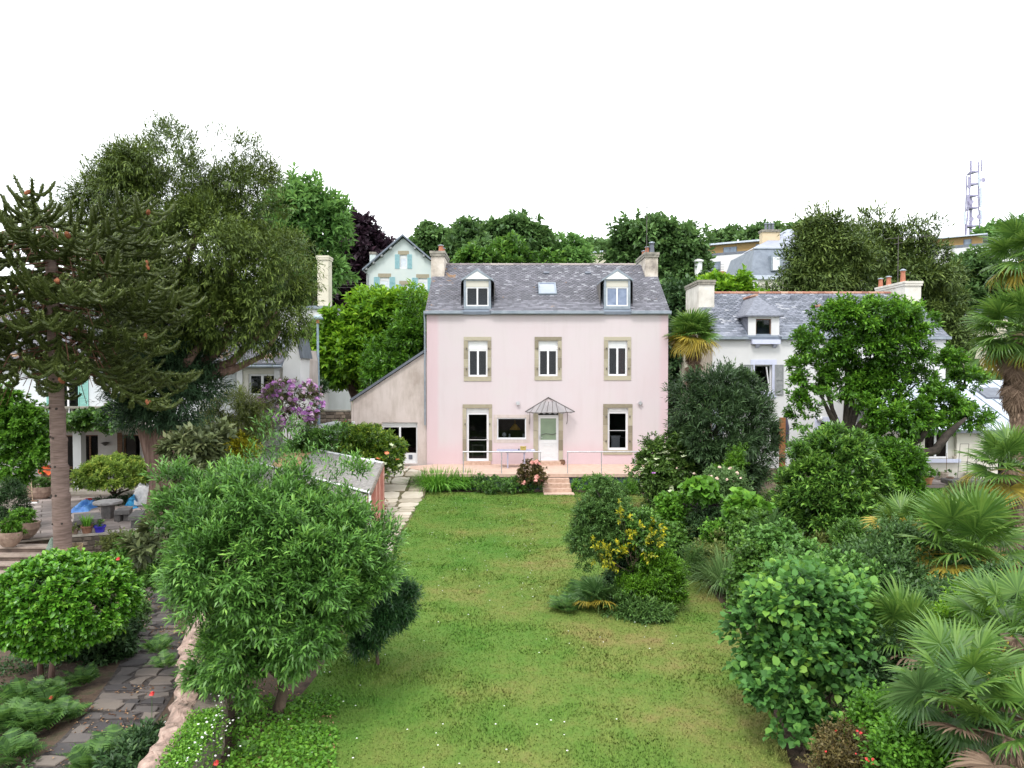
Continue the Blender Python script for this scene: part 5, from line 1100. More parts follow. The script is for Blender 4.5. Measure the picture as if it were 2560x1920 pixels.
# ================================================================== WHITE HOUSE ON THE LEFT WITH VERANDA
def H2(x, y): return x / 5.53, 940 + y / 5.53
def R2(x0, y0, x1, y1, Y): a, b = H2(x0, y0), H2(x1, y1); return rect(a[0], a[1], b[0], b[1], Y)
def left_house():
    Y = 32.2; Yf = 29.6; t = thing('veranda_house', 'white house with mint shutters and a balustraded balcony over a pillared veranda', 'house', (-18, Y, 0))
    x0, x1 = -27.0, P(590, 1000, Y).x; ze = P(1280, 905, Y).z; zb = P(1280, 1066, Yf).z; print('left', x1, ze, zb)
    up = R2(560, 20, 1010, 440, Y); up = (P(122, 0, Y).x, P(185, 0, Y).x, zb + .08, ze - .55)
    dl = (P(122, 0, Y).x, P(176, 0, Y).x, .11, R2(0, 820, 10, 830, Y)[3]); d1 = R2(1085, 815, 1358, 1340, Y); d1 = (d1[0], d1[1], .11, d1[3]); d2 = R2(1690, 810, 1935, 1105, Y); d2 = (d2[0], d2[1], .5, d2[3])
    w3 = (P(462, 0, Y).x, P(510, 0, Y).x, P(0, 1140, Y).z, P(0, 1083, Y).z); ups = [up, (P(300, 0, Y).x, P(345, 0, Y).x, up[2], up[3])]
    m = MB(); wall_face(m, x0, x1, zb, ze, Y, ups, .22); m.add([(x1, Y, -.1), (x1, 38, -.1), (x1, 38, ze), (x1, Y, ze)], [(0, 1, 2, 3)]); m.build('wall', 'bluewhite', t)
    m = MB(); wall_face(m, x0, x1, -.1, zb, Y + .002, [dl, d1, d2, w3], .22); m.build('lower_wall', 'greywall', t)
    for h in (dl, d1, d2, w3): room(t, h, Y + .28, 1.8)
    for h in ups: room(t, h, Y + .28, 1.8); window(t, h, Y + .14, .07, 2)
    window(t, d1, Y + .14, .06, 2, 'wood', name='glazed_door'); window(t, dl, Y + .14, .06, 1, 'wood', name='glazed_door'); window(t, d2, Y + .14, .07, 1, 'wood'); window(t, w3, Y + .14, .06, 2, 'wood')
    MB().bbox(w3[0] - .1, w3[1] + .1, Y - .1, Y + .05, w3[2] - .07, w3[2], .01).build('window_sill', 'pinkdark', t)
    MB().box(d2[0] - .22, d2[0], Y - .03, Y + .02, .11, d2[3] + .1).build('door_frame', 'wood', t)
    for a, b in (((104, 107), (105, 127)), ((185, 0), (185, 210))): shutter(t, P(b[0], 0, Y).x, P(b[1], 0, Y).x, Y, up[2], up[3], 'mint')
    # balcony slab, pillars, balustrade
    MB().box(x0, P(600, 0, Yf).x, Yf - .05, Y - .002, zb - .22, zb).build('balcony', 'concrete', t)
    for u in (42, 186, 362): x = P(u, 0, Yf + .3).x; MB().bbox(x - .17, x + .17, Yf + .1, Yf + .45, .11, zb - .22, .02).build('pillar', 'whitewall', t)
    zt = P(1280, 1016, Yf).z
    rl = MB().bbox(x0, P(330, 0, Yf).x, Yf - .02, Yf + .16, zt - .09, zt, .02).build('balustrade', 'cap', t)
    MB().bbox(x0, P(330, 0, Yf).x, Yf - .02, Yf + .16, zb, zb + .08, .01).build('base_rail', 'cap', rl)
    x = P(0, 0, Yf).x; h = zt - .09 - zb - .08
    while x < P(330, 0, Yf).x:
        m = MB(); m.lathe(x, Yf + .07, [(.06, zb + .08), (.06, zb + .12), (.035, zb + .16), (.07, zb + .08 + h * .38), (.05, zb + .08 + h * .6), (.03, zb + .08 + h * .75), (.055, zb + .08 + h * .9), (.06, zt - .09)], 8); m.build('baluster', 'cap', rl); x += .21
    for u in (60, 256): x = P(u, 0, Yf).x; MB().bbox(x - .12, x + .12, Yf - .04, Yf + .2, zb, zt + .15, .02).build('newel', 'cap', rl)
    c = P(*H2(1480, 930), Y); m = MB(); m.lathe(c.x, Y - .15, [(.03, c.z - .1), (.14, c.z + .0), (.2, c.z + .03), (.03, c.z + .08)], 10); m.box(c.x - .02, c.x + .02, Y - .15, Y, c.z - .02, c.z + .02); m.build('wall_lamp', 'iron', t)
    yr = Y + 4; zr = ze + 3.2; s = 3.2 / 4; rf = MB().hull([(x0, Y - .3, ze - .24), (x1 + .2, Y - .3, ze - .24), (x1 + .2, yr, zr), (x0, yr, zr)], [(x0, Y - .3, ze - .12), (x1 + .2, Y - .3, ze - .12), (x1 + .2, yr, zr + .12), (x0, yr, zr + .12)]).build('roof', 'farslate', t)
    an = math.atan(s); slates(rf, (x0, Y - .3, ze - .12), (1, 0, 0), (0, math.cos(an), math.sin(an)), x1 + .2 - x0, 5.1, .27, .17, 'slate', 0, seed=9)
    # wing with the wide window, right of the yew
    Yw = 31.4; q = lambda x, y: (560 + x / 4.365, 740 + y / 4.365); a, b = P(*q(150, 800), Yw).x, P(*q(640, 800), Yw).x; zt = P(*q(0, 765), Yw).z
    w = rect(*q(262, 850), *q(560, 1085), Yw); m = MB(); wall_face(m, a, b, -.1, zt, Yw, [w], .2); m.build('wing_wall', 'creamwall', t); room(t, w, Yw + .25, 1.5); window(t, w, Yw + .1, .09, 2)
    for u in (190, 600): x = P(*q(u, 800), Yw).x; MB().box(x - .2, x + .05, Yw - .06, Yw - .003, 0, zt - .02).build('pilaster', 'whitewall', t)
    zt2 = P(*q(0, 500), Yw + 3).z; rf = MB().hull([(a - 1.2, Yw - .2, zt - .05), (b, Yw - .2, zt - .05), (b, Yw + 3.2, zt2), (a - 1.2, Yw + 3.2, zt2)], [(a - 1.2, Yw - .2, zt + .07), (b, Yw - .2, zt + .07), (b, Yw + 3.2, zt2 + .12), (a - 1.2, Yw + 3.2, zt2 + .12)]).build('wing_roof', 'farslate', t)
    an = math.atan2(zt2 - zt, 3.4); slates(rf, (a - 1.2, Yw - .2, zt + .07), (1, 0, 0), (0, math.cos(an), math.sin(an)), b - a + 1.2, 3.4 / math.cos(an), .27, .17, 'slate', 0, seed=19)
    MB().tube([(a - .2, Yw - .28, zt - .02), (b + .05, Yw - .28, zt - .02)], .06, 8).build('gutter', 'zinc', t)
    # white parapet gable beside it
    Yp = 31.2; pts = [q(640, 1060), q(828, 1060), q(838, 690), q(795, 470), q(735, 490), q(642, 750)]; m = MB(); m.prism([(P(u, v, Yp).x, P(u, v, Yp).z) for u, v in pts], Yp, Yp + 1.4); m.build('parapet_gable', 'whitewall', t)
    e = [P(*q(795, 455), Yp), P(*q(840, 680), Yp)]; MB().hull([(e[0].x - .02, Yp - .06, e[0].z), (e[0].x + .12, Yp - .06, e[0].z), (e[0].x + .12, Yp + 1.4, e[0].z), (e[0].x - .02, Yp + 1.4, e[0].z)], [(e[1].x - .02, Yp - .06, e[1].z), (e[1].x + .12, Yp - .06, e[1].z), (e[1].x + .12, Yp + 1.4, e[1].z), (e[1].x - .02, Yp + 1.4, e[1].z)]).build('verge', 'anthracite', t)
    sl = [q(835, 590), q(880, 590), q(900, 700), q(830, 780)]; m = MB(); m.prism([(P(u, v, 33).x, P(u, v, 33).z) for u, v in [q(825, 1000), q(905, 1000)] + sl[::-1][1:3][::1]] , 33, 35); m.build('side_wing', 'annexe', t)
left_house()
def gable_house_behind():
    Y = 44; t = thing('tall_white_house', 'tall white house wall with beige chimney rising between the yew and the bright green tree', 'house', (-12.8, Y, -.6))
    a, b = P(690, 0, Y).x, P(817, 0, Y).x; z = P(0, 772, Y).z; MB().box(a, b, Y, Y + 6, -.7, z).build('wall', 'whitewall', t); MB().bbox(a - .1, b + .15, Y - .15, Y + 6.1, z, z + .18, .03).build('cornice', 'zinc', t)
    c, d = P(784, 0, Y).x, P(812, 0, Y).x; chimney(t, c, d, Y + .5, Y + 1.4, z + .18, P(0, 636, Y).z, 'beigewall', 'beigewall')
gable_house_behind()

# ================================================================== BACKGROUND BUILDINGS
def H3(x, y): return 900 + x / 8.295, 560 + y / 8.295
def teal_house():
    Y = 74.0; t = thing('gabled_house', 'cream gabled house with teal shutters on the slope behind the pink house', 'house', (-12, Y, gz(-12, Y)))
    pu = lambda x, y: P(*H3(x, y), Y); x0, x1 = pu(130, 0).x, pu(1660, 0).x; xm = pu(895, 0).x; za = pu(0, 290).z; zl = pu(0, 950).z; zb = gz(-12, Y) - 1
    wins = [((415, 1110, 605, 1400), 1), ((1205, 1125, 1395, 1400), 1), ((828, 640, 975, 925), 1), ((855, 1262, 1005, 1520), 2)]
    hs = [rect(*H3(a, b), *H3(c, d), Y) for (a, b, c, d), _ in wins]; hs[0] = (*hs[0][:2], hs[0][2] - .3, hs[0][3]); hs[1] = (*hs[1][:2], hs[1][2] - .3, hs[1][3])
    hsw = [hs[0], hs[1], hs[3]]
    m = MB(); wall_face(m, x0, x1, zb, zl, Y, hsw, .2)
    a2, b2, c2, d2 = hs[2]; sl = (za - zl) / (xm - x0)
    def top(x): return za - abs(x - xm) * sl
    m.add([(x0, Y, zl), (a2, Y, zl), (a2, Y, top(a2))], [(0, 1, 2)]); m.add([(b2, Y, zl), (x1, Y, zl), (b2, Y, top(b2))], [(0, 1, 2)])
    m.add([(a2, Y, zl), (b2, Y, zl), (b2, Y, c2), (a2, Y, c2)], [(0, 1, 2, 3)]) if c2 > zl else None
    m.add([(a2, Y, d2), (b2, Y, d2), (b2, Y, top(b2)), (xm, Y, za), (a2, Y, top(a2))], [(0, 1, 2, 3, 4)])
    m.add([(x0, Y, zb), (x0, Y + 10, zb), (x0, Y + 10, zl), (x0, Y, zl)], [(3, 2, 1, 0)]); m.add([(x1, Y, zb), (x1, Y + 10, zb), (x1, Y + 10, zl), (x1, Y, zl)], [(0, 1, 2, 3)]); m.build('wall', 'paleblue', t)
    for (q, sa), h in zip(wins, hs):
        window(t, h, Y + .1, .09, sa, pane='curtainpane', box=.28); w = .62 * (h[1] - h[0]) if h is not hs[0] and h is not hs[1] else .55 * (h[1] - h[0])
        w = .85; w = min(w, .5 * (h[1] - h[0]) + .1)
        for a, b in ((h[0] - w - .05, h[0] - .05), (h[1] + .05, h[1] + w + .05)): shutter(t, a, b, Y, h[2], h[3] + .05, 'teal', 3)
        MB().bbox(h[0] - .2, h[1] + .2, Y - .03, Y + .02, h[3] + .01, h[3] + .42, .02).build('lintel', 'stone', t)
    for sg, xe in ((-1, x0 - .35), (1, x1 + .35)):
        p, q = (xm, za + .15), (xe, top(xe) + .15); m = MB(); m.hull([(p[0], Y - .5, p[1]), (q[0], Y - .5, q[1]), (q[0], Y + 10.3, q[1]), (p[0], Y + 10.3, p[1])], [(p[0], Y - .5, p[1] + .2), (q[0], Y - .5, q[1] + .2), (q[0], Y + 10.3, q[1] + .2), (p[0], Y + 10.3, p[1] + .2)]); m.build('roof', 'farslate', t)
        for f in (.3, .52, .72, .9): bx = xm + (xe - xm) * f; MB().box(bx - .1, bx + .1, Y - .45, Y - .01, top(bx) - .12, top(bx) + .1).build('rafter_end', 'greyshutter', t)
    a, b = pu(150, 0).x, pu(272, 0).x; chimney(t, a, b, Y + 1.2, Y + 3.2, zl - .5, pu(0, 540).z, 'paleblue', 'cap', ledge=.05)
    m = MB(); m.tube([(x0 - .3, Y - .3, zl - .1), (x0 + .15, Y - .1, zl - .5), (x0 + .15, Y - .1, zb)], .07, 6); m.build('downpipe', 'greyshutter', t)
M['paleblue'] = surf('pale_cool_render', (.50, .57, .57), (.57, .62, .60), .5, .85, .1)
teal_house()

def H7(x, y): return 1740 + x / 6.9125, 560 + y / 6.9125
def facade_pt(org, dirx, s, z): return (org[0] + dirx[0] * s, org[1] + dirx[1] * s, z)
def oblique_building(name, label, cat, ua, ub, Ya, Yb, vtop, bands, wins, depth=9, balconies=(), extra=None, vref=None):
    """flat-roofed block; wall runs from (ua,Ya) to (ub,Yb); heights in photo pixels read at the left end"""
    A = P(ua, vtop, Ya); B = P(ub, vtop, Yb); d = Vector((B.x - A.x, B.y - A.y, 0)); L = d.length; d.normalize(); nb = Vector((-d.y, d.x, 0)) if -d.y * 0 + d.x > 0 else Vector((d.y, -d.x, 0))
    t = thing(name, label, cat, (A.x, A.y, gz(A.x, A.y)))
    zz = lambda v: P(ua, v, Ya).z
    def blk(s0, s1, v0, v1, o0, o1, nm, mt, par=t):
        z0, z1 = zz(v1), zz(v0); f = lambda s, o, z: (A.x + d.x * s + nb.x * o, A.y + d.y * s + nb.y * o, z)
        return MB().hull([f(s0, o0, z0), f(s1, o0, z0), f(s1, o1, z0), f(s0, o1, z0)], [f(s0, o0, z1), f(s1, o0, z1), f(s1, o1, z1), f(s0, o1, z1)]).build(nm, mt, par)
    def su(u):                                              # distance along the wall of photo column u
        k = (u - 1280) / FPX; return (k * A.y - A.x) / (d.x - k * d.y)
    for (v0, v1, o, nm, mt, e0, e1) in bands: blk(-e0, L + e1, v0, v1, o, depth, nm, mt)
    for (u0, u1, v0, v1, o, mt) in wins:
        s0, s1 = su(u0), su(u1); w = blk(s0, s1, v0, v1, o - .06, o + .05, 'window', 'anthracite'); n = 2 if s1 - s0 > 1.6 else 1
        for k in range(n): a = s0 + .12 + (s1 - s0 - .12) * k / n; blk(a, a + (s1 - s0 - .12) / n - .12, v0 + .7, v1 - .7, o - .09, o - .062, 'pane', mt, w)
    for (u0, u1, v0, v1) in balconies:
        s0, s1 = su(u0), su(u1); b = blk(s0, s1, v1 - 5, v1, -1.5, -.01, 'balcony', 'brownclad')
        for vv in (v0, v0 + (v1 - v0) * .3, v0 + (v1 - v0) * .55): blk(s0, s1, vv, vv + .7, -1.5, -1.45, 'rail', 'anthracite', b)
        blk(s0, s1 - .6, v1 - 12, v1 - 5.2, -1.42, -1.4, 'panel', 'anthracite', b)
        k = s0
        while k <= s1: blk(k, k + .06, v0, v1 - 5, -1.5, -1.44, 'baluster', 'anthracite', b); k += .9
    return t, blk, su
def apartments():
    # left block: Ya farther, right end nearer
    vt = 610
    t, blk, su = oblique_building('apartment_building', 'modern flat-roofed apartment building with bronze top storey, left of the mansard house', 'apartment building', 1752, 1915, 104, 99.5, vt,
        [(610, 614, .3, 'roof_edge', 'zincpale', .8, .8), (614, 637, .9, 'top_storey', 'brownclad', 0, 0), (636, 642.5, .0, 'parapet', 'anthracite', 0, 0), (642.5, 730, .02, 'wall', 'whitewall', 0, 0)],
        [(1803, 1837, 621, 635, .9, 'glassdark'), (1884, 1900, 620, 634, .9, 'glassdark'), (1766, 1800, 657, 680, .02, 'glassdark'), (1833, 1847, 654, 686, .02, 'glassdark'), (1788, 1801, 696, 716, .02, 'glassdark'), (1833, 1847, 696, 722, .02, 'glassdark'), (1861, 1864, 692, 720, .02, 'glassdark')],
        balconies=[(1753, 1814, 668, 690), (1859, 1870, 664, 688)])
    blk(su(1856), su(1858), 646, 725, -.15, -.02, 'downpipe', 'mast'); blk(su(1803), su(1815), 604, 610, 3, 4, 'roof_hood', 'white'); blk(su(1837), su(1840), 604, 610, 1, 1.3, 'vent_pipe', 'white')
    t, blk, su = oblique_building('apartment_building', 'modern flat-roofed apartment building with bronze top storey, right of the cedars below the radio mast', 'apartment building', 2310, 2456, 104, 100, 596,
        [(596, 599, .3, 'roof_edge', 'zincpale', .5, .6), (599, 621, .9, 'top_storey', 'brownclad', 0, 0), (620, 627, .0, 'parapet', 'anthracite', 0, 3.2), (627, 700, .02, 'wall', 'whitewall', 0, 3.2)],
        [(2404, 2424, 605, 622, .9, 'glassdark'), (2404, 2440, 643, 658, .02, 'glassdark'), (2312, 2335, 610, 622, .9, 'glassdark')])
apartments()
def mansard():
    Y = 78; t = thing('mansard_house', 'grand house with grey mansard slate roof and cream chimney beyond the cedars', 'house', (28, Y, gz(28, Y)))
    p = lambda x, y, yy=Y: P(*H7(x, y), yy); x0, x1 = p(940, 0).x, p(2150, 0).x; za = p(0, 925).z; zb = gz(28, Y) - 1; yb = Y + 11
    MB().box(x0 + .2, x1, Y + .2, yb, zb, za - .2).build('wall', 'creamwall', t); MB().box(x0 + .21, x0 + .95, Y + .14, Y + .195, zb, za - .25).build('corner_pilaster', 'whitewall', t)
    MB().bbox(x0 - .05, x1, Y - .05, yb, za - .2, za + .25, .08).build('cornice', 'zincpale', t)
    z0, z1 = za + .25, p(0, 435, Y + 1.3).z; xt = p(1005, 0, Y + 1.3).x; xb = p(950, 0).x
    MB().add([(xb, Y, z0), (x1, Y, z0), (x1, Y + 1.3, z1), (xt, Y + 1.3, z1), (xb, yb, z0), (xt, yb - 1.3, z1), ((xb + xt) / 2 - .12, Y + .4, (z0 + z1) / 2)], [(0, 1, 2, 3), (0, 3, 5, 4)]).build('mansard_roof', 'farslate', t)
    MB().bbox(xt - .1, x1, Y + 1.2, Y + 1.4, z1, z1 + .12, .02).build('break_moulding', 'zinc', t)
    zr = p(0, 92, Y + 5.5).z; xr = p(1580, 0, Y + 5.5).x
    MB().add([(xt, Y + 1.3, z1 + .1), (x1 + 1, Y + 1.3, z1 + .1), (x1 + 1, Y + 5.5, zr), (xr, Y + 5.5, zr), (xt, yb - 1.3, z1 + .1)], [(0, 1, 2, 3), (0, 3, 4)]).build('upper_roof', 'farslatepale', t)
    d = rect(*H7(1300, 530), *H7(1478, 812), Y); m = MB(); m.bbox(d[0], d[1], Y - .05, Y + 1.5, d[2], d[3], .05); dm = m.build('dormer', 'zinc', t)
    w = rect(*H7(1330, 575), *H7(1442, 795), Y - .1); window(dm, w, Y - .13, .1, 1, pane='curtainpane', th=.07, name='dormer_window')
    a, b = p(1150, 0, Y + 3).x, p(1450, 0, Y + 3).x; zc = p(0, 100, Y + 3).z; c = chimney(t, a, b, Y + 3, Y + 4, z1, zc, 'ochre', 'cap', [(a + (b - a) * f, Y + 3.5, .16, .75, 'anthracite') for f in (.28, .48, .68)], .12)
M['ochre'] = surf('ochre_cream_render', (.54, .43, .28), (.6, .49, .34), 1, .85)
mansard()
def far_bits():
    Y = 95; a, b = P(1452, 0, Y).x, P(1532, 0, Y).x; m = MB(); z0, z1 = P(0, 665, Y).z, P(0, 637, Y).z; m.add([(a, Y, z0 - 3), (b, Y, z0 - 3), (b, Y, z1 + .5), (a, Y, z1), (a, Y + 6, z0 - 3), (b, Y + 6, z0 - 3), (b, Y + 6, z1 + .5), (a, Y + 6, z1)], [(0, 1, 2, 3), (3, 2, 6, 7), (1, 5, 6, 2), (4, 0, 3, 7)])
    t = thing('flat_roofed_house', 'low flat-roofed beige house peeping over the ridge between the trees', 'house', (a, Y, z0 - 3)); m.build('wall', 'beigewall', t); MB().hull([(a - .2, Y - .2, z1), (b + .2, Y - .2, z1 + .5), (b + .2, Y + 6, z1 + .5), (a - .2, Y + 6, z1)], [(a - .2, Y - .2, z1 + .2), (b + .2, Y - .2, z1 + .7), (b + .2, Y + 6, z1 + .7), (a - .2, Y + 6, z1 + .2)]).build('roof', 'zincpale', t)
    # pole and beige wall seen right of the cedars
    Y = 60; t = thing('beige_house', 'beige house wall half hidden between the cedars and the tall palm', 'house', (41, Y, gz(41, Y))); a, b = P(2405, 0, Y).x, P(2530, 0, Y).x; zb, zt = gz(41, Y) - 2, P(0, 790, Y).z
    MB().box(a, b, Y, Y + 7, zb - 6, zt).build('wall', 'beigewall', t); gable_roof(t, a - .3, b + .3, Y, Y + 7, zt, zt + 2.4, 'farslate'); w = rect(2428, 838, 2444, 868, Y); window(t, w, Y - .04, .08, 2, pane='glassdark')
    # white post beside left apartment block
    Y = 60; c = P(1749, 0, Y); m = MB(); m.tube([(c.x, Y, P(0, 720, Y).z - 1), (c.x, Y, P(0, 655, Y).z)], .33, 12); m.lathe(c.x, Y, [(.45, P(0, 655, Y).z), (.45, P(0, 651, Y).z), (.2, P(0, 648, Y).z)], 12); tag(m.build('flue', 'white'), 'round white flue pipe standing left of the apartment building', 'flue')
far_bits()
def radio_mast():
    Y = 150; t = thing('radio_mast', 'tall lattice radio mast with antennas above the flat-roofed building', 'radio mast', (P(2437, 0, Y).x, Y, gz(90, Y)))
    q = lambda x, y: P(2300 + x / 6.381, 380 + y / 6.381, Y); z = lambda y: q(0, y).z; k = FPX / Y
    zs = [1500, 1190, 900, 705, 520, 325, 160]; lx = [745, 757, 780, 795, 808, 812, 812]; rx = [985, 970, 950, 940, 940, 940, 940]; w = Y / FPX / 6.381
    for side, xs in (('l', lx), ('r', rx)): MB().tube([(q(x, 0).x, Y, z(y)) for x, y in zip(xs, zs)], .16, 6).build('leg', 'mast', t)
    xm = [(a + b) / 2 for a, b in zip(lx, rx)]; MB().tube([(q(x, 0).x, Y + 2.6, z(y)) for x, y in list(zip(xm, zs))[:-1]], .14, 6).build('leg', 'mast', t)
    for i in range(1, 6):
        a, b, c = q(lx[i], 0).x, q(rx[i], 0).x, q(xm[i], 0).x; zz = z(zs[i]); MB().slab([(a, Y), (b, Y), (c, Y + 2.6)], zz, zz + .35).build('platform', 'mast', t)
        if i < 6: a2, b2 = q(lx[i + 1], 0).x, q(rx[i + 1], 0).x; z2 = z(zs[i + 1]); MB().tube([(c, Y + 2.6, zz), (b2, Y, z2)], .05, 4).build('brace', 'mast', t); MB().tube([(a, Y, zz + 1.3), (b, Y, zz + 1.3)], .05, 4).build('guard_rail', 'mast', t)
    MB().tube([(q(870, 0).x, Y + 1, z(1500)), (q(870, 0).x, Y + 1, z(720))], .3, 6).build('cable_ladder', 'mast', t)
    for x, y0, y1, r in ((795, 140, 340, .16), (770, 400, 590, .14), (752, 690, 900, .1), (712, 960, 1160, .22), (935, 340, 560, .22), (972, 120, 320, .08), (965, 580, 880, .25), (968, 930, 1150, .22)):
        x_ = q(x, 0).x; MB().bbox(x_ - r, x_ + r, Y - .5, Y - .2, z(y1), z(y0), .05).build('antenna', 'zincpale' if r > .2 else 'mast', t); MB().tube([(x_, Y - .2, z((y0 + y1) / 2)), (q(870, 0).x, Y + .5, z((y0 + y1) / 2))], .04, 4).build('arm', 'mast', t)
    for x, y in ((790, 1080), (905, 1045), (975, 460), (785, 810)):
        c = q(x, y); m = MB(); n = 10; m.add([(c.x, Y - .3, c.z)] + [(c.x + math.cos(i * .628) * .5, Y - .7, c.z + math.sin(i * .628) * .5) for i in range(n)], [(0, 1 + i, 1 + (i + 1) % n) for i in range(n)]); m.add([(c.x + math.cos(i * .628) * .5, Y - .68, c.z + math.sin(i * .628) * .5) for i in range(n)], [tuple(range(n))]); m.build('dish', 'mast', t)
radio_mast()
def lamp_post():
    Y = 35; c = P(797, 1060, Y); zt = P(0, 808, Y).z; t = thing('street_lamp', 'slim blue-grey street lamp with domed head beside the bright green tree', 'street lamp', (c.x, Y, 0))
    MB().tube([(c.x, Y, 0), (c.x, Y, 3), (c.x - .03, Y, zt)], [.09, .075, .055], 10).build('post', 'lamppost', t)
    MB().tube([(c.x - .03, Y, zt), (c.x - .03, Y, zt + .16)], .085, 10).build('collar', 'flowerorange', t)
    m = MB(); m.lathe(c.x - .03, Y, [(.10, zt + .16), (.26, zt + .2), (.27, zt + .26), (.2, zt + .34), (.08, zt + .39), (.03, zt + .42)], 14); m.build('lamp_head', 'lamppost', t)
lamp_post()
def white_gate():
    Y = 32.6; pts = [(772, 1100), (878, 1100), (878, 1062), (850, 1065), (842, 1052), (820, 1056), (795, 1062), (772, 1064)]
    m = MB(); m.prism([(P(u, v, Y).x, P(u, v, Y).z) for u, v in pts], Y, Y + .08); t = thing('white_gate', 'white solid gate with sloping top behind the laurel hedge', 'gate', (P(825, 0, Y).x, Y, 0)); m.build('panel', 'bluewhite', t)
    for u in (772, 843, 878): x = P(u, 0, Y).x; MB().bbox(x - .06, x + .06, Y - .04, Y + .12, 0, P(0, 1054, Y).z, .015).build('post', 'whitewall', t)
white_gate()
# ================================================================== TREES AND PLANTS
M['flowerlime'] = surf('greenish_white_petal', (.42, .50, .28), (.58, .62, .42), 9, .7)
Q = 1.0
def pl_(name, label, cat, uv, Y, lobes, mat, n, k, ln, w, zb=None, **kw):
    """uv: photo pixel of the stem foot at depth Y"""
    b = P(uv[0], uv[1], Y); b.z = zb if zb is not None else b.z
    return plant(name, label, cat, b, [LB(l[0], l[1], l[2], l[3], l[4], l[5] if len(l) > 5 else None) for l in lobes], mat, int(n * Q), k, ln, w, **kw)
# --- big yew, left
pl_('yew_tree', 'huge dark olive yew tree with drooping sprays and thick reddish trunk on the left', 'tree', (400, 1300), 25.0,
    [(450, 430, 25, 130, 120), (380, 500, 25.5, 170, 110), (580, 520, 25.5, 110, 130), (290, 600, 25, 110, 130), (500, 640, 25, 200, 150, 3.6), (640, 680, 25, 140, 130), (690, 770, 24.5, 110, 120), (420, 760, 25, 190, 120), (560, 800, 24.5, 130, 70), (680, 825, 24.5, 75, 45)],
    'yew', 30000, 8, .19, .036, zb=0, trunk=.36, bark='barkred', seed=2, clumps=420, rc=.62, twig=.42, inner=.40, rough=.16, up=.12, droop=.14, spread=.6, nlimb=14, curl=.3, fork=.5, gap=.02, keep=.8)
pl_('yew_skirt', 'dense very dark green conifer foliage clothing the lower trunk of the yew', 'shrub', (400, 1300), 24.6,
    [(410, 890, 24.5, 110, 65), (430, 960, 24.3, 105, 75), (400, 1020, 24.2, 88, 55), (350, 950, 24.3, 70, 55), (490, 920, 24.6, 50, 50)], 'yewdark', 9000, 8, .20, .035, zb=1.6,
    seed=3, clumps=160, rc=.5, twig=.35, inner=.35, rough=.2, droop=.1, spread=.6)
# gnarled bole of the yew with buttresses (its lower trunk is wide and bare)
def bole():
    b = P(400, 1300, 24.6); m = MB(); pts = []; n = 18; r = random.Random(3); H = 3.1; rows = 12; vs = []
    for j in range(rows + 1):
        h = H * j / rows
        for i in range(n):
            a = 2 * math.pi * i / n; rr = (.46 + .10 * abs(h / H - .35) * 2 + .07 * math.sin(a * 3 + h * 1.1) + .05 * math.sin(a * 5 - h * 1.7) + r.uniform(-.012, .012)); vs.append((b.x + .15 * math.sin(h) + rr * math.cos(a), b.y + rr * math.sin(a), h - .02))
    m.add(vs, [(j * n + i, j * n + (i + 1) % n, (j + 1) * n + (i + 1) % n, (j + 1) * n + i) for j in range(rows) for i in range(n)])
    yew = bpy.data.objects['yew_tree']; m.build('bole', 'barkred', yew, smooth=True)
bole()
# --- background trees
def bg(name, label, uv, Y, lobes, mat, n, ln, w, seed, **kw):
    x = P(uv[0], 900, Y).x
    d = dict(clumps=170, rc=1.15, twig=.6, inner=.4, rough=.14, nlimb=8); d.update(kw)
    return pl_(name, label, 'tree', uv, Y, lobes, mat, n, 6, ln, w, zb=gz(x, Y), trunk=d.pop('trunk', .35), bark='barkdark', seed=seed, **d)
bg('locust_tree', 'light feathery green tree behind the right side of the yew', (775, 900), 62, [(755, 520, 62, 70, 52), (800, 570, 62, 62, 60), (720, 590, 62, 70, 90), (790, 660, 62, 65, 60), (740, 720, 62, 70, 60)], 'locust', 9000, .5, .20, 5)
bg('copper_beech', 'dark purple copper beech left of the cream gabled house', (895, 900), 80, [(880, 590, 80, 40, 50), (915, 620, 80, 45, 40), (880, 680, 80, 62, 70), (930, 690, 80, 35, 45), (880, 750, 80, 62, 55)], 'copper', 9000, .55, .3, 6, rc=1.1)
bg('small_lime_tree', 'small round green tree behind the left chimney of the pink house', (1082, 800), 95, [(1080, 602, 95, 30, 24), (1065, 630, 95, 22, 20), (1100, 640, 95, 25, 20)], 'lime', 3200, .6, .35, 7, rc=1.2, clumps=60)
bg('lime_tree', 'big dark round-headed tree rising behind the middle of the pink house roof', (1230, 800), 88, [(1180, 600, 88, 55, 38), (1150, 640, 88, 42, 40), (1270, 585, 88, 62, 44), (1230, 640, 88, 80, 50), (1330, 620, 88, 45, 45), (1290, 660, 88, 60, 35)], 'lime', 11000, .6, .36, 8, rc=1.35)
bg('lime_tree', 'lower bushy tree with pale tips in front of the big round-headed tree', (1280, 800), 70, [(1270, 640, 70, 34, 24), (1190, 660, 70, 40, 18), (1370, 660, 70, 30, 15), (1240, 672, 70, 60, 15)], 'laurel', 5000, .45, .26, 9, rc=.8)
bg('lime_tree', 'pale green loose tree at the gap right of the big round-headed tree', (1410, 800), 92, [(1400, 635, 92, 30, 24), (1432, 640, 92, 26, 26), (1412, 665, 92, 45, 20)], 'locust', 4200, .55, .3, 10, clumps=80)
bg('far_tree', 'distant dark treetop behind the flat-roofed beige house', (1485, 800), 125, [(1475, 632, 125, 26, 18), (1505, 628, 125, 22, 14), (1490, 650, 125, 55, 18)], 'lime', 3200, .8, .5, 12, clumps=70, rc=1.5)
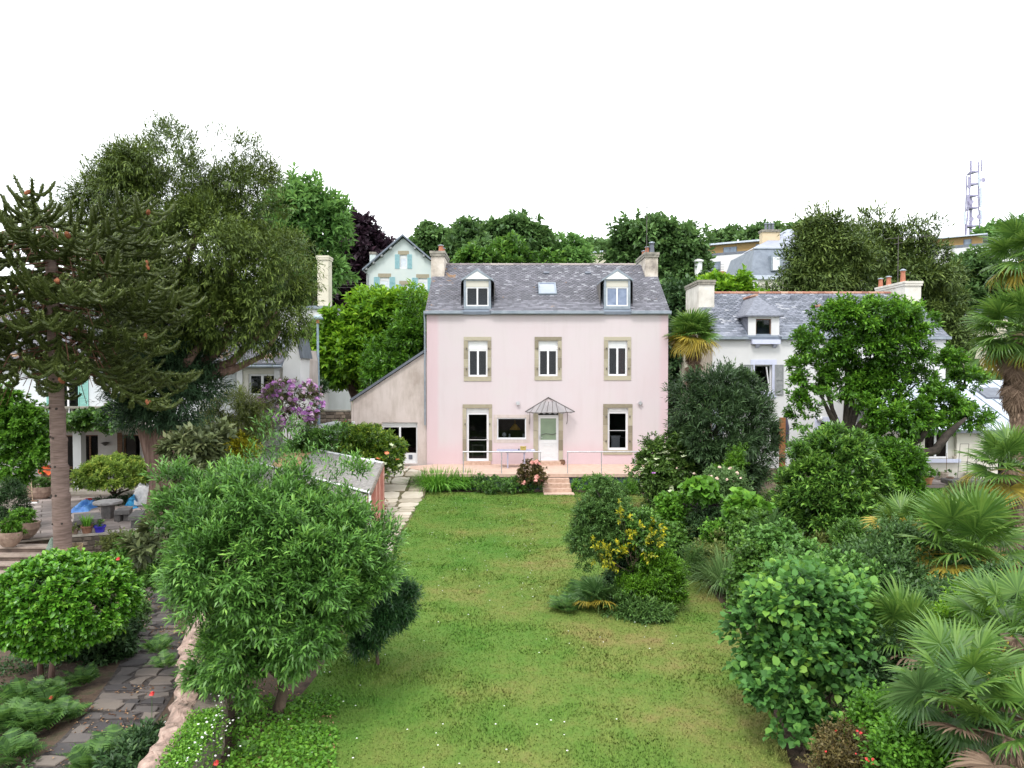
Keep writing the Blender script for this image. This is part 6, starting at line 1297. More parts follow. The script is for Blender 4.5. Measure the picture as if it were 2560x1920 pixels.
bg('ash_tree', 'tall feathery green tree behind the right chimney of the pink house', (1640, 900), 62, [(1620, 600, 62, 70, 40), (1580, 660, 62, 55, 50), (1680, 620, 62, 55, 50), (1700, 690, 62, 50, 60), (1640, 690, 62, 70, 60), (1730, 640, 62, 25, 40), (1700, 760, 62, 55, 50), (1560, 640, 62, 45, 35)], 'lime', 13000, .42, .22, 13, rc=.95, clumps=260)
bg('shrub_tree', 'dark tree filling the gap between the pink house and the white house', (1720, 1100), 45, [(1715, 770, 45, 45, 60), (1705, 860, 45, 45, 70), (1715, 960, 45, 50, 70), (1712, 1040, 45, 45, 60)], 'darkshrub', 6500, .26, .14, 14, rc=.7)
bg('young_tree', 'fresh green sapling leaves in front of the modern apartment building', (1810, 800), 52, [(1770, 725, 52, 18, 14), (1800, 735, 52, 30, 16), (1835, 722, 52, 12, 22), (1850, 738, 52, 22, 12)], 'bright', 2200, .34, .2, 15, rc=.5, clumps=60, trunk=.15)
for i, (lab, uv, Y, lobes, n) in enumerate([
    ('broad dark cedar, the left one of the pair above the white house', (2080, 900), 54, [(2055, 590, 54, 55, 45), (2020, 645, 54, 52, 50), (2080, 640, 54, 70, 60), (1980, 700, 54, 48, 30), (2040, 700, 54, 80, 50), (1928, 725, 54, 26, 14), (2120, 690, 54, 60, 50)], 15000),
    ('tall flat-tiered cedar, the right one of the pair, behind the television aerial', (2220, 900), 58, [(2185, 550, 58, 42, 22), (2150, 590, 58, 52, 26), (2240, 590, 58, 60, 22), (2290, 572, 58, 40, 14), (2200, 640, 58, 90, 30), (2300, 635, 58, 70, 24), (2250, 700, 58, 110, 36), (2350, 705, 58, 60, 30), (2330, 770, 57, 80, 40), (2380, 830, 56, 60, 60), (2330, 860, 56, 60, 50)], 20000)]):
    bg('cedar', lab, uv, Y, lobes, 'cedar', n, .36, .085, 20 + i, group='cedars above the white house', rc=.85, clumps=330, droop=.05, up=.12, spread=.8, trunk=.5, nlimb=12, inner=.5, rough=.22)
bg('garden_tree', 'bright leafy tree right of the cedars below the modern building', (2430, 900), 62, [(2430, 690, 62, 50, 50), (2400, 740, 62, 40, 40), (2470, 720, 62, 50, 50)], 'lime', 6000, .38, .2, 25, rc=.9)
for i, (u, v, Y, ru, rv, mt, lab) in enumerate([(1900, 600, 140, 50, 22, 'lime', 'rounded green treetop above the roof of the left apartment building'), (1825, 612, 150, 38, 14, 'lime', 'low treetop behind the white roof hood of the apartment building'), (2010, 590, 150, 40, 26, 'lime', 'treetop showing between the mansard roof and the cedar'), (2490, 610, 135, 50, 26, 'locust', 'green hilltop tree right of the radio mast'), (2555, 600, 135, 45, 30, 'locust', 'green hilltop tree at the right edge behind the palm'), (1530, 655, 120, 30, 20, 'lime', 'treetop between the beige flat roof and the feathery ash')]):
    bg('hill_tree', lab, (u, 800), Y, [(u, v, Y, ru, rv), (u + ru * .5, v + rv * .5, Y, ru * .6, rv * .7)], mt, 3000, .8, .45, 30 + i, group='trees along the hilltop', rc=1.8, clumps=60, nlimb=4)
# wooded slope behind the houses
def slope_wood():
    r = np.random.default_rng(4); L = []
    for i in range(70): x = r.uniform(-55, 70); y = r.uniform(52, 130); L.append((x, y, gz(x, y) + 1.5, r.uniform(3, 5.5), r.uniform(2.5, 4), r.uniform(2, 3.6)))
    o, d, ct = crown_points(L, 30000, r, 900, 1.2, .4, .12, .3); n = len(o); D = unit(d + rdir(n, r) * .7); N = unit(np.cross(D, rdir(n, r)))
    ln = r.uniform(.5, 1.0, n); V, F, T = leaf_arrays(o, D, N, ln, ln * .6, np.clip(ct * .6 + r.random(n) * .4, 0, 1)); tag(link_mesh('hillside_wood', np_mesh('wood', V, F, M['lime'], T), kind='stuff'), 'dense green wood covering the slope behind the houses', 'wood')
slope_wood()
# --- bright green tree left of the pink house
pl_('bright_tree', 'dense bright green tree on the bank left of the pink house', 'tree', (900, 1000), 42,
    [(960, 790, 42, 80, 55), (870, 830, 42, 75, 65), (1030, 800, 42, 70, 60), (820, 880, 41.5, 60, 70), (900, 910, 41.5, 90, 60), (980, 890, 41.5, 80, 80), (1040, 870, 42, 55, 70), (930, 760, 42.5, 40, 30)],
    'bright', 17000, 7, .30, .13, zb=.0, trunk=.4, seed=41, clumps=330, rc=.62, twig=.3, inner=.3, rough=.14, nlimb=10, up=.45)
pl_('laurel_tree', 'darker green tree crown leaning against the left wall of the pink house', 'tree', (1030, 1000), 37.5, [(1030, 850, 37.5, 48, 60), (1000, 920, 37.5, 70, 60), (950, 945, 37.5, 60, 40), (1045, 790, 38, 25, 40)], 'bay', 8000, 7, .2, .07, zb=.2, trunk=.25, seed=42, clumps=150, rc=.5, twig=.3, inner=.35)
pl_('pink_rhododendron', 'rhododendron with pale pink flower heads on top of the rubble wall', 'shrub', (775, 985), 36.5, [(775, 965, 36.5, 26, 16), (800, 970, 36.5, 18, 10)], 'darkshrub', 500, 7, .16, .05, seed=43, clumps=40, rc=.2)
# --- mauve rhododendron
def rhododendron():
    t = pl_('mauve_rhododendron', 'open shrub covered in mauve flowers behind the shed', 'shrub', (742, 1140), 31, [(725, 980, 31, 58, 34), (685, 1010, 31, 42, 34), (765, 1008, 31, 46, 40), (730, 1040, 31, 50, 30), (780, 1045, 31, 25, 25)], 'rhodo', 900, 7, .13, .045, zb=.2, trunk=.07, seed=44, clumps=110, rc=.2, twig=.15, inner=.5, nlimb=16, fork=.15, bark='wood')
    rng = np.random.default_rng(3); L = [LB(725, 980, 31, 60, 38), LB(685, 1010, 31, 45, 36), LB(768, 1012, 31, 48, 44), LB(730, 1045, 31, 52, 26)]
    o, d, ct = crown_points(L, 300, rng, 300, .03, .25, .1, .3, gap=0, shrink=0); off = wloc(t); m = MB(); k = 0
    hm = MB(); 
    for a in rdir(16, rng): a = Vector(a); a.z = abs(a.z) * .8; b = a.orthogonal().normalized() * .045; c = a.cross(b).normalized() * .045; p = a * .035; hm.add([p - b - c, p + b - c, p + a * .05 + b + c, p - b + c], [(0, 1, 2, 3)])
    me = hm.mesh('flower_head', M['flowermauve']); me2 = hm.mesh('flower_head', M['flowerpinkmauve'])
    for q in o: ob = bpy.data.objects.new('flower_head', me if rng.random() < .6 else me2); COL.objects.link(ob); ob.parent = t; ob.location = Vector(q) - off; s = rng.uniform(.9, 1.6); ob.scale = (s, s, s); ob.rotation_euler = (0, 0, rng.uniform(0, 6))
    return hm
M['flowerpinkmauve'] = surf('pink_mauve_petal', (.62, .38, .56), (.78, .60, .72), 4, .7)
HM = rhododendron()
def scatter(parent, name, me, pts, smin, smax, rng, tilt=.5):
    off = wloc(parent) if parent else Vector()
    for q in pts:
        ob = bpy.data.objects.new(name, me); COL.objects.link(ob); ob.parent = parent; ob.location = Vector(q) - off; s = rng.uniform(smin, smax); ob.scale = (s, s, s)
        ob.rotation_euler = (rng.uniform(-tilt, tilt), rng.uniform(-tilt, tilt), rng.uniform(0, 6.28))
def flowers_on(tree, mat, lobes, n, seed, s0=.8, s1=1.3, me=None, name='flower_head', shell=.05, up=False):
    rng = np.random.default_rng(seed); o, d, ct = crown_points([LB(*l) for l in lobes], n, rng, n, .02, shell, .1, .5)
    if up: o = o[(d[:, 2] > -.1)]
    o = o + d * .03
    if me is None: me = HM.mesh(name, M[mat])
    scatter(tree, name, me, o, s0, s1, rng, .4)
t = bpy.data.objects['pink_rhododendron']; flowers_on(t, 'flowerpinkmauve', [(775, 962, 36.4, 26, 14)], 12, 3, 1.2, 1.8)
# --- bamboo and golden euonymus behind the shed
pl_('bamboo_clump', 'arching olive green bamboo above the golden shrub', 'bamboo', (580, 1180), 30, [(590, 1030, 30, 62, 45), (540, 1060, 30, 50, 40), (630, 1060, 30, 40, 45)], 'olive', 4200, 7, .17, .026, zb=0, seed=45, clumps=110, rc=.32, twig=.35, droop=.25, up=.3, spread=.6, trunk=.04, bark='wood', nlimb=8)
pl_('golden_euonymus', 'golden yellow variegated shrub under the bamboo', 'shrub', (580, 1200), 29.3, [(560, 1110, 29.3, 58, 35), (600, 1130, 29.3, 52, 38), (545, 1150, 29.3, 40, 30)], 'yellow_l', 5200, 6, .075, .035, zb=0, seed=46, clumps=110, rc=.28, twig=.15, tipbright=.8)
pl_('hornbeam_hedge', 'green leafy shrub between the golden shrub and the yew trunk', 'shrub', (520, 1260), 27.5, [(510, 1120, 28, 40, 60), (500, 1180, 27.5, 35, 50)], 'olive', 2300, 6, .11, .05, zb=0, seed=47, clumps=60, rc=.3)
# --- laurel / aucuba hedge by the annexe
pl_('laurel_hedge', 'dark green laurel hedge between the shed and the annexe', 'hedge', (840, 1190), 29.5, [(800, 1110, 29.6, 60, 36), (860, 1105, 29.6, 60, 42), (760, 1120, 30, 45, 30), (830, 1145, 29.2, 70, 35)], 'laurel', 6500, 7, .12, .045, zb=.1, seed=48, clumps=140, rc=.3, twig=.16)
M['aucuba'] = leafmat('aucuba_leaf', (.03, .08, .012), (.12, .22, .02), (.38, .45, .05), .35, .25, .5)
t = pl_('spotted_laurel', 'rounded yellow-green spotted laurel in front of the annexe door', 'shrub', (950, 1190), 29.3, [(915, 1100, 29.3, 55, 40), (960, 1130, 29.2, 44, 50), (900, 1140, 29.0, 60, 40), (965, 1165, 28.9, 35, 35)], 'aucuba', 7000, 7, .12, .048, zb=.1, seed=49, clumps=150, rc=.28, twig=.15, tipbright=.6)
hc = MB()
for i in range(9): a = i * .7; b = Vector((math.cos(a) * .09, math.sin(a) * .09, .02 + .03 * (i % 2))); hc.add([b * .3, b + Vector((.03, 0, .01)), b * 1.15 + Vector((0, 0, .0)), b + Vector((-.03, .02, .01))], [(0, 1, 2, 3)])
hc.add([(math.cos(i) * .10, math.sin(i) * .10, .03) for i in (0, 1, 2, 3, 4, 5)], [(0, 1, 2, 3, 4, 5)])
hyd = lambda mt: hc.mesh('flower_head', M[mt])
rg = np.random.default_rng(9)
scatter(t, 'flower_head', hyd('flowerorange'), [P(945, 1148, 28.0), P(967, 1134, 28.0), P(994, 1150, 28.2), P(906, 1160, 27.8), P(862, 1056, 29.0)], .8, 1.0, rg)
scatter(t, 'flower_head', hyd('flowerlime'), [P(978, 1113, 28.3), P(985, 1120, 28.3), P(960, 1160, 28.1), P(1000, 1165, 28.3)], .8, 1.1, rg)

# --- monkey puzzle
def monkey_puzzle():
    Yt = 19.4; b = P(160, 1444, Yt); b.z = -.62; t = thing('monkey_puzzle', 'monkey puzzle tree with ropey upturned branches and ringed bare trunk, front left', 'tree', b); rng = np.random.default_rng(12)
    ztop = 8.5; m = MB(); pts = []; rs = []; z = -.62; cx = lambda z: b.x - .03 * (z + .6) + (.0)
    while z < ztop:
        ring = ((z + .62) % .78) < .1; rad = .225 * (1 - .62 * max(0, (z - 1) / 10.5)); rs += [rad, rad * 1.0, rad * 1.07, rad * 1.0]; pts += [(cx(z), Yt, z), (cx(z), Yt, z + .60), (cx(z), Yt, z + .66), (cx(z), Yt, z + .72)]; z += .78
    pts.append((cx(z + .7), Yt, z + .75)); rs.append(.04); m.tube(pts, rs, 18); m.build('trunk', 'barkaraucaria', t, smooth=True)
    for z in np.arange(.9, 5.0, .78):                     # branch scars on each ring
        for a in (-2.1 + rng.uniform(-.3, .3), -1.3 + rng.uniform(-.35, .35)): rad = .22; m = MB(); c = Vector((cx(z) + math.cos(a) * rad * 1.0, Yt + math.sin(a) * rad * 1.0, z + .03 + .02 * math.sin(a * 9))); m.tube([c, c + Vector((math.cos(a), math.sin(a), 0)) * .022], [.034, .018], 8); m.build('branch_scar', 'barkdark', t)
    def rope(mb, spikes, pts, r):
        mb.tube(pts, [r * (1 - .3 * i / (len(pts) - 1)) for i in range(len(pts) - 1)] + [r * .45], 6, .35)
        P_ = [Vector(p) for p in pts]
        for i in range(len(P_) - 1):
            seg = P_[i + 1] - P_[i]; L = seg.length; d = seg.normalized(); a = d.orthogonal().normalized(); c = d.cross(a); k = max(3, int(L / .028))
            for j in range(k):
                for q in range(2):
                    th = (j * 2.4 + q * 3.14); rr = a * math.cos(th) + c * math.sin(th); p = P_[i] + seg * (j / k) + rr * r * .8; w = d.cross(rr) * r * .42
                    spikes.add([p - w, p + w, p + rr * r * .75 + d * r * 1.1], [(0, 1, 2)], rng.uniform(.2, .95))
    # branch variants: reach L along +X, sag then lift, with side ropes that turn up at their tips
    variants = []
    for v in range(7):
        mb = MB(); sp = MB(); L = 1.0 * 3.6; sag = [-.5, -.35, -.6, -.25, -.45, -.3, -.55][v]; n = 9
        f = lambda s: Vector((s * L, .10 * math.sin(s * 4 + v), sag * math.sin(s * math.pi * .62) + .38 * s ** 5))
        rope(mb, sp, [f(i / n) for i in range(n + 1)], .056)
        for k in range(14):
            s = .22 + .74 * k / 14 + rng.uniform(-.02, .02); p = f(s); side = 1 if k % 2 else -1; l = (1.25 - .55 * s) * rng.uniform(.6, 1.1); a = side * rng.uniform(.5, 1.0)
            d = Vector((math.cos(a), math.sin(a), rng.uniform(-.35, .1)))
            q = [p + d * l * u + Vector((0, 0, -.12 * math.sin(u * 3) + .42 * l * u ** 3)) for u in (0, .25, .5, .75, .9, 1.0)]
            rope(mb, sp, q, .05)
            if l > .8 and k % 2: p2 = q[2]; a2 = a - side * .7; q2 = [p2 + Vector((math.cos(a2), math.sin(a2), -.1)) * .55 * u + Vector((0, 0, .35 * u ** 3)) for u in (0, .4, .75, 1.0)]; rope(mb, sp, q2, .047)
        me = mb.mesh('branch', M['arauc']); sm = sp.mesh('scales', M['arauc']); variants.append((me, sm))
    tips = []
    i = 0; z = 5.9
    while z < 9.4:
        f = (z - 5.9) / 3.5; R = (1.02 if f < .5 else 1.02 - .32 * (f - .5)) ; k = 8; el = -.36 + .58 * f
        for j in range(k):
            az = 6.283 * j / k + z * 1.7 + rng.uniform(-.15, .15); me, sm = variants[rng.integers(0, 7)]
            o = bpy.data.objects.new('branch', me); COL.objects.link(o); o.parent = t; o.location = Vector((cx(z), Yt, z)) - wloc(t); o.rotation_euler = Euler((rng.uniform(-.25, .25), -(el + rng.uniform(-.12, .12)), az)); s = R * rng.uniform(.86, 1.14); o.scale = (s, s, s * 1.0)
            c = bpy.data.objects.new('scales', sm); COL.objects.link(c); c.parent = o; tips.append((o, me))
        z += .40 + .08 * rng.random()
    # leader shoots
    for dx, dz, az in ((-.8, .9, 2.6), (-.4, .5, .4), (.25, .35, 5.5), (.0, .6, 1), (.5, .45, 2)):
        mb = MB(); sp = MB(); p = Vector((cx(9.2), Yt, 9.1)); rope(mb, sp, [p, p + Vector((dx * .5, 0, dz * .4)), p + Vector((dx, .1, dz)), p + Vector((dx * 1.25, .1, dz * 1.45))], .06); o = mb.build('leader', 'arauc', t); sp.build('scales', 'arauc', o)
    cm = MB(); cm.lathe(0, 0, [(.02, -.12), (.055, -.08), (.07, 0), (.055, .08), (.02, .12)], 8); cme = cm.mesh('cone', M['cone'])
    pts = []
    for o, me in tips:                                    # cones sit on branch tips that face the garden
        Mx = Matrix.LocRotScale(o.location, o.rotation_euler.to_quaternion(), o.scale); q = Mx @ Vector(me.vertices[6 * 8].co)
        if q.y < -.3 and rng.random() < .62: pts += [wloc(t) + q + Vector((rng.normal() * .08, -.05, -.03 + rng.normal() * .06)) for _ in range(rng.integers(1, 3))]
    scatter(t, 'cone', cme, pts, .5, .95, rng, .9)
    # hanging dead core of brown twigs round the stem
    mm = MB()
    for k in range(150): a = rng.uniform(0, 6.28); zz = rng.uniform(5, 9); L = rng.uniform(.4, 1.3); p = Vector((cx(zz), Yt, zz)) + Vector((math.cos(a), math.sin(a), 0)) * .1; mm.tube([p, p + Vector((math.cos(a) * L, math.sin(a) * L, -.2 * L)), p + Vector((math.cos(a) * L * 1.3, math.sin(a) * L * 1.3, -.8 * L))], [.016, .013, .008], 4, cap=False)
    mm.build('dead_twigs', 'deadtwig', t, kind='stuff')
M['deadtwig'] = surf('reddish_dead_twig', (.10, .04, .025), (.19, .085, .055), 8, .9)
monkey_puzzle()

# --- willow-leaved tree on the lawn (front left)
pl_('willow_leaved_tree', 'large bushy narrow-leaved tree standing on the lawn in front of the shed', 'tree', (695, 1790), 10.5,
    [(560, 1270, 10.8, 110, 95), (690, 1270, 11.0, 140, 90), (835, 1335, 11.2, 105, 95), (505, 1400, 10.6, 85, 110), (620, 1400, 10.2, 170, 140), (780, 1440, 10.4, 150, 150), (905, 1400, 11.0, 85, 115), (565, 1510, 10.3, 90, 90), (690, 1575, 10.2, 120, 95), (820, 1550, 10.6, 90, 80), (680, 1650, 10.3, 75, 50), (570, 1600, 10.4, 80, 60), (800, 1620, 10.4, 75, 50)],
    'willow', 27000, 9, .092, .024, zb=0, trunk=.085, bark='bark', seed=51, clumps=400, rc=.19, ragged=1.0, bumps=6, gap=.26, twig=.22, inner=.5, rough=.16, up=.38, spread=.75, nlimb=14, fork=.35)
# loose shoots rising out of its top
pl_('willow_shoots', 'tall thin leafy shoots rising above the narrow-leaved tree across the shed roof', 'shrub', (720, 1790), 11.6,
    [(690, 1110, 11.8, 34, 60), (740, 1140, 11.6, 22, 40), (830, 1130, 11.6, 14, 60), (660, 1180, 11.6, 60, 30), (800, 1190, 11.6, 50, 30)], 'willow', 330, 9, .10, .021, zb=0, trunk=.014, seed=52, clumps=90, rc=.10, shrink=0, twig=.26, inner=.5, up=.9, nlimb=16, fork=.3)
M['darkwillow'] = leafmat('dark_narrow_leaf', (.010, .035, .010), (.03, .09, .025), (.09, .2, .03), .4, .25)
pl_('small_dark_tree', 'small dark pointed-leaf tree on the lawn right of the narrow-leaved tree', 'tree', (945, 1668), 12.2, [(955, 1530, 12.2, 75, 62), (1000, 1500, 12.2, 45, 50), (930, 1585, 12.2, 60, 38), (900, 1500, 12.3, 40, 50)], 'darkwillow', 6000, 9, .10, .017, zb=0, shrink=1.3, bumps=2, ragged=.4, trunk=.03, seed=53, clumps=110, rc=.14, twig=.15, up=.2, droop=.05)

# --- clipped camellia ball with single leaves
def leaf_piece(mat, ln, w, tint, shape='round', curl=.12):
    V, F, T = leaf_arrays(np.zeros((1, 3)), np.array([[1., 0, 0]]), np.array([[0, 0, 1.]]), np.array([ln]), np.array([w]), np.array([tint]), shape, curl); return np_mesh('leaf', V, F, M[mat], T)
def leaf_parts(parent, lobes, mat, n, ln, w, seed, facing=True, out=.02):
    """the largest-looking single leaves, on the side towards the camera"""
    rng = np.random.default_rng(seed); L = [LB(*l) for l in lobes]; o, d, ct = crown_points(L, n * 3, rng, 400, .12, .08, .08, .35); k = (d[:, 1] < -.15) | (d[:, 2] > .6); o, d = o[k][:n], d[k][:n]
    ms = [leaf_piece(mat, ln, w, t_) for t_ in (.3, .5, .7, .95)]; off = wloc(parent)
    for q, e in zip(o, d):
        x = Vector(e); x = (x + Vector((rng.normal() * .6, rng.normal() * .6, -.35))).normalized(); z = (Vector(e) + Vector((0, 0, .6))).normalized(); yv = z.cross(x).normalized(); z = x.cross(yv)
        ob = bpy.data.objects.new('leaf', ms[rng.integers(0, 4)]); COL.objects.link(ob); ob.parent = parent; ob.matrix_local = Matrix.Translation(Vector(q) + Vector(e) * out - off) @ Matrix((x, yv, z)).transposed().to_4x4() @ Matrix.Scale(rng.uniform(.8, 1.2), 4)
CL = [(150, 1490, 13, 150, 105, 1.15), (98, 1525, 13, 112, 88, 1.0), (220, 1500, 13, 112, 100, 1.0), (150, 1550, 13, 120, 80, .9)]
t = pl_('clipped_camellia', 'round clipped shrub with glossy bright green leaves on two bare stems, lower left', 'shrub', (118, 1700), 13.05, CL, 'camellia', 8200, 6, .092, .052, zb=-.62, seed=54, bumps=0, ragged=.1, gap=.02, clumps=1100, rc=.09, twig=.05, inner=.30, rough=.03, up=.3, shape='round', spread=.9, tipbright=.6)
leaf_parts(t, CL, 'camellia', 300, .11, .06, 5)
for u, dx in ((103, -.1), (128, .12)): b = P(u, 1700, 13.05); b.z = -.64; m = MB(); m.tube([b, b + Vector((dx * .2, 0, .35)), b + Vector((-dx * .6, .05, .75)), b + Vector((dx * .6, .1, 1.2)), b + Vector((dx * 2.5, .1, 1.7))], [.055, .045, .042, .035, .015], 9); m.build('stem', 'barkred', t, smooth=True)
# --- hazel with big round leaves, bottom right
HZ = [(2010, 1520, 10.2, 120, 90), (1930, 1600, 10.0, 85, 110), (2060, 1600, 10.0, 110, 120), (1990, 1700, 9.7, 100, 110), (2080, 1500, 10.5, 90, 70), (1930, 1720, 9.6, 65, 90), (2010, 1800, 9.4, 75, 70), (1950, 1480, 10.6, 60, 50)]
t = pl_('hazel_bush', 'hazel bush with broad round leaves at the right edge of the lawn, bottom', 'shrub', (2010, 1925), 9.35, HZ, 'hazel', 6200, 5, .095, .08, zb=0, trunk=.035, seed=55, clumps=330, rc=.15, ragged=1.1, bumps=6, gap=.34, shrink=1.5, twig=.2, inner=.55, rough=.18, up=.35, shape='round', spread=.9, nlimb=10, fork=.1, tipbright=.6)
leaf_parts(t, HZ, 'hazel', 300, .12, .10, 6)
# --- laurel with stem, right
pl_('round_laurel', 'rounded glossy laurel on a single stem in front of the white house', 'tree', (2105, 1400), 19.3, [(2085, 1150, 19.3, 85, 75), (2030, 1190, 19.3, 80, 80), (2130, 1200, 19.3, 82, 85), (2060, 1270, 19.1, 105, 80), (2140, 1270, 19.2, 70, 65), (1995, 1260, 19.3, 45, 60), (2080, 1330, 19.3, 70, 45)],
    'laurel', 14000, 7, .13, .045, zb=0, trunk=.07, bark='barkdark', seed=56, clumps=330, rc=.24, twig=.18, inner=.35, rough=.12, up=.6, spread=.7, tipbright=.65, nlimb=6, fork=.8)
pl_('dark_laurel', 'darker round laurel on a thin stem left of the terracotta pot', 'tree', (2225, 1290), 25.5, [(2235, 1170, 25.5, 55, 50), (2250, 1215, 25.5, 48, 45), (2215, 1130, 25.5, 35, 35)], 'bay', 5000, 7, .13, .05, zb=0, trunk=.05, bark='barkdark', seed=57, clumps=110, rc=.28, twig=.18)
# --- big spreading tree in front of the white house
def spreading():
    Y = 29; Ls = [(2120, 800, Y, 85, 45), (2210, 790, Y, 90, 40), (2290, 800, Y, 50, 40), (2060, 860, Y, 75, 50), (2160, 870, Y, 90, 50), (2260, 870, Y, 75, 50), (2030, 940, Y - .5, 60, 50), (2110, 960, Y, 70, 50), (2000, 1000, Y - 1, 30, 45), (2200, 960, Y, 70, 50), (2290, 960, Y, 60, 60), (2030, 1030, Y - 1, 30, 30), (2175, 1040, Y - 1.5, 60, 40), (2270, 1040, Y - 1.5, 80, 40), (2360, 1010, Y - 1, 55, 45), (2380, 900, Y, 50, 35), (2420, 950, Y, 45, 40), (2420, 1040, Y - .5, 60, 25), (2230, 1090, Y - 1.5, 50, 30), (2330, 1060, Y - 1.5, 60, 28)]
    t = pl_('spreading_tree', 'wide spreading glossy-leaved tree in front of the white house with a long low limb', 'tree', (2110, 1180), Y, Ls, 'bay', 19000, 7, .15, .065, zb=0, seed=58, shrink=1.15, clumps=480, rc=.33, twig=.2, inner=.3, rough=.16, up=.3, spread=.8, tipbright=.5)
    rng = np.random.default_rng(5); b = P(2112, 1180, Y); b.z = -.05; m = MB(); f = P(2112, 1110, Y)
    m.tube([b, b.lerp(f, .6) + Vector((.06, 0, 0)), f], [.36, .28, .25], 12)
    for tg in [(2080, 1000, Y), (2150, 930, Y), (2180, 870, Y), (2210, 830, Y), (2110, 850, Y), (2040, 900, Y), (2040, 960, Y - .5), (2260, 880, Y), (2290, 960, Y)]:
        q = P(*tg); mid = f.lerp(q, .5) + Vector((rng.normal() * .15, 0, rng.normal() * .15)); m.tube([f - Vector((0, 0, .3)), f.lerp(mid, .5), mid, q], [.16, .12, .08, .03], 8)
    def limb(pts, rs): m.tube([P(u, v, y) for u, v, y in pts], rs, 9)
    limb([(2125, 1160, Y), (2165, 1110, Y - .8), (2200, 1085, Y - 1.2), (2240, 1060, Y - 1.5), (2250, 1030, Y - 1.5)], [.2, .14, .11, .08, .03])
    limb([(2130, 1180, Y), (2200, 1130, Y - 1), (2245, 1122, Y - 1.5), (2300, 1098, Y - 1.8), (2325, 1060, Y - 2), (2330, 1030, Y - 2)], [.2, .17, .15, .13, .09, .04])
    limb([(2245, 1127, Y - 1.5), (2300, 1136, Y - 1.9), (2340, 1125, Y - 2), (2365, 1090, Y - 2), (2392, 1065, Y - 2), (2415, 1045, Y - 2)], [.16, .18, .17, .15, .10, .05])
    limb([(2345, 900, Y), (2395, 880, Y), (2410, 930, Y), (2412, 965, Y)], [.03, .05, .06, .05])
    m.build('trunk', 'barkdark', t, smooth=True)
spreading()
# --- dark yew on the right of the pink house
M['yewround'] = leafmat('round_yew_leaf', (.018, .040, .014), (.046, .09, .032), (.12, .20, .06), .5, .2)
pl_('round_yew', 'dense dark rounded yew between the pink house and the white house', 'tree', (1795, 1290), 26.5, [(1780, 990, 26.5, 70, 55), (1830, 980, 26.5, 60, 45), (1740, 1030, 26.5, 65, 70), (1860, 1050, 26.5, 65, 75), (1800, 1080, 26.2, 105, 90, 2.0), (1745, 1110, 26.3, 75, 90), (1870, 1130, 26.4, 60, 85), (1800, 1180, 26.2, 100, 60), (1820, 945, 26.7, 30, 25)],
    'yewround', 17000, 8, .17, .034, zb=0, trunk=.3, bark='barkdark', seed=59, clumps=420, rc=.36, twig=.3, inner=.3, rough=.12, up=.2, spread=.6)
# --- hydrangea / viburnum hedge at the terrace corner
VB = [(1650, 1130, 26, 42, 35), (1690, 1170, 25.8, 45, 55), (1640, 1190, 25.5, 40, 60), (1680, 1240, 25.3, 50, 60), (1650, 1280, 25, 40, 40), (1700, 1110, 26.2, 35, 30)]
M['olivegreen'] = leafmat('hydrangea_leaf', (.03, .065, .014), (.085, .165, .03), (.2, .3, .06), .5, .25)
t = pl_('lacecap_hydrangea', 'tall hydrangea hedge with flat greenish-white flower heads at the right end of the terrace', 'hedge', (1670, 1330), 25.4, VB, 'olivegreen', 9500, 7, .11, .055, zb=0, seed=60, clumps=240, rc=.28, twig=.15, inner=.35)
rng = np.random.default_rng(2); o, d, ct = crown_points([LB(*l) for l in VB], 260, rng, 260, .03, .03, .05, .3); k = d[:, 1] < .2; scatter(t, 'flower_head', hyd('flowerlime'), (o + d * .06)[k][:120], .7, 1.1, rng, .3)
scatter(t, 'flower_head', hyd('flowermauve'), [P(1634, 1184, 24.6)], .7, .8, rng)

# --- shrub island on the lawn
isl = 15.7
pl_('phillyrea_bush', 'tall blue-green evergreen bush of the island on the lawn', 'shrub', (1545, 1460), isl, [(1505, 1215, isl, 30, 42), (1490, 1290, isl, 52, 50), (1535, 1290, isl, 45, 50), (1480, 1350, isl, 52, 48), (1540, 1350, isl, 65, 50), (1590, 1320, isl, 40, 40)], 'bluegreen', 10500, 8, .058, .022, zb=0, trunk=.10, bark='barkdark', seed=61, clumps=330, rc=.17, twig=.11, inner=.35, rough=.12, nlimb=6, fork=.5)
IV = [(1550, 1420, isl - .2, 26, 60)]
pl_('ivy_column', 'dark ivy-clad stump under the tall bush on the lawn', 'ivy', (1552, 1490), isl - .1, [(1552, 1440, isl - .1, 30, 38), (1550, 1470, isl - .15, 36, 30)], 'yewdark', 1600, 6, .06, .04, zb=0, seed=62, clumps=60, rc=.1, shape='round')
pl_('golden_privet', 'sparse bush with bright yellow sprays at the right of the island', 'shrub', (1578, 1480), isl - .3, [(1600, 1320, isl - .4, 42, 45), (1615, 1360, isl - .3, 38, 45)], 'laurel', 2600, 7, .06, .03, zb=0, trunk=.035, bark='barkred', seed=63, clumps=90, rc=.14, twig=.12, nlimb=5)
YL = [(1625, 1345, isl - .8, 26, 40), (1590, 1340, isl - .9, 18, 28), (1548, 1290, isl - .9, 16, 22), (1478, 1365, isl - .8, 10, 14), (1512, 1382, isl - .9, 30, 22)]
pl_('yellow_sprays', 'bright yellow leafy sprays showing through the tall bush on the lawn', 'shrub', (1590, 1480), isl - .5, YL, 'yellow_l', 280, 7, .06, .032, zb=0, trunk=.012, seed=64, clumps=100, rc=.06, shrink=-1.2, ragged=1.2, twig=.12, inner=.9, tipbright=.7, nlimb=8)
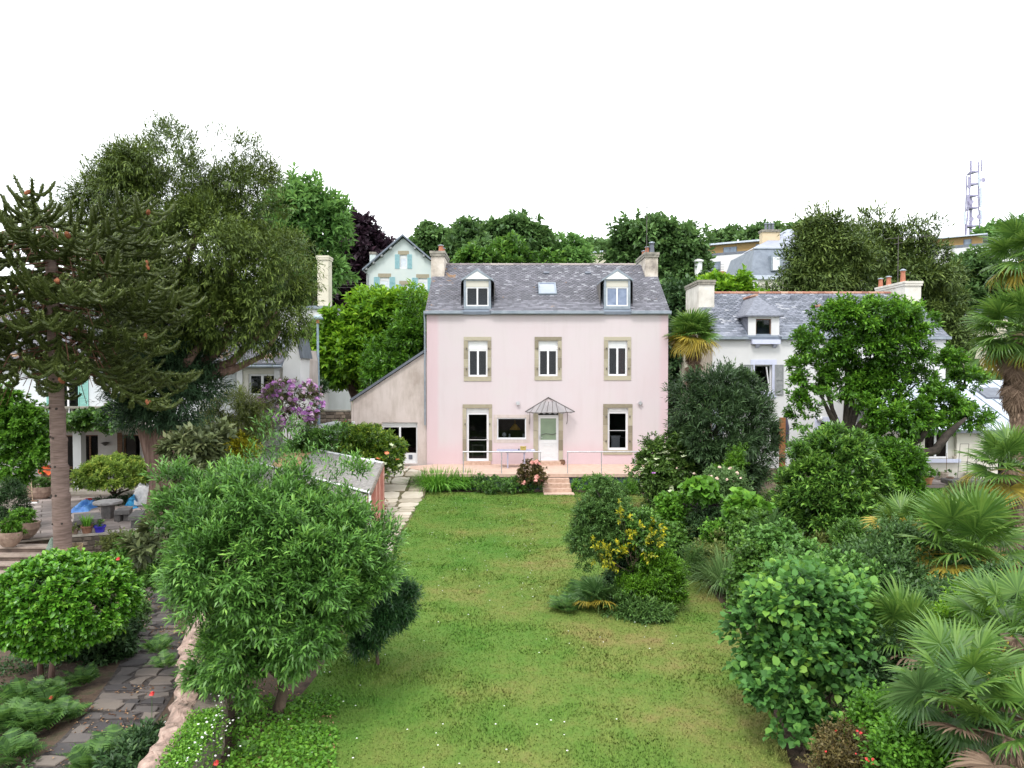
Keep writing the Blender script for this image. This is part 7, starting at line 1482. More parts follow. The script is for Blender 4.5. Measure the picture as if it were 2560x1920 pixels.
pl_('juniper', 'flat-layered bright green juniper at the foot of the island', 'shrub', (1640, 1510), isl - .6, [(1650, 1410, isl - .6, 40, 28), (1640, 1450, isl - .6, 62, 26), (1600, 1470, isl - .7, 55, 26), (1680, 1440, isl - .6, 26, 26), (1660, 1490, isl - .7, 40, 20)], 'juniper', 7500, 8, .06, .018, zb=0, trunk=.03, seed=65, clumps=230, rc=.12, twig=.12, up=.4, rough=.25, nlimb=5)
pl_('creeping_cotoneaster', 'grey-green creeping shrub spreading at the front of the island', 'shrub', (1610, 1535), isl - 1.0, [(1590, 1520, isl - .9, 60, 16), (1630, 1535, isl - 1.1, 45, 14), (1540, 1500, isl - .8, 40, 20)], 'bluegreen', 3200, 8, .075, .022, zb=0, seed=66, clumps=110, rc=.13, twig=.2, up=.1)
# ================================================================== PALMS, FERNS, GRASSES
def fan_mesh(name, mat, n=38, ll=.62, span=2.45, droop=.35, w=.036, seed=1, pet=.5, tint=.5, tips=True):
    """fan leaf: petiole along +X from the origin, blade in its plane"""
    r = random.Random(seed); m = MB(); hub = Vector((pet, 0, 0)); m.tube([(0, 0, 0), (pet * .5, 0, .02), (pet, 0, 0)], [.013, .011, .010], 5, tint)
    for i in range(n):
        a = -span + 2 * span * i / (n - 1); L = ll * (1 - .38 * (abs(a) / span) ** 2) * r.uniform(.92, 1.05); d = Vector((math.cos(a), math.sin(a), 0)); s = Vector((-math.sin(a), math.cos(a), 0)); up = Vector((0, 0, 1)); fold = .35 if i % 2 else -.35
        dr = droop * r.uniform(.7, 1.5); pt = lambda t: hub + d * L * t * (1 - .12 * dr * t) - up * dr * L * t ** 3 * .5 + up * (.10 * math.cos(a)) * L * t
        ws = [(.0, .15), (.45, 1.0), (.78, .75), (1.0, .03)]; vs = []
        for t, k in ws: p = pt(t); ww = w * k * L / ll * .5 * (1 + .3 * (t < .5)); vs += [p - s * ww + up * ww * fold, p + s * ww - up * ww * fold]
        m.add(vs, [(0, 1, 3, 2), (2, 3, 5, 4), (4, 5, 7, 6)], min(1, max(0, tint + r.uniform(-.22, .22))))
    return m.mesh(name, M[mat])
FANS = {}
def fans(mat, ll, **kw):
    k = (mat, round(ll, 2), tuple(kw.items()))
    if k not in FANS: FANS[k] = [fan_mesh('frond', mat, ll=ll, seed=s, **kw) for s in (1, 2, 3)]
    return FANS[k]
def put(parent, name, me, pos, az, el, roll, s=1.0):
    o = bpy.data.objects.new(name, me); COL.objects.link(o); o.parent = parent; o.location = Vector(pos) - wloc(parent)
    o.rotation_euler = (Matrix.Rotation(az, 3, 'Z') @ Matrix.Rotation(-el, 3, 'Y') @ Matrix.Rotation(roll, 3, 'X')).to_euler(); o.scale = (s, s, s); return o
def palm(name, label, base, crown, ll, trunk_r, mats, n, seed, skirt=0, pet=.5, group=None, el0=-.7, el1=1.25, w=.036, fibre=True, azr=None):
    """mats: (material, share of the crown from the top down)"""
    rng = np.random.default_rng(seed); base = Vector(base); crown = Vector(crown); t = thing(name, label, 'palm', base, group)
    if trunk_r:
        m = MB(); k = 14; pts = [base.lerp(crown, i / k) for i in range(k + 1)]; m.tube(pts, [trunk_r * (1 + .12 * (i % 2)) for i in range(k + 1)], 12); m.build('trunk', 'fibre', t)
        if fibre:
            H = (crown - base).length; mm = 900; z = rng.random(mm) ** .8; a = rng.uniform(0, 6.28, mm); O = np.array(base)[None] + (np.array(crown - base))[None] * z[:, None] + np.stack([np.cos(a), np.sin(a), 0 * a], 1) * trunk_r
            D = unit(np.stack([np.cos(a) * .5, np.sin(a) * .5, -np.ones(mm)], 1) + rng.normal(size=(mm, 3)) * .3); N = np.stack([np.cos(a), np.sin(a), 0 * a], 1); ln = rng.uniform(.1, .26, mm)
            V, F, T = leaf_arrays(O, D, N, ln, ln * .12, rng.random(mm)); link_mesh('fibre', np_mesh('fibre', V - np.array(base), F, M['palmdead'], T), t, None, 'stuff')
    for i in range(n):
        f = (i + .5) / n; el = el1 + (el0 - el1) * f ** .9 + rng.uniform(-.12, .12); az = i * 2.4 + rng.uniform(-.3, .3) if azr is None else rng.uniform(*azr)
        mt = mats[-1][0]; acc = 0
        for mname, share in mats:
            acc += share
            if f < acc: mt = mname; break
        ms = fans(mt, ll, pet=pet, w=w, droop=.35 if f < .7 else .7); put(t, 'frond', ms[rng.integers(0, 3)], crown + Vector((0, 0, .12 * (1 - f))), az, el, rng.uniform(-.5, .5), rng.uniform(.85, 1.1))
    for i in range(skirt):
        az = rng.uniform(0, 6.28); f = rng.random(); ms = fans('palmdead', ll * .85, pet=pet * .7, w=w * .7, droop=.8, span=1.2); put(t, 'dead_frond', ms[rng.integers(0, 3)], crown - Vector((0, 0, .1 + f * ll * 1.5)), az, -1.15 - .3 * rng.random(), rng.uniform(-.6, .6), rng.uniform(.8, 1.05))
    return t
c = P(1733, 838, 33.6); palm('fan_palm', 'tall fan palm with yellowing lower leaves and shaggy brown skirt between the two houses', (c.x, 33.6, 0), c, .92, .17, [('palmgreen', .62), ('palmgold', .38)], 44, 5, skirt=26, pet=.55, w=.05, el0=-.9)
c = P(2545, 830, 19.5); palm('fan_palm', 'very tall shaggy fan palm cut by the right edge of the photo', (c.x, 19.5, 0), c, .80, .16, [('palmgreen', .88), ('palmgold', .12)], 46, 6, skirt=70, pet=.75, w=.042, el0=-1.0, el1=1.2)
c = P(2580, 640, 20.3); palm('fan_palm', 'second palm head higher up at the right edge', (c.x, 20.3, 0), c, .78, .15, [('palmgreen', .88), ('palmgold', .12)], 34, 7, skirt=16, pet=.7, w=.042, el0=-.8)
c = P(2525, 1175, 16.5); palm('fan_palm', 'lower fan palm with fresh leaves and orange-tipped old ones at the right edge', (c.x, 16.5, 0), c, .62, .14, [('palmgreen', .7), ('palmgold', .3)], 30, 8, skirt=6, pet=.6, w=.032, el0=-.8)
c = P(2420, 1390, 12.2); palm('fan_palm', 'bushy fan palm with big upright leaves amid the right-hand shrubs', (c.x, 12.2, 0), c, .66, .0, [('palmgreen', .8), ('palmgold', .2)], 26, 9, pet=.62, w=.034, el0=-.2, el1=1.35)
c = P(2255, 1330, 14.5); palm('fan_palm', 'small yellow-green fan palm left of the bushy one', (c.x, 14.5, 0), c, .48, .0, [('palmgreen', .6), ('palmgold', .4)], 12, 10, pet=.4, w=.03, el0=.0, el1=1.3)
c = P(2400, 1740, 7.6); palm('fan_palm', 'near fan palm with broad silvery leaves at the lower right', (c.x, 7.6, 0), c, .44, .12, [('palmgreen', .55), ('palm', .45)], 24, 11, skirt=4, pet=.42, w=.024, el0=-.75, el1=1.2)
c = P(2530, 1590, 8.6); palm('fan_palm', 'near fan palm with half-yellow leaves at the right edge, lower corner', (c.x, 8.6, 0), c, .45, .12, [('palmgreen', .85), ('palmgold', .15)], 22, 12, skirt=4, pet=.45, w=.024, el0=-.7, el1=1.25)
c = P(2270, 1620, 9.8); palm('fan_palm', 'fan palm with spiky upright leaves right of the hazel bush', (c.x, 9.8, 0), c, .48, .0, [('palmgreen', .8), ('palmdead', .2)], 16, 13, pet=.4, w=.028, el0=.0, el1=1.35)
c = P(2515, 1850, 6.9); palm('fan_palm', 'dark fan palm leaves in the bottom right corner', (c.x, 6.9, 0), c, .42, .0, [('palmgreen', .6), ('palmdead', .4)], 14, 14, pet=.35, w=.026, el0=-.4, el1=1.0)
# the large silvery leaf facing the camera and two neighbours
t = bpy.data.objects['fan_palm.006']
for (u, v, Y, az, el, roll, s, mt) in [(2300, 1725, 7.2, 3.5, .35, 1.0, 1.1, 'palm'), (2420, 1715, 7.5, 1.6, 1.0, .2, 1.0, 'palm'), (2395, 1795, 7.3, 4.4, .1, .5, .95, 'palm')]:
    q = P(u, v, Y); put(t, 'frond', fans(mt, .50, pet=.42, w=.034, droop=.2)[1], q - Vector((math.cos(az) * .42 * math.cos(el) * s, math.sin(az) * .42 * math.cos(el) * s, math.sin(el) * .42 * s)), az, el, roll, s)
c = P(1925, 1310, 17.2); palm('dwarf_fan_palm', 'small upright fan palm between the ivy mound and the round laurel', (c.x, 17.2, .3), c - Vector((0, 0, .5)), .55, .0, [('palm', 1)], 7, 15, pet=.35, w=.03, el0=.6, el1=1.4)
c = P(1445, 1510, 15.0); palm('dwarf_fan_palm', 'low fan palm with pale leaves at the left foot of the lawn island', (c.x + .3, 14.9, 0), c + Vector((.35, 0, .05)), .42, .0, [('palm', .8), ('palmgold', .2)], 13, 16, pet=.22, w=.026, el0=.1, el1=1.2)

def strap_clump(name, label, cat, base, n, L, w, mat, seed, spread=1.0, arch=1.0, group=None, rad=.2, ell=1.0, kind_parts=60):
    """arching strap leaves; the nearest are single parts"""
    rng = np.random.default_rng(seed); base = Vector(base); t = thing(name, label, cat, base, group)
    def leaf_v(l, a, lean, tint):
        vs = []; k = 6
        for i in range(k + 1):
            s = i / k; x = lean * l * s; z = l * s * (1 - .1 * lean) - arch * lean * l * s ** 2.3 * .85; ww = w * (.7 + .5 * math.sin(min(1, s * 1.3) * math.pi * .6)) * (1 - s ** 3) + .001
            vs += [(x, -ww * .5, z), (x, ww * .5, z + ww * .15)]
        return vs, [(2 * i, 2 * i + 1, 2 * i + 3, 2 * i + 2) for i in range(k)]
    meshes = []
    for q in range(6):
        m = MB(); v, f = leaf_v(L * (.8 + .08 * q), 0, .35 + .13 * q, 0); m.add(v, f, .25 + .13 * q); meshes.append(m.mesh('leaf', M[mat]))
    VV = []; FF = []; TT = []; k0 = 0
    for i in range(n):
        az = rng.uniform(0, 6.28); lean = rng.uniform(.15, 1.0) * spread; l = L * rng.uniform(.6, 1.1); p = Vector((math.cos(az) * rad * rng.random() * ell, math.sin(az) * rad * rng.random(), 0))
        if i < kind_parts:
            o = bpy.data.objects.new('leaf', meshes[rng.integers(0, 6)]); COL.objects.link(o); o.parent = t; o.location = p; o.rotation_euler = (0, 0, az); s = rng.uniform(.8, 1.15); o.scale = (s, s, s); continue
        v, f = leaf_v(l, az, lean, 0); ca_, sa_ = math.cos(az), math.sin(az); v = [(x * ca_ - y * sa_ + p.x, x * sa_ + y * ca_ + p.y, z) for x, y, z in v]
        VV += v; FF += [tuple(a + k0 for a in q) for q in f]; TT += [float(np.clip(rng.normal(.5, .22), 0, 1))] * len(v); k0 += len(v)
    if VV: link_mesh('blades', np_mesh('blades', np.array(VV), np.array(FF), M[mat], np.array(TT)), t, None, 'stuff')
    return t
def G0(u, v, z=0): return G(u, v, z)
b = G(1090, 1225, .05); strap_clump('daylily_clump', 'big clump of bright green arching strap leaves beside the terrace end', 'plant', b + Vector((.0, .3, 0)), 1000, 1.15, .034, 'grassy', 1, rad=.9, ell=1.0)
b = G(1170, 1222, .05); strap_clump('daylily_clump', 'right half of the strap-leaved clump with paler leaf undersides', 'plant', b + Vector((-.2, .3, 0)), 520, 1.0, .03, 'grassy', 2, rad=.5)
b = G(1815, 1490); strap_clump('pampas_grass', 'fountain of fine arching grass at the right lawn edge', 'grass clump', b + Vector((.1, .3, 0)), 700, 1.35, .015, 'pampas', 3, spread=1.0, rad=.22)
b = G(1845, 1470); strap_clump('sedge_clump', 'straw-tinged grass tuft right of the fountain grass', 'grass clump', b + Vector((.3, .1, 0)), 260, .95, .015, 'olive', 4, rad=.25)
b = G(1600, 1235); strap_clump('iris_clump', 'upright grassy leaves in the bed under the right terrace railing', 'plant', b + Vector((-.2, .5, 0)), 200, .7, .022, 'grassy', 5, spread=.6, rad=.3)
b = G(2440, 1360); strap_clump('purple_phormium', 'dark bronze flax with long sword leaves below the shaggy palm', 'plant', (b.x, 17.5, 0), 330, 1.5, .06, 'phormium', 6, spread=.9, rad=.35)
b = P(2530, 1330, 16.0); strap_clump('purple_phormium', 'dark bronze flax at the right edge under the lower palm', 'plant', (b.x, 16.0, 0), 200, 1.4, .06, 'phormium', 7, spread=.9, rad=.3)
b = P(1958, 1200, 27); strap_clump('cordyline', 'spiky brown-green cordyline beside the folded umbrella', 'plant', (b.x, 27, .6), 110, 1.1, .045, 'olive', 8, spread=.9, rad=.1)
b = G(1755, 1370); strap_clump('yucca', 'narrow spiky yucca leaves in the middle of the right border', 'plant', (b.x, 19.0, .5), 120, .9, .03, 'olive', 9, spread=1.0, rad=.1)
b = G(1720, 1350); strap_clump('crocosmia_clump', 'tuft of sword leaves on the lawn edge left of the yucca', 'plant', b + Vector((.1, .3, 0)), 160, .6, .018, 'pampas', 10, rad=.2)
b = G(300, 1345, -.5); strap_clump('agapanthus_clump', 'dark strap leaves below the low stone wall', 'plant', (-10.3, 21.3, -.6), 240, .75, .028, 'fern', 11, rad=.45)
b = G(1540, 1500); strap_clump('phormium', 'dark spiky leaves at the foot of the ivy-clad stump', 'plant', (b.x - .35, 15.5, 0), 70, .75, .03, 'darkshrub', 12, rad=.1, spread=.8)

def frond_mesh(mat, L=.8, seed=1, pairs=13, wide=.21):
    r = random.Random(seed); m = MB(); f = lambda s: Vector((L * s * (1 - .12 * s), 0, .55 * L * s - .62 * L * s ** 2.2)); m.tube([f(s) for s in (0, .33, .66, 1)], [.006, .005, .003, .001], 4, .3)
    for i in range(pairs):
        s = .12 + .86 * i / pairs; p = f(s); l = L * wide * 1.2 * math.sin(min(1, s * 1.15 + .12) * math.pi) ** .7 + .01; tn = r.uniform(.25, .85)
        for sg in (-1, 1):
            d = Vector((.35, sg * 1.0, -.18)).normalized(); w = L * .075
            for q in range(3):                                # pinna cut into segments
                a, b_ = q / 3, (q + 1) / 3; k = w * (1 - .28 * q); A, B = p + d * l * a, p + d * l * b_; m.add([A + Vector((-k * .5, 0, 0)), A + Vector((k * .6, 0, .0)), B + Vector((k * .3, 0, -.004)), B + Vector((-k * .2, 0, -.004))], [(0, 1, 2, 3)], tn)
    return m.mesh('frond', M[mat])
FR = {}
def fern(label, pos, n, L, seed, mat='fern', group='ferns along the dark path', name='fern'):
    rng = np.random.default_rng(seed); t = thing(name, label, 'fern', pos, group)
    if mat not in FR: FR[mat] = [frond_mesh(mat, 1.0, s) for s in (1, 2, 3)]
    for i in range(n):
        az = i * 2.4 + rng.uniform(-.3, .3); el = rng.uniform(.1, .95); s = L * rng.uniform(.75, 1.15); put(t, 'frond', FR[mat][rng.integers(0, 3)], Vector(pos) + Vector((math.cos(az) * .04, math.sin(az) * .04, .02)), az, el, rng.uniform(-.3, .3), s)
zf = -.6
for i, (u, v, n, L, lab) in enumerate([(60, 1765, 26, .60, 'fern at the left edge, third clump up from the bottom'), (135, 1745, 24, .42, 'fern at the foot of the clipped camellia stems'), (205, 1715, 26, .50, 'fern beside the path just right of the camellia stems'), (250, 1640, 22, .58, 'topmost fern of the row beside the dark path'), (15, 1830, 26, .66, 'fern cut by the left edge of the photo'), (95, 1830, 28, .62, 'fern in the middle of the left-hand bed near the bottom'), (160, 1800, 24, .5, 'yellow-green fern leaning over the path edge'), (30, 1900, 24, .6, 'fern in the bottom left corner'), (285, 1890, 34, .60, 'big feathery fern growing over the path at the bottom'), (225, 1930, 26, .55, 'lower fern beside the big feathery one at the bottom'), (395, 1700, 26, .42, 'bright fern hugging the left face of the boundary wall'), (415, 1740, 22, .36, 'smaller fern below the bright one on the boundary wall'), (120, 1770, 22, .55, 'fern tucked behind the middle fern of the left-hand bed')]):
    q = G(u, v, zf); fern(lab, q + (Vector((0, 0, .5)) if u > 390 else Vector()), n, L, 100 + i, 'grassyfern' if i in (6, 10) and 'grassyfern' in M else 'fern')
for i, (u, v, L, lab) in enumerate([(1415, 1525, .62, 'fern at the left tip of the lawn island'), (1450, 1500, .6, 'fern behind the low fan palm of the lawn island'), (1490, 1480, .55, 'dark fern near the ivy-clad stump')]): q = G(u, v); fern(lab, q, 24, L, 130 + i, group='ferns of the lawn island')
for i, (u, v) in enumerate([(612, 1885), (640, 1895)]): fern('tiny fern among the groundcover under the narrow-leaved tree' + (', left one' if i == 0 else ', right one'), G(u, v), 10, .22, 140 + i, group='tiny ferns under the tree')

# ================================================================== SHRUBS OF THE RIGHT BORDER
def sh(name, label, u, v, Y, ru, rv, mat, n, ln, w, seed, shape='narrow', zb=0, cat='shrub', k=6, extra=(), **kw):
    L = [(u, v, Y, ru, rv), (u - ru * .45, v + rv * .35, Y - .15, ru * .6, rv * .65), (u + ru * .45, v + rv * .3, Y + .1, ru * .6, rv * .7)] + list(extra)
    d = dict(clumps=int(60 + ru), rc=.16, twig=.13, inner=.4, rough=.16); d.update(kw); return pl_(name, label, cat, (u, v + rv), Y, L, mat, n, k, ln, w, zb=zb, seed=seed, shape=shape, **d)
sh('broadleaf_shrub', 'fresh green broad-leaved shrub at the lawn edge below the hydrangea hedge', 1690, 1290, 20.5, 45, 55, 'ivybright', 3800, .09, .055, 200, 'round')
sh('broadleaf_shrub', 'fresh green shrub reaching over the lawn edge left of the yucca', 1665, 1350, 19.2, 45, 35, 'ivy', 2600, .08, .05, 201, 'round')
t = sh('climbing_rose', 'tangled climbing rose mound with pale pink blooms over the right border', 1800, 1225, 20.8, 60, 55, 'pampas', 4200, .07, .032, 202, rc=.22)
sh('bronze_shrub', 'purplish-brown wispy shrub under the climbing rose', 1750, 1290, 20.2, 35, 40, 'copper', 1500, .06, .03, 203)
sh('juniper_spire', 'light green juniper spire in front of the dark rounded yew', 1835, 1160, 21.5, 14, 40, 'juniper', 1500, .07, .02, 204, clumps=40, rc=.14, up=.8, extra=[(1845, 1135, 21.5, 8, 30), (1790, 1175, 21.5, 12, 22)])
sh('ivy_mound', 'grey-green ivy mound left of the small fan palm', 1880, 1320, 17.6, 45, 38, 'ivy', 3600, .065, .055, 205, 'round', cat='ivy', clumps=150)
sh('ivy_curtain', 'dark ivy curtain hanging behind the fountain grass', 1875, 1430, 15.0, 40, 75, 'ivy', 4200, .06, .05, 207, 'round', cat='ivy', clumps=170, extra=[(1870, 1490, 14.6, 36, 30)])
sh('rough_shrub', 'brown-green rough shrub between the yucca and the ivy', 1790, 1390, 17.5, 55, 50, 'olive', 3000, .06, .03, 208)
sh('rough_shrub', 'small leafy shrub with yellow tips in the right border', 1800, 1340, 18.3, 36, 36, 'ivybright', 1600, .07, .05, 209, 'round')
sh('rosemary', 'grey-green upright rosemary at the lawn edge', 1738, 1400, 17.3, 26, 40, 'bluegreen', 2600, .05, .010, 210, k=8, up=.9, spread=.4)
sh('vine_shrub', 'lime green big-leaved vine over the ivy mound', 1860, 1270, 18.4, 36, 20, 'ivybright', 500, .16, .14, 211, 'round', clumps=40)
sh('vine_shrub', 'lime green vine leaves on top of the bronze shrub', 1752, 1222, 19.5, 24, 14, 'ivybright', 260, .16, .14, 212, 'round', clumps=20)
sh('dark_privet', 'dark shrub behind the yucca', 1770, 1320, 19.6, 60, 45, 'darkshrub', 3200, .07, .035, 213)
M['darkleafy'] = leafmat('rambler_leaf', (.022, .058, .014), (.07, .15, .038), (.17, .29, .08), .42, .25)
M['ivybright2'] = leafmat('cascading_leaf', (.035, .10, .018), (.10, .23, .045), (.23, .40, .09), .42, .25)
M['flowerpale'] = surf('pale_rose_petal', (.7, .48, .40), (.8, .66, .56), 6, .7)
sh('ivy_mound', 'brighter leafy climber cascading in the middle of the right border', 1925, 1370, 15.5, 60, 50, 'ivybright2', 4600, .07, .055, 206, 'round', cat='ivy', clumps=190)
flowers_on(t, 'flowerpale', [(1760, 1195, 20.2, 26, 30), (1800, 1190, 20.2, 50, 22)], 34, 4, .4, .8)
sh('wisteria', 'dark rambling climber with pinnate leaves left of the bushy palm', 2240, 1395, 13.4, 100, 65, 'darkleafy', 8200, .085, .035, 214, k=8, clumps=260, rc=.24, twig=.24, extra=[(2200, 1440, 12.5, 90, 60), (2340, 1420, 12.8, 90, 60), (2180, 1490, 12, 80, 50)])
sh('green_rambler', 'paler green rambler above the hazel bush', 2020, 1430, 12.8, 100, 60, 'ivybright2', 5200, .075, .045, 215, clumps=220, rc=.2, extra=[(1960, 1450, 12.2, 60, 40), (2110, 1450, 12, 70, 40)])
sh('fuchsia_bush', 'reddish-tinged fuchsia bush at the bottom beside the hazel', 2125, 1890, 8.0, 85, 55, 'redbrown', 2600, .035, .02, 216, clumps=160, rc=.10, twig=.1)
t2 = bpy.data.objects['fuchsia_bush']; flowers_on(t2, 'flowerred', [(2120, 1875, 7.8, 70, 45)], 16, 5, .12, .22)
sh('leafy_groundcover', 'bright small-leaved groundcover with white dots at the bottom right', 2290, 1870, 7.8, 95, 65, 'ivybright', 5200, .045, .032, 217, 'round', clumps=260, rc=.12, extra=[(2200, 1800, 8.4, 70, 60)])
sh('dark_undershrub', 'dark shrub behind the near palms at the bottom right', 2190, 1680, 9.6, 60, 100, 'darkshrub', 3600, .05, .03, 218, clumps=180)
sh('dark_undershrub', 'deep green shrub filling the gap behind the spiky palms', 2420, 1520, 10.8, 130, 70, 'darkleafy', 5200, .07, .035, 219, clumps=220, rc=.2, extra=[(2520, 1470, 11, 80, 60), (2330, 1530, 10.6, 80, 50)])
sh('light_shrub', 'light yellow-green bush between the two near palms', 2410, 1545, 9.4, 48, 42, 'bright', 2200, .06, .025, 220, clumps=100, up=.7)
sh('low_border', 'mixed low plants along the foot of the round laurel', 2000, 1375, 18.2, 110, 28, 'olive', 3400, .10, .03, 221, clumps=170, up=.8, extra=[(2150, 1390, 17.6, 90, 24)])
sh('low_border', 'tangled green plants between the laurel and the bushy palm', 2180, 1350, 17.0, 80, 40, 'ivy', 3400, .08, .03, 222, clumps=150)
sh('clipped_box', 'brown-green clipped hedge top under the shaggy palm', 2440, 1240, 21.5, 70, 24, 'olive', 3200, .05, .03, 223, clumps=170, cat='hedge')
sh('bed_shrub', 'blue-green shrub in the bed right of the terrace steps', 1530, 1235, 28.6, 34, 24, 'bluegreen', 1600, .06, .03, 224)
sh('bed_plants', 'low leafy plants under the left terrace railing', 1260, 1213, 29.6, 62, 16, 'laurel', 2200, .08, .04, 225, clumps=110, extra=[(1200, 1212, 29.6, 30, 18), (1330, 1215, 29.5, 26, 14)])
sh('bed_plants', 'low leafy plants under the right terrace railing', 1470, 1220, 29.6, 45, 18, 'ivybright', 1700, .07, .035, 226, clumps=90, extra=[(1560, 1220, 29.5, 50, 16)])
t = sh('rose_bush', 'rose bush with salmon pink blooms beside the terrace steps', 1330, 1185, 29.4, 34, 30, 'redbrown', 1100, .07, .045, 227, 'round', clumps=60, zb=0, trunk=.015, nlimb=9, fork=.1, inner=.6)
flowers_on(t, 'flowerpink', [(1320, 1172, 29.2, 34, 22), (1335, 1200, 29.0, 30, 22)], 26, 6, .7, 1.3)
# left side planting
sh('ivy_bank', 'bright green climber mass at the left edge above the terrace', 60, 1080, 24.5, 62, 70, 'ivybright', 6800, .10, .06, 240, 'round', zb=0, cat='climber', clumps=230, rc=.26, extra=[(20, 1020, 24.5, 40, 50), (95, 1120, 24.2, 32, 45), (30, 1160, 24, 50, 50)])
sh('dark_potted_shrub', 'dark fine-leaved shrub in the rounded planter at the left edge', 30, 1255, 22.5, 40, 55, 'darkshrub', 3000, .07, .025, 241, zb=0, clumps=110)
t = sh('balcony_vine', 'green vine trailing along the balustrade of the white veranda house', 270, 1042, 29.2, 70, 26, 'laurel', 4200, .10, .06, 242, 'round', zb=2.2, cat='climber', clumps=130, rc=.25, extra=[(130, 1050, 29.3, 60, 24), (60, 1035, 29.3, 50, 28), (200, 1055, 29.2, 40, 16), (300, 1030, 29.2, 35, 26)])
AC = [(285, 1205, 27.4, 90, 62, 1.35)]
pl_('umbrella_maple', 'dome-shaped small maple with layered gold-green leaves on the left terrace', 'tree', (287, 1262), 27.4, AC, 'acer', 6200, 7, .10, .045, cut=P(0, 1208, 27.4).z, bumps=0, ragged=.12, gap=.03, shrink=.5, zb=0, trunk=.05, bark='bark', seed=243, clumps=260, rc=.16, twig=.12, inner=.35, rough=.06, up=.15, droop=.1, nlimb=12, fork=.25)
sh('edging_box', 'dark low shrub around the foot of the umbrella maple', 290, 1258, 26.9, 48, 13, 'yewdark', 1500, .06, .03, 244)
LQ = M['loquat'] = leafmat('loquat_leaf', (.05, .065, .03), (.12, .15, .06), (.27, .27, .14), .45, .2)
pl_('loquat', 'loose shrub with long grey-green leaves between the yew trunk and the narrow-leaved tree', 'shrub', (440, 1400), 17.5, [(470, 1125, 18.5, 45, 35), (520, 1110, 19, 50, 35), (460, 1190, 17.6, 28, 40), (400, 1330, 17, 40, 40), (445, 1260, 17, 30, 45), (365, 1370, 16.5, 40, 30)], 'loquat', 1000, 6, .20, .065, zb=-.6, trunk=.05, seed=245, clumps=130, rc=.2, twig=.14, inner=.5, shape='round', nlimb=8, fork=.3)
sh('wall_planting', 'leafy plants growing against the low stone wall below the flowerpots', 300, 1365, 21.3, 50, 26, 'olive', 1200, .07, .035, 246, zb=-.6, inner=.6, clumps=60)
sh('wall_planting', 'dense dark plants between the low stone wall and the narrow-leaved tree', 345, 1400, 18.6, 45, 60, 'laurel', 3600, .09, .04, 247, zb=-.6, clumps=120, extra=[(380, 1450, 16.5, 40, 40)])
sh('path_shrub', 'small grey-green shrub beside the upper end of the dark path', 335, 1530, 15.0, 26, 30, 'bluegreen', 1300, .06, .025, 248, zb=-.6)
sh('dark_underplanting', 'dark leafy plants behind the stems of the clipped camellia', 270, 1610, 14.0, 60, 45, 'darkshrub', 2400, .10, .04, 249, zb=-.6, clumps=90, extra=[(200, 1620, 14.2, 40, 35)])
sh('wall_foot_shrub', 'dark leaves at the foot of the boundary wall near the bottom', 370, 1870, 9.3, 40, 45, 'darkshrub', 1900, .08, .03, 250, zb=-.6, extra=[(330, 1910, 8.9, 50, 30)])
sh('path_edge_shrub', 'little fresh shrub on the lawn edge beside the shed end', 950, 1400, 18.2, 18, 45, 'willow', 1500, .07, .02, 251, up=.7, extra=[(985, 1455, 16.5, 22, 30)])
# slim shoots left of the pink flowers of the path
# --- ground layers (nobody could count these)
def ground_cover(name, label, poly, n, z, h, mat, ln, w, seed, shape='narrow', noise_cut=None):
    r = np.random.default_rng(seed); pl = np.array(poly); y = r.uniform(pl[0, 0], pl[-1, 0], n); x = np.interp(y, pl[:, 0], pl[:, 1]) + (np.interp(y, pl[:, 0], pl[:, 2]) - np.interp(y, pl[:, 0], pl[:, 1])) * r.random(n)
    wv = wave(np.stack([x, y, 0 * x], 1), 1.6, seed)
    if noise_cut is not None: k = wv > noise_cut; x, y, wv = x[k], y[k], wv[k]
    n = len(x); O = np.stack([x, y, z + h * r.random(n) ** 1.2 * (.55 + .45 * np.clip(wv, -1, 1))], 1); D = rdir(n, r); D[:, 2] = np.abs(D[:, 2]) * .7 + .1; D = unit(D); N = unit(np.array([0, 0, 1.]) + r.normal(size=(n, 3)) * .4)
    l = ln * r.uniform(.6, 1.3, n); V, F, T = leaf_arrays(O, D, N, l, l * w / ln, np.clip(.45 + wv * .15 + (r.random(n) - .5) * .5, 0, 1), shape); return tag(link_mesh(name, np_mesh(name, V, F, M[mat], T), kind='stuff'), label, 'groundcover')
RB = [(y, float(np.interp(y, LY, LXR)) + .15, 9 + y * .22) for y in (8, 10, 12, 14, 16, 18, 20, 22, 24, 26, 28, 29.4)]
ground_cover('border_undergrowth', 'tangled green undergrowth filling the right-hand border', RB, 36000, -.02, .42, 'ivy', .10, .05, 1)
ground_cover('border_weeds', 'straw and green weeds along the right-hand border', RB, 22000, -.02, .5, 'olive', .16, .02, 2)
TB = [(8.2, -3.6, -1.95), (9.2, -3.7, -2.3), (10.5, -4.1, -2.6), (12, -4.8, -2.9), (13.5, -5.3, -3.2), (17, -6.3, -3.7), (21, -7.5, -4.3)]
ground_cover('tree_groundcover', 'small-leaved green groundcover in the shade under the narrow-leaved tree', TB, 20000, 0, .10, 'ivybright', .052, .04, 3, 'round', -.1)
ground_cover('shed_side_weeds', 'weeds on the bare ground between the shed, the boundary wall and the left terrace', [(13, -5.6, -3.4), (17, -6.6, -4.0), (21, -7.8, -4.5), (24, -10, -5.5), (29, -12, -9)], 14000, -.02, .3, 'ivy', .09, .05, 9)
ground_cover('rhododendron_bank', 'dark undergrowth behind the shed and hedge', [(30.2, -13, -7.3), (33, -12, -7.6), (35.5, -12, -7)], 9000, -.02, .8, 'darkshrub', .16, .07, 4)
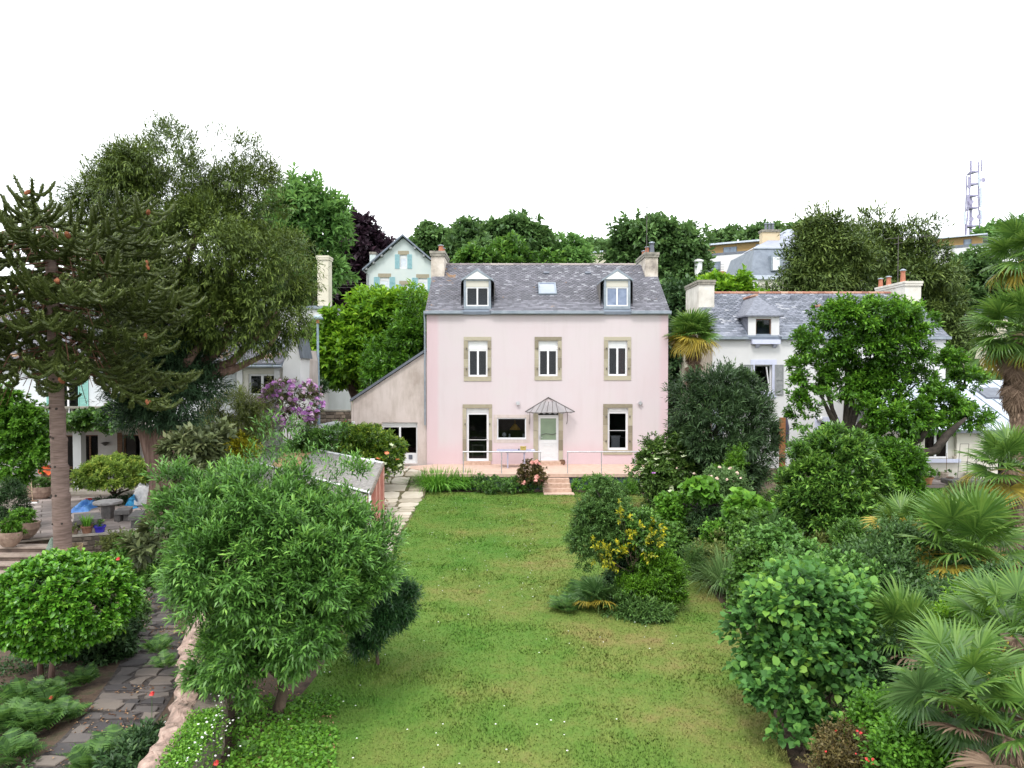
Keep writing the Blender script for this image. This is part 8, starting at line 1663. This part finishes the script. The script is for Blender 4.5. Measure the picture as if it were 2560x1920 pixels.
ground_cover('left_bed_undergrowth', 'low green plants under the ferns in the lower left bed', [(7.2, -9, -5.6), (9, -9, -6.4), (11.5, -11, -7.4), (13.8, -11.5, -8.8), (16.5, -12.5, -10.2), (20, -13, -10.9)], 16000, -.62, .2, 'darkshrub', .08, .04, 5, noise_cut=-.2)
def litter(name, label, poly, n, z, seed, ln=.07, cut=.2):
    r = np.random.default_rng(seed); pl = np.array(poly); y = r.uniform(pl[0, 0], pl[-1, 0], n); x = np.interp(y, pl[:, 0], pl[:, 1]) + (np.interp(y, pl[:, 0], pl[:, 2]) - np.interp(y, pl[:, 0], pl[:, 1])) * r.random(n)
    k = wave(np.stack([x, y, 0 * x], 1), 3, seed) > cut; x, y = x[k], y[k]; n = len(x); O = np.stack([x, y, z + .02 * r.random(n)], 1); D = rdir(n, r); D[:, 2] *= .15; D = unit(D); l = ln * r.uniform(.5, 1.3, n)
    V, F, T = leaf_arrays(O, D, unit(np.array([0, 0, 1.]) + r.normal(size=(n, 3)) * .25), l, l * .45, r.random(n), 'narrow'); tag(link_mesh(name, np_mesh(name, V, F, M['litter'], T), kind='stuff'), label, 'dead leaves')
litter('dead_leaves', 'brown fallen leaves scattered over the dark flagged path', [(y, a - .35, b + .2) for y, a, b in LP], 2600, -.575, 6, .06, .25)
litter('dead_leaves', 'dry brown leaves heaped between the shed and the pale path', [(21.5, -4.55, -4.15), (24.5, -4.85, -4.4), (27, -5.5, -4.7), (28.5, -6.0, -5.2)], 2600, .02, 7, .11, -.6)
litter('dead_leaves', 'dead leaves on the bare soil under the narrow-leaved tree', TB, 2600, .01, 8, .06, .1)
# plants and daisies on the boundary wall
def wall_top():
    dense, z1, W = BW, BWZ, BWW; r = np.random.default_rng(6); n = 18000; i = r.integers(0, len(dense) - 1, n); f = r.random(n); O = np.zeros((n, 3)); pts = np.array([p[:] for p in dense]); p = pts[i] + (pts[i + 1] - pts[i]) * f[:, None]; d = unit(pts[i + 1] - pts[i]); nl = np.stack([-d[:, 1], d[:, 0], 0 * i], 1)
    o = np.clip(r.normal(.17, .13, n), -.14, .42); wv = wave(p, 4, 2); keep = (wv > -.5); O = p + nl * o[:, None]; O[:, 2] = z1 + .02 + .09 * r.random(n) * (1 + wv * .4) - np.where(o < 0, r.random(n) * .35, 0); O = O[keep]; n = len(O)
    D = rdir(n, r); D[:, 2] = np.abs(D[:, 2]) * .8; D = unit(D); l = .035 * r.uniform(.6, 1.4, n); V, F, T = leaf_arrays(O, D, unit(np.array([0, 0, 1.]) + r.normal(size=(n, 3)) * .5), l, l * .6, np.clip(.55 + (r.random(n) - .5) * .7, 0, 1), 'round')
    tag(link_mesh('wall_creeper', np_mesh('wall_creeper', V, F, M['ivybright'], T), kind='stuff'), 'bright green creeper growing along the top of the boundary wall', 'creeper')
    fm = MB(); fm.add([(math.cos(a) * .018 * (1 if k % 2 else .55), math.sin(a) * .018 * (1 if k % 2 else .55), 0) for k, a in enumerate(np.arange(12) * math.pi / 6)], [tuple(range(12))]); me = fm.mesh('daisy', M['flowerwhite'])
    t = thing('fleabane', 'white Mexican daisies spilling over the right side of the boundary wall', 'flowers', dense[20] + Vector((0, 0, z1)))
    pt = []
    for k in range(190):
        j = r.integers(10, 105); p = Vector(pts[j]) + (Vector(pts[j + 1]) - Vector(pts[j])) * r.random(); dd = Vector(unit(pts[j + 1:j + 2] - pts[j:j + 1])[0]); nl_ = Vector((-dd.y, dd.x, 0)); oo = r.normal(-.02, .10); pt.append(p + nl_ * oo + Vector((0, 0, z1 + .14 - (abs(oo) * 1.6 if oo < 0 else 0) + r.uniform(-.03, .04))))
    scatter(t, 'daisy', me, pt, .7, 1.15, r, .5)
    m = MB()
    for q in pt: m.tube([q, q - Vector((r.normal() * .02, r.normal() * .02, .09))], .0022, 3, cap=False)
    m.build('stalks', 'fern', t, kind='stuff')
    t = thing('fleabane', 'white daisies on wiry stems down the left face of the boundary wall', 'flowers', dense[50] + Vector((-.7, 0, 0))); pt = []
    for k in range(55): j = r.integers(15, 65); p = Vector(pts[j]); pt.append(p + Vector((-.71 + r.normal() * .05, 0, r.uniform(-.35, .35))))
    scatter(t, 'daisy', me, pt, .6, 1.0, r, .9); m = MB()
    for q in pt: m.tube([q, q + Vector((.06, .0, -.08))], .002, 3, cap=False)
    m.build('stalks', 'fern', t, kind='stuff')
wall_top()
rr = np.random.default_rng(77)
for q, lab in [((1015 - 0, 1500), None)]: pass
def poppies():
    me = HM.mesh('bloom', M['flowerred'])
    for (u, v, Y, lab) in [(128, 1745, 11.9, 'single red flower among the ferns of the left bed'), (380, 1735, 10.0, 'single red flower on the left face of the boundary wall'), (295, 1398, 13.2, 'red flower behind the right shoulder of the clipped camellia'), (540, 1908, 8.6, 'single pink-red flower at the foot of the boundary wall')]:
        p = P(u, v, Y); t = thing('flower', lab, 'flower', p - Vector((0, 0, .25))); o = bpy.data.objects.new('bloom', me); COL.objects.link(o); o.parent = t; o.location = (0, 0, .25); o.scale = (.45, .45, .45); b_ = p.z + .62 if v > 1500 and u < 500 else .3; MB().tube([p, p - Vector((.02, -.02, b_ * .5)), p - Vector((.01, 0, b_))], .004, 4).build('stalk', 'fern', t)
poppies()

# ================================================================== SMALL THINGS
def pot_obj(label, c, r, h, mat, plantmat=None, ph=.2, seed=0, rim=True, name='flowerpot', straps=False, n=60, scale=1, group=None):
    t = thing(name, label, 'flowerpot', c, group); m = MB(); z = c[2]
    m.lathe(c[0], c[1], [(r * .68, z), (r * .92, z + h * .8), (r * 1.06, z + h * .82) if rim else (r * .96, z + h * .9), (r * 1.06, z + h), (r * .9, z + h), (r * .86, z + h * .88)], 18); m.build('pot', mat, t)
    m = MB(); m.lathe(c[0], c[1], [(r * .87, z + h * .8), (r * .86, z + h * .9)], 16); m.build('soil', 'soil', t)
    if plantmat:
        rg_ = np.random.default_rng(seed)
        if straps:
            mm = MB()
            for i in range(n):
                a = rg_.uniform(0, 6.28); b_ = Vector((c[0] + math.cos(a) * r * .6 * rg_.random(), c[1] + math.sin(a) * r * .6 * rg_.random(), z + h * .9)); l = ph * rg_.uniform(.6, 1.1); e = Vector((math.cos(a) * .35 * l, math.sin(a) * .35 * l, l)); w = Vector((-math.sin(a), math.cos(a), 0)) * .012
                mm.add([b_ - w, b_ + w, b_ + e * .6 + w, b_ + e * .6 - w], [(0, 1, 2, 3)], rg_.random()); mm.add([b_ + e * .6 - w, b_ + e * .6 + w, b_ + e + Vector((math.cos(a), math.sin(a), -.3)) * .04], [(0, 1, 2)], .7)
            mm.build('plant', plantmat, t)
        else:
            foliage('plant', t, [(c[0], c[1], z + h + ph * .45, r * 1.25 * scale, r * 1.25 * scale, ph * .55)], plantmat, n * 3, 6, .07, .035, rg_, clumps=30, rc=r * .35, twig=.06, shape='round')
    return t
zt = .064; Yp = 22.0
for u, v, r, h, mt, pm, ph, lab, st in [(190, 1322, .13, .2, 'planter', None, 0, 'brown clay pot half hidden behind the monkey puzzle trunk', 0), (201, 1320, .095, .17, 'bluepot', 'bluegreen', .18, 'small blue glazed pot on the low wall', 0), (217, 1322, .115, .18, 'planter', 'deadish', .1, 'small brown pot between the blue pot and the grassy pot', 0), (237, 1324, .165, .28, 'terrabrown', 'grassy', .38, 'large terracotta pot of upright green grass on the low wall', 1), (268, 1322, .165, .26, 'bluepot', 'ivy', .08, 'large cobalt blue pot at the right end of the row', 0)]:
    M.setdefault('terrabrown', surf('brown_terracotta', (.17, .08, .05), (.28, .14, .09), 6, .85, .2)); M.setdefault('deadish', M['olive'])
    q = G(u, v, .005 + zt); yy = np.interp(q.x, [-13.6, -8.7], [21.55, 23.35]) + .17; pot_obj(lab, (q.x, yy, .005), r, h, mt, pm, ph, int(u), straps=bool(st), n=90 if st else 14)
def stone_seats():
    q = G(260, 1318, 0); t = thing('stone_table', 'round grey stone table on the left terrace', 'table', (0, 0, 0)); c = G(271, 1298, .0); cz = .62; c = Vector((P(270, 1266, 24.2).x, 24.2, 0)); t.location = c
    m = MB(); m.lathe(c.x, c.y, [(.44, cz - .09), (.46, cz - .07), (.46, cz - .02), (.44, cz)], 26); m.build('table_top', 'stonelight', t); MB().bbox(c.x - .16, c.x + .16, c.y - .14, c.y + .14, 0, cz - .09, .01).build('pedestal', 'darkstone', t)
    def bench(lab, pts, h, legs):
        c0 = Vector((sum(p[0] for p in pts) / 4, sum(p[1] for p in pts) / 4, 0)); t = thing('stone_bench', lab, 'bench', c0, 'stone benches around the round table'); m = MB(); m.slab(pts, h - .14, h); m.build('seat', 'darkstone', t)
        for k in legs: x, y = [pts[0][i] * (1 - k[0]) * (1 - k[1]) + pts[1][i] * k[0] * (1 - k[1]) + pts[2][i] * k[0] * k[1] + pts[3][i] * (1 - k[0]) * k[1] for i in (0, 1)]; MB().box(x - .1, x + .1, y - .15, y + .15, 0, h - .142).build('leg', 'darkstone', t)
    def Pq(u, v, z): g = G(u, v, z); return (g.x, g.y)
    bench('grey stone bench just right of the round table', [Pq(285, 1277, .42), Pq(322, 1276, .42), Pq(332, 1268, .42), Pq(298, 1270, .42)], .42, [(.2, .5), (.85, .5)])
    bench('grey stone bench nearest the loquat leaves', [Pq(320, 1291, .42), Pq(352, 1290, .42), Pq(363, 1275, .42), Pq(338, 1275, .42)], .42, [(.5, .3)])
    bench('long pale stone bench behind the row of flowerpots', [Pq(183, 1302, .35), Pq(255, 1296, .35), Pq(250, 1281, .35), Pq(185, 1285, .35)], .35, [(.12, .5), (.88, .5)])
M['stonelight'] = surf('weathered_stone_top', (.18, .17, .17), (.36, .34, .34), 7, .8, .3)
stone_seats()
def crumple(name, label, cat, poly_uvz, mat, amp, seed, n=16):
    """crumpled sheet laid over four ground points"""
    r = np.random.default_rng(seed); a, b, c, d = [np.array(G(u, v, z)) for u, v, z in poly_uvz]; V = []
    s = np.linspace(0, 1, n); U, W = np.meshgrid(s, s); Pm = (a * ((1 - U) * (1 - W))[..., None] + b * (U * (1 - W))[..., None] + c * (U * W)[..., None] + d * ((1 - U) * W)[..., None])
    h = np.abs(wave(Pm.reshape(-1, 3), 7, seed)).reshape(n, n) + np.abs(wave(Pm.reshape(-1, 3), 16, seed + 1)).reshape(n, n) * .4; e = np.minimum(np.minimum(U, 1 - U), np.minimum(W, 1 - W)) * 4; Pm[..., 2] += h * amp * np.clip(e, 0, 1) + .03; Pm[..., :2] += r.normal(size=Pm[..., :2].shape) * .012 + (wave(Pm.reshape(-1, 3), 3, seed).reshape(n, n) * .1)[..., None]
    i = np.arange(n - 1)[:, None] * n + np.arange(n - 1)[None]; F = np.stack([i, i + 1, i + n + 1, i + n], -1).reshape(-1, 4); me = np_mesh(name, Pm.reshape(-1, 3), F, M[mat]); o = link_mesh(name, me); return tag(o, label, cat)
crumple('tarpaulin', 'crumpled light blue tarpaulin lying left of the stone table', 'tarpaulin', [(181, 1284, 0), (232, 1280, 0), (248, 1262, 0), (183, 1270, 0)], 'tarp', .28, 3)
crumple('tarpaulin', 'turquoise plastic sheet draped up beside the big grey bag', 'tarpaulin', [(300, 1268, 0), (335, 1268, 0), (333, 1240, .5), (318, 1245, .35)], 'tarpteal', .18, 5)
crumple('plastic_sack', 'flat turquoise sack in front of the big grey bag', 'sack', [(331, 1276, 0), (347, 1272, 0), (345, 1267, 0), (331, 1268, 0)], 'tarpteal', .06, 8)
def bits():
    # big bulk bag
    c = G(362, 1268, 0); m = MB(); n = 20; vs = []; r = random.Random(2); rows = 7
    for j in range(rows):
        h = [0, .1, .3, .5, .66, .74, .6][j]
        for i in range(n): a = 6.283 * i / n; sq = 1 / max(abs(math.cos(a)), abs(math.sin(a))) ** .6; rad = [.38, .46, .48, .46, .44, .42, .33][j] * sq + r.uniform(-.02, .02); dz = (.10 * math.cos(4 * a + .8) if j > 3 else 0) + r.uniform(-.015, .015); vs.append((c.x + rad * math.cos(a), c.y + .35 + rad * math.sin(a), max(0, h + dz)))
    m.add(vs, [(j * n + i, j * n + (i + 1) % n, (j + 1) * n + (i + 1) % n, (j + 1) * n + i) for j in range(rows - 1) for i in range(n)]); t = thing('bulk_bag', 'big open grey woven bag of garden waste beside the yew trunk', 'bag', (c.x, c.y + .35, 0)); m.build('sack', 'bag', t)
    m = MB(); m.lathe(c.x, c.y + .35, [(.38, .4), (.36, .52)], 14); m.build('contents', 'yewdark', t)
    c = G(213, 1270, 0); m = MB(); m.lathe(c.x, c.y + .2, [(.1, 0), (.12, .2), (.1, .22)], 14); t = thing('bucket', 'small bucket with red lid behind the blue tarpaulin', 'bucket', (c.x, c.y + .2, 0)); m.build('body', 'planter', t); m = MB(); m.lathe(c.x, c.y + .2, [(.13, .22), (.13, .3), (.1, .32)], 14); m.build('lid', 'flowerred', t)
    c = G(341, 1266, 0); m = MB(); m.lathe(c.x, c.y, [(.06, 0), (.09, .1), (.04, .2), (.06, .24)], 10); tag(m.build('plastic_bottle', 'greenplastic'), 'small green plastic bottle in front of the big grey bag', 'bottle')
    # folding chair
    c = G(352, 1232, 0); t = thing('garden_chair', 'grey folding chair with a seat pot behind the big grey bag', 'chair', (c.x, c.y, .11)); x, y, z = c.x, c.y + .1, .11
    for dx in (-.22, .22):
        MB().tube([(x - .35, y + dx, z + .75), (x + .1, y + dx, z)], .018, 6).build('leg', 'steel', t); MB().tube([(x - .2, y + dx, z), (x + .25, y + dx, z + .45)], .018, 6).build('leg', 'steel', t)
    MB().box(x - .15, x + .28, y - .22, y + .22, z + .42, z + .45).build('seat', 'greyshutter', t); MB().hull([(x - .25, y - .22, z + .55), (x - .23, y - .22, z + .55), (x - .23, y + .22, z + .55), (x - .25, y + .22, z + .55)], [(x - .37, y - .22, z + .78), (x - .35, y - .22, z + .78), (x - .35, y + .22, z + .78), (x - .37, y + .22, z + .78)]).build('backrest', 'greyshutter', t)
    pot_obj('brown pot with a small green plant standing beside the folding chair', (x + .55, y + .3, .11), .18, .3, 'planter', 'laurel', .16, 31)
    # broom
    a = G(82, 1258, 0.03); top = P(76, 1180, a.y + .3); t = thing('broom', 'long-handled broom leaning beside the stone trough on the left terrace', 'broom', (a.x, a.y, .03))
    MB().tube([(a.x, a.y, .10), top], .016, 6).build('handle', 'paletimber', t); MB().bbox(a.x - .2, a.x + .2, a.y - .04, a.y + .04, .09, .14, .01).build('head', 'wood', t); MB().bbox(a.x - .2, a.x + .2, a.y - .045, a.y + .045, .03, .088, .005).build('bristles', 'white', t)
    # troughs
    for (u, v, rx, hh, lab, rot) in [(85, 1250, .62, .48, 'rounded stone trough with a blue-green plant by the veranda', 0), (36, 1352, .55, .5, 'rounded stone planter at the left edge of the terrace', 1), (4, 1372, .4, .42, 'lower stone planter cut by the left edge', 2)]:
        c = G(u, v, .03); t = thing('stone_planter', lab, 'planter', (c.x, c.y + .3, .03)); m = MB(); n = 22; prof = [(.45, 0), (.75, .12), (.95, hh * .6), (1.0, hh), (.88, hh), (.84, hh - .08)]; vs = []
        for (k, z) in prof:
            for i in range(n): a_ = 6.283 * i / n; vs.append((c.x + rx * k * math.cos(a_), c.y + .3 + rx * .6 * k * math.sin(a_), .03 + z))
        m.add(vs, [(j * n + i, j * n + (i + 1) % n, (j + 1) * n + (i + 1) % n, (j + 1) * n + i) for j in range(len(prof) - 1) for i in range(n)] + [tuple(range((len(prof) - 1) * n, len(prof) * n))]); m.build('trough', 'planter', t)
        rg_ = np.random.default_rng(rot); foliage('plant', t, [(c.x + .1, c.y + .3, .03 + hh + .12, rx * .6, rx * .35, .18)], 'bluegreen' if rot == 0 else 'ivybright', 300, 6, .09, .04, rg_, clumps=30, rc=.12, twig=.08)
    # wooden work table with orange cloth under the veranda
    c = P(118, 1190, 29.9); t = thing('work_table', 'brown wooden work table under the veranda', 'table', (c.x, 30.2, .11)); a, b_ = P(90, 0, 30).x, P(150, 0, 30).x
    MB().bbox(a, b_, 29.8, 30.6, .86, .93, .01).build('table_top', 'wood', t)
    for x in (a + .1, b_ - .3):
        for y in (29.88, 30.5): MB().box(x - .05, x + .05, y - .05, y + .05, .11, .86).build('leg', 'wood', t)
    MB().box(a + .15, b_ - .35, 29.9, 29.95, .3, .84).build('front_board', 'wood', t)
    n = 12; m = MB(); a2, b2 = P(89, 0, 30).x, P(130, 0, 30).x; vs = []
    for j in range(n):
        for i in range(n): s, w_ = i / (n - 1), j / (n - 1); vs.append((a2 + (b2 - a2) * s, 29.74 + .75 * w_, (.95 + .02 * math.sin(i * 1.3 + j)) if j > 1 else .95 - .22 * (1 if j == 0 else .5) * (1 + .3 * math.sin(i * 1.1))))
    m.add(vs, [(j * n + i, j * n + i + 1, (j + 1) * n + i + 1, (j + 1) * n + i) for j in range(n - 1) for i in range(n - 1)]); m.v = [(x, y, z + .09 * math.sin(x * 2 + 1) ** 2) for x, y, z in m.v]; tag(m.build('orange_cloth', 'orange'), 'orange cloth draped over the wooden work table', 'cloth')
    # white garden table by the loquat
    c = P(455, 1222, 24.6); t = thing('white_table', 'white garden table with dark chairs glimpsed right of the yew trunk', 'table', (c.x, 24.6, 0)); m = MB(); m.lathe(c.x, 24.6, [(.52, c.z - .03), (.54, c.z), (.5, c.z + .02)], 20); m.build('table_top', 'white', t); MB().tube([(c.x, 24.6, 0), (c.x, 24.6, c.z - .03)], .04, 8).build('pedestal', 'white', t)
    # rope round the monkey puzzle and a wire cone
    m = MB()
    for k in range(5): zz = .12 + k * .035; m.tube([(P(160, 0, 19.4).x - .02 + .30 * math.cos(a_), 19.4 + .30 * math.sin(a_), zz + .03 * math.sin(a_ + 1)) for a_ in np.linspace(0, 6.283, 18)], .011, 5, cap=False)
    tag(m.build('rope', 'litterrope'), 'straw rope wound round the monkey puzzle trunk', 'rope')
    c = P(131, 1400, 19.6); m = MB(); m.lathe(c.x, c.y, [(.2, -.1), (.14, .18), (.05, .42), (.01, .46)], 12); tag(m.build('stone_ornament', 'greycone'), 'small grey-green cone beside the monkey puzzle trunk', 'ornament')
    # right terrace: pots, trellis, umbrella
    yf = 31.2
    for u, v, r, h, mt, pm, ph, lab, nn in [(2318, 1211, .24, .33, 'terracotta', 'ivybright', .42, 'round terracotta pot overflowing with pale green foliage on the right terrace', 150), (2350, 1196, .22, .32, 'flagpot', None, 0, 'cream patterned pot with a thin stake below the extension window', 0), (2375, 1208, .14, .28, 'planter', 'bluegreen', .3, 'small brown pot with a wispy twig right of the cream pot', 10), (2422, 1197, .25, .3, 'flagpot', None, 0, 'pale pot behind the wire trellis', 0)]:
        M.setdefault('flagpot', surf('cream_pot', (.36, .30, .24), (.58, .50, .42), 12, .8, .3)); q = G(u, v, .146); pot_obj(lab, (q.x, min(q.y, 32.1), .146), r, h, mt, pm, ph, u, n=nn, scale=1.3)
    q = G(2350, 1196, .146); tag(MB().tube([(q.x, 31.9, .4), (q.x + .01, 31.9, 1.35)], .012, 6).build('stake', 'wood'), 'thin wooden stake rising from the cream pot', 'stake')
    t = thing('wire_trellis', 'thin wire garden arch standing on the right terrace', 'trellis', (P(2408, 0, 31.6).x, 31.6, .146))
    f = lambda x, y, Y=31.4: P(*HX(x, y), Y)
    for xs, Yy in (((1020, 1378, 1050, 1002), 31.3), ((1112, 1410, 1145, 1002), 31.1), ((1225, 1340, 1230, 1120), 31.6)): MB().tube([f(xs[0], xs[1], Yy), f(xs[2], xs[3], Yy)], .011, 5).build('upright', 'iron', t)
    for y in (1002, 1100, 1200, 1300): MB().tube([f(1050 - (y - 1002) * .08, y, 31.3), f(1145 - (y - 1002) * .08, y, 31.1)], .009, 5).build('rung', 'iron', t)
    t = thing('leaning_poles', 'two thin poles leaning against the wall left of the extension window', 'poles', (P(*HX(640, 1290), 31.9).x, 31.9, .146))
    for x0, y0, x1, y1 in ((600, 1030, 632, 1290), (620, 1050, 684, 1280)): MB().tube([f(x0, y0, 32.2), f(x1, y1, 31.8)], .02, 6).build('pole', 'paletimber', t)
    t = thing('wire_chair', 'dark wire garden chair at the right end of the right terrace', 'chair', (f(1230, 1330).x, 31.2, .146)); c = f(1210, 1320, 31.2); x, y, z = c.x, 31.2, .146
    for dx in (-.2, .2):
        for dy in (-.2, .2): MB().tube([(x + dx, y + dy, z), (x + dx, y + dy, z + .45)], .012, 5).build('leg', 'iron', t)
        MB().tube([(x + dx, y + .2, z + .45), (x + dx, y + .26, z + .9)], .012, 5).build('back_post', 'iron', t)
    m = MB(); [m.tube([(x - .2 + .05 * i, y - .2, z + .45), (x - .2 + .05 * i, y + .2, z + .45)], .005, 4) for i in range(9)]; m.build('seat', 'iron', t); m = MB(); [m.tube([(x - .2, y + .2 + .06 * i / 5, z + .5 + .08 * i), (x + .2, y + .2 + .06 * i / 5, z + .5 + .08 * i)], .005, 4) for i in range(6)]; m.build('backrest', 'iron', t)
    c = G(2395, 1210, .146); m = MB(); m.bbox(c.x - .5, c.x + 1.1, 30.4, 31.2, .15, .36, .04); tag(m.build('slate_bench', 'darkstone'), 'low dark slate slab at the edge of the right terrace', 'slab')
    # folded umbrella and wooden post by the white house
    Y = 33.5; c = P(1962, 1085, Y); t = thing('folded_umbrella', 'folded purple-grey garden umbrella in front of the white house', 'umbrella', (c.x, Y, 0)); zt_ = P(0, 1042, Y).z; zb_ = P(0, 1092, Y).z
    MB().tube([(c.x, Y, 0), (c.x, Y, zt_ + .05)], .025, 8).build('pole', 'steel', t); m = MB(); n = 16; vs = []
    for j, (r, z) in enumerate([(.03, zt_ + .03), (.10, zt_ - .1), (.17, zt_ - .5), (.16, zb_), (.13, zb_ - .5)]):
        for i in range(n): a_ = 6.283 * i / n; rr_ = r * (1 + .18 * (1 if i % 2 else -1)); vs.append((c.x + rr_ * math.cos(a_), Y + rr_ * math.sin(a_), z))
    m.add(vs, [(j * n + i, j * n + (i + 1) % n, (j + 1) * n + (i + 1) % n, (j + 1) * n + i) for j in range(4) for i in range(n)]); m.build('canopy', 'umbrella', t)
    c = P(1952, 1080, Y); m = MB(); m.bbox(c.x - .11, c.x + .11, Y - .3, Y - .08, 0, P(0, 1043, Y).z, .02); tag(m.build('wooden_post', 'orangewood'), 'orange-brown wooden post beside the folded umbrella', 'post')
    # cable reel look-alike dark meter on terrace end (round dark edge seen at railing end)
    c = P(1629, 1115, 30.6); m = MB(); m.tube([(c.x, 30.6, .65), (c.x - .03, 30.6, 1.3), (c.x, 30.6, c.z), (c.x + .12, 30.6, c.z + .14), (c.x + .3, 30.65, c.z + .16)], .025, 6); tag(m.build('hose', 'iron'), 'dark curved hose at the right end of the railing', 'hose')
    # timber edging beside the dark path
    a, b_ = G(455, 1640, -.6), G(478, 1600, -.6); m = MB(); d = (b_ - a).normalized(); s = Vector((d.y, -d.x, 0)) * .05; m.hull([a - s, b_ - s, b_ + s, a + s], [p + Vector((0, 0, .12)) for p in (a - s, b_ - s, b_ + s, a + s)]); tag(m.build('timber_edging', 'paletimber'), 'short reddish timber edging beside the dark path', 'edging')
    # overhead wires by the gabled house
    t = thing('overhead_wires', 'three thin dark wires left of the cream gabled house', 'wires', P(850, 720, 60))
    for v in (706, 712, 719): MB().tube([P(640, v - 8, 62), P(780, v, 68), P(917, v, 73.9)], .02, 4).build('wire', 'iron', t)
M['greenplastic'] = surf('green_plastic', (.05, .35, .16), (.08, .42, .2), 3, .5)
M['paletimber'] = surf('pale_timber', (.32, .22, .14), (.45, .34, .24), 5, .8)
M['litterrope'] = surf('straw_rope', (.28, .2, .1), (.42, .32, .18), 20, .9)
M['greycone'] = surf('mottled_cone', (.10, .14, .11), (.22, .28, .24), 30, .9, .6)
M['umbrella'] = surf('purple_grey_canvas', (.07, .065, .10), (.12, .11, .16), 4, .8)
M['orangewood'] = surf('orange_wood', (.28, .11, .04), (.38, .17, .07), 5, .6, .1, stretch=(1, 1, 6))
bits()
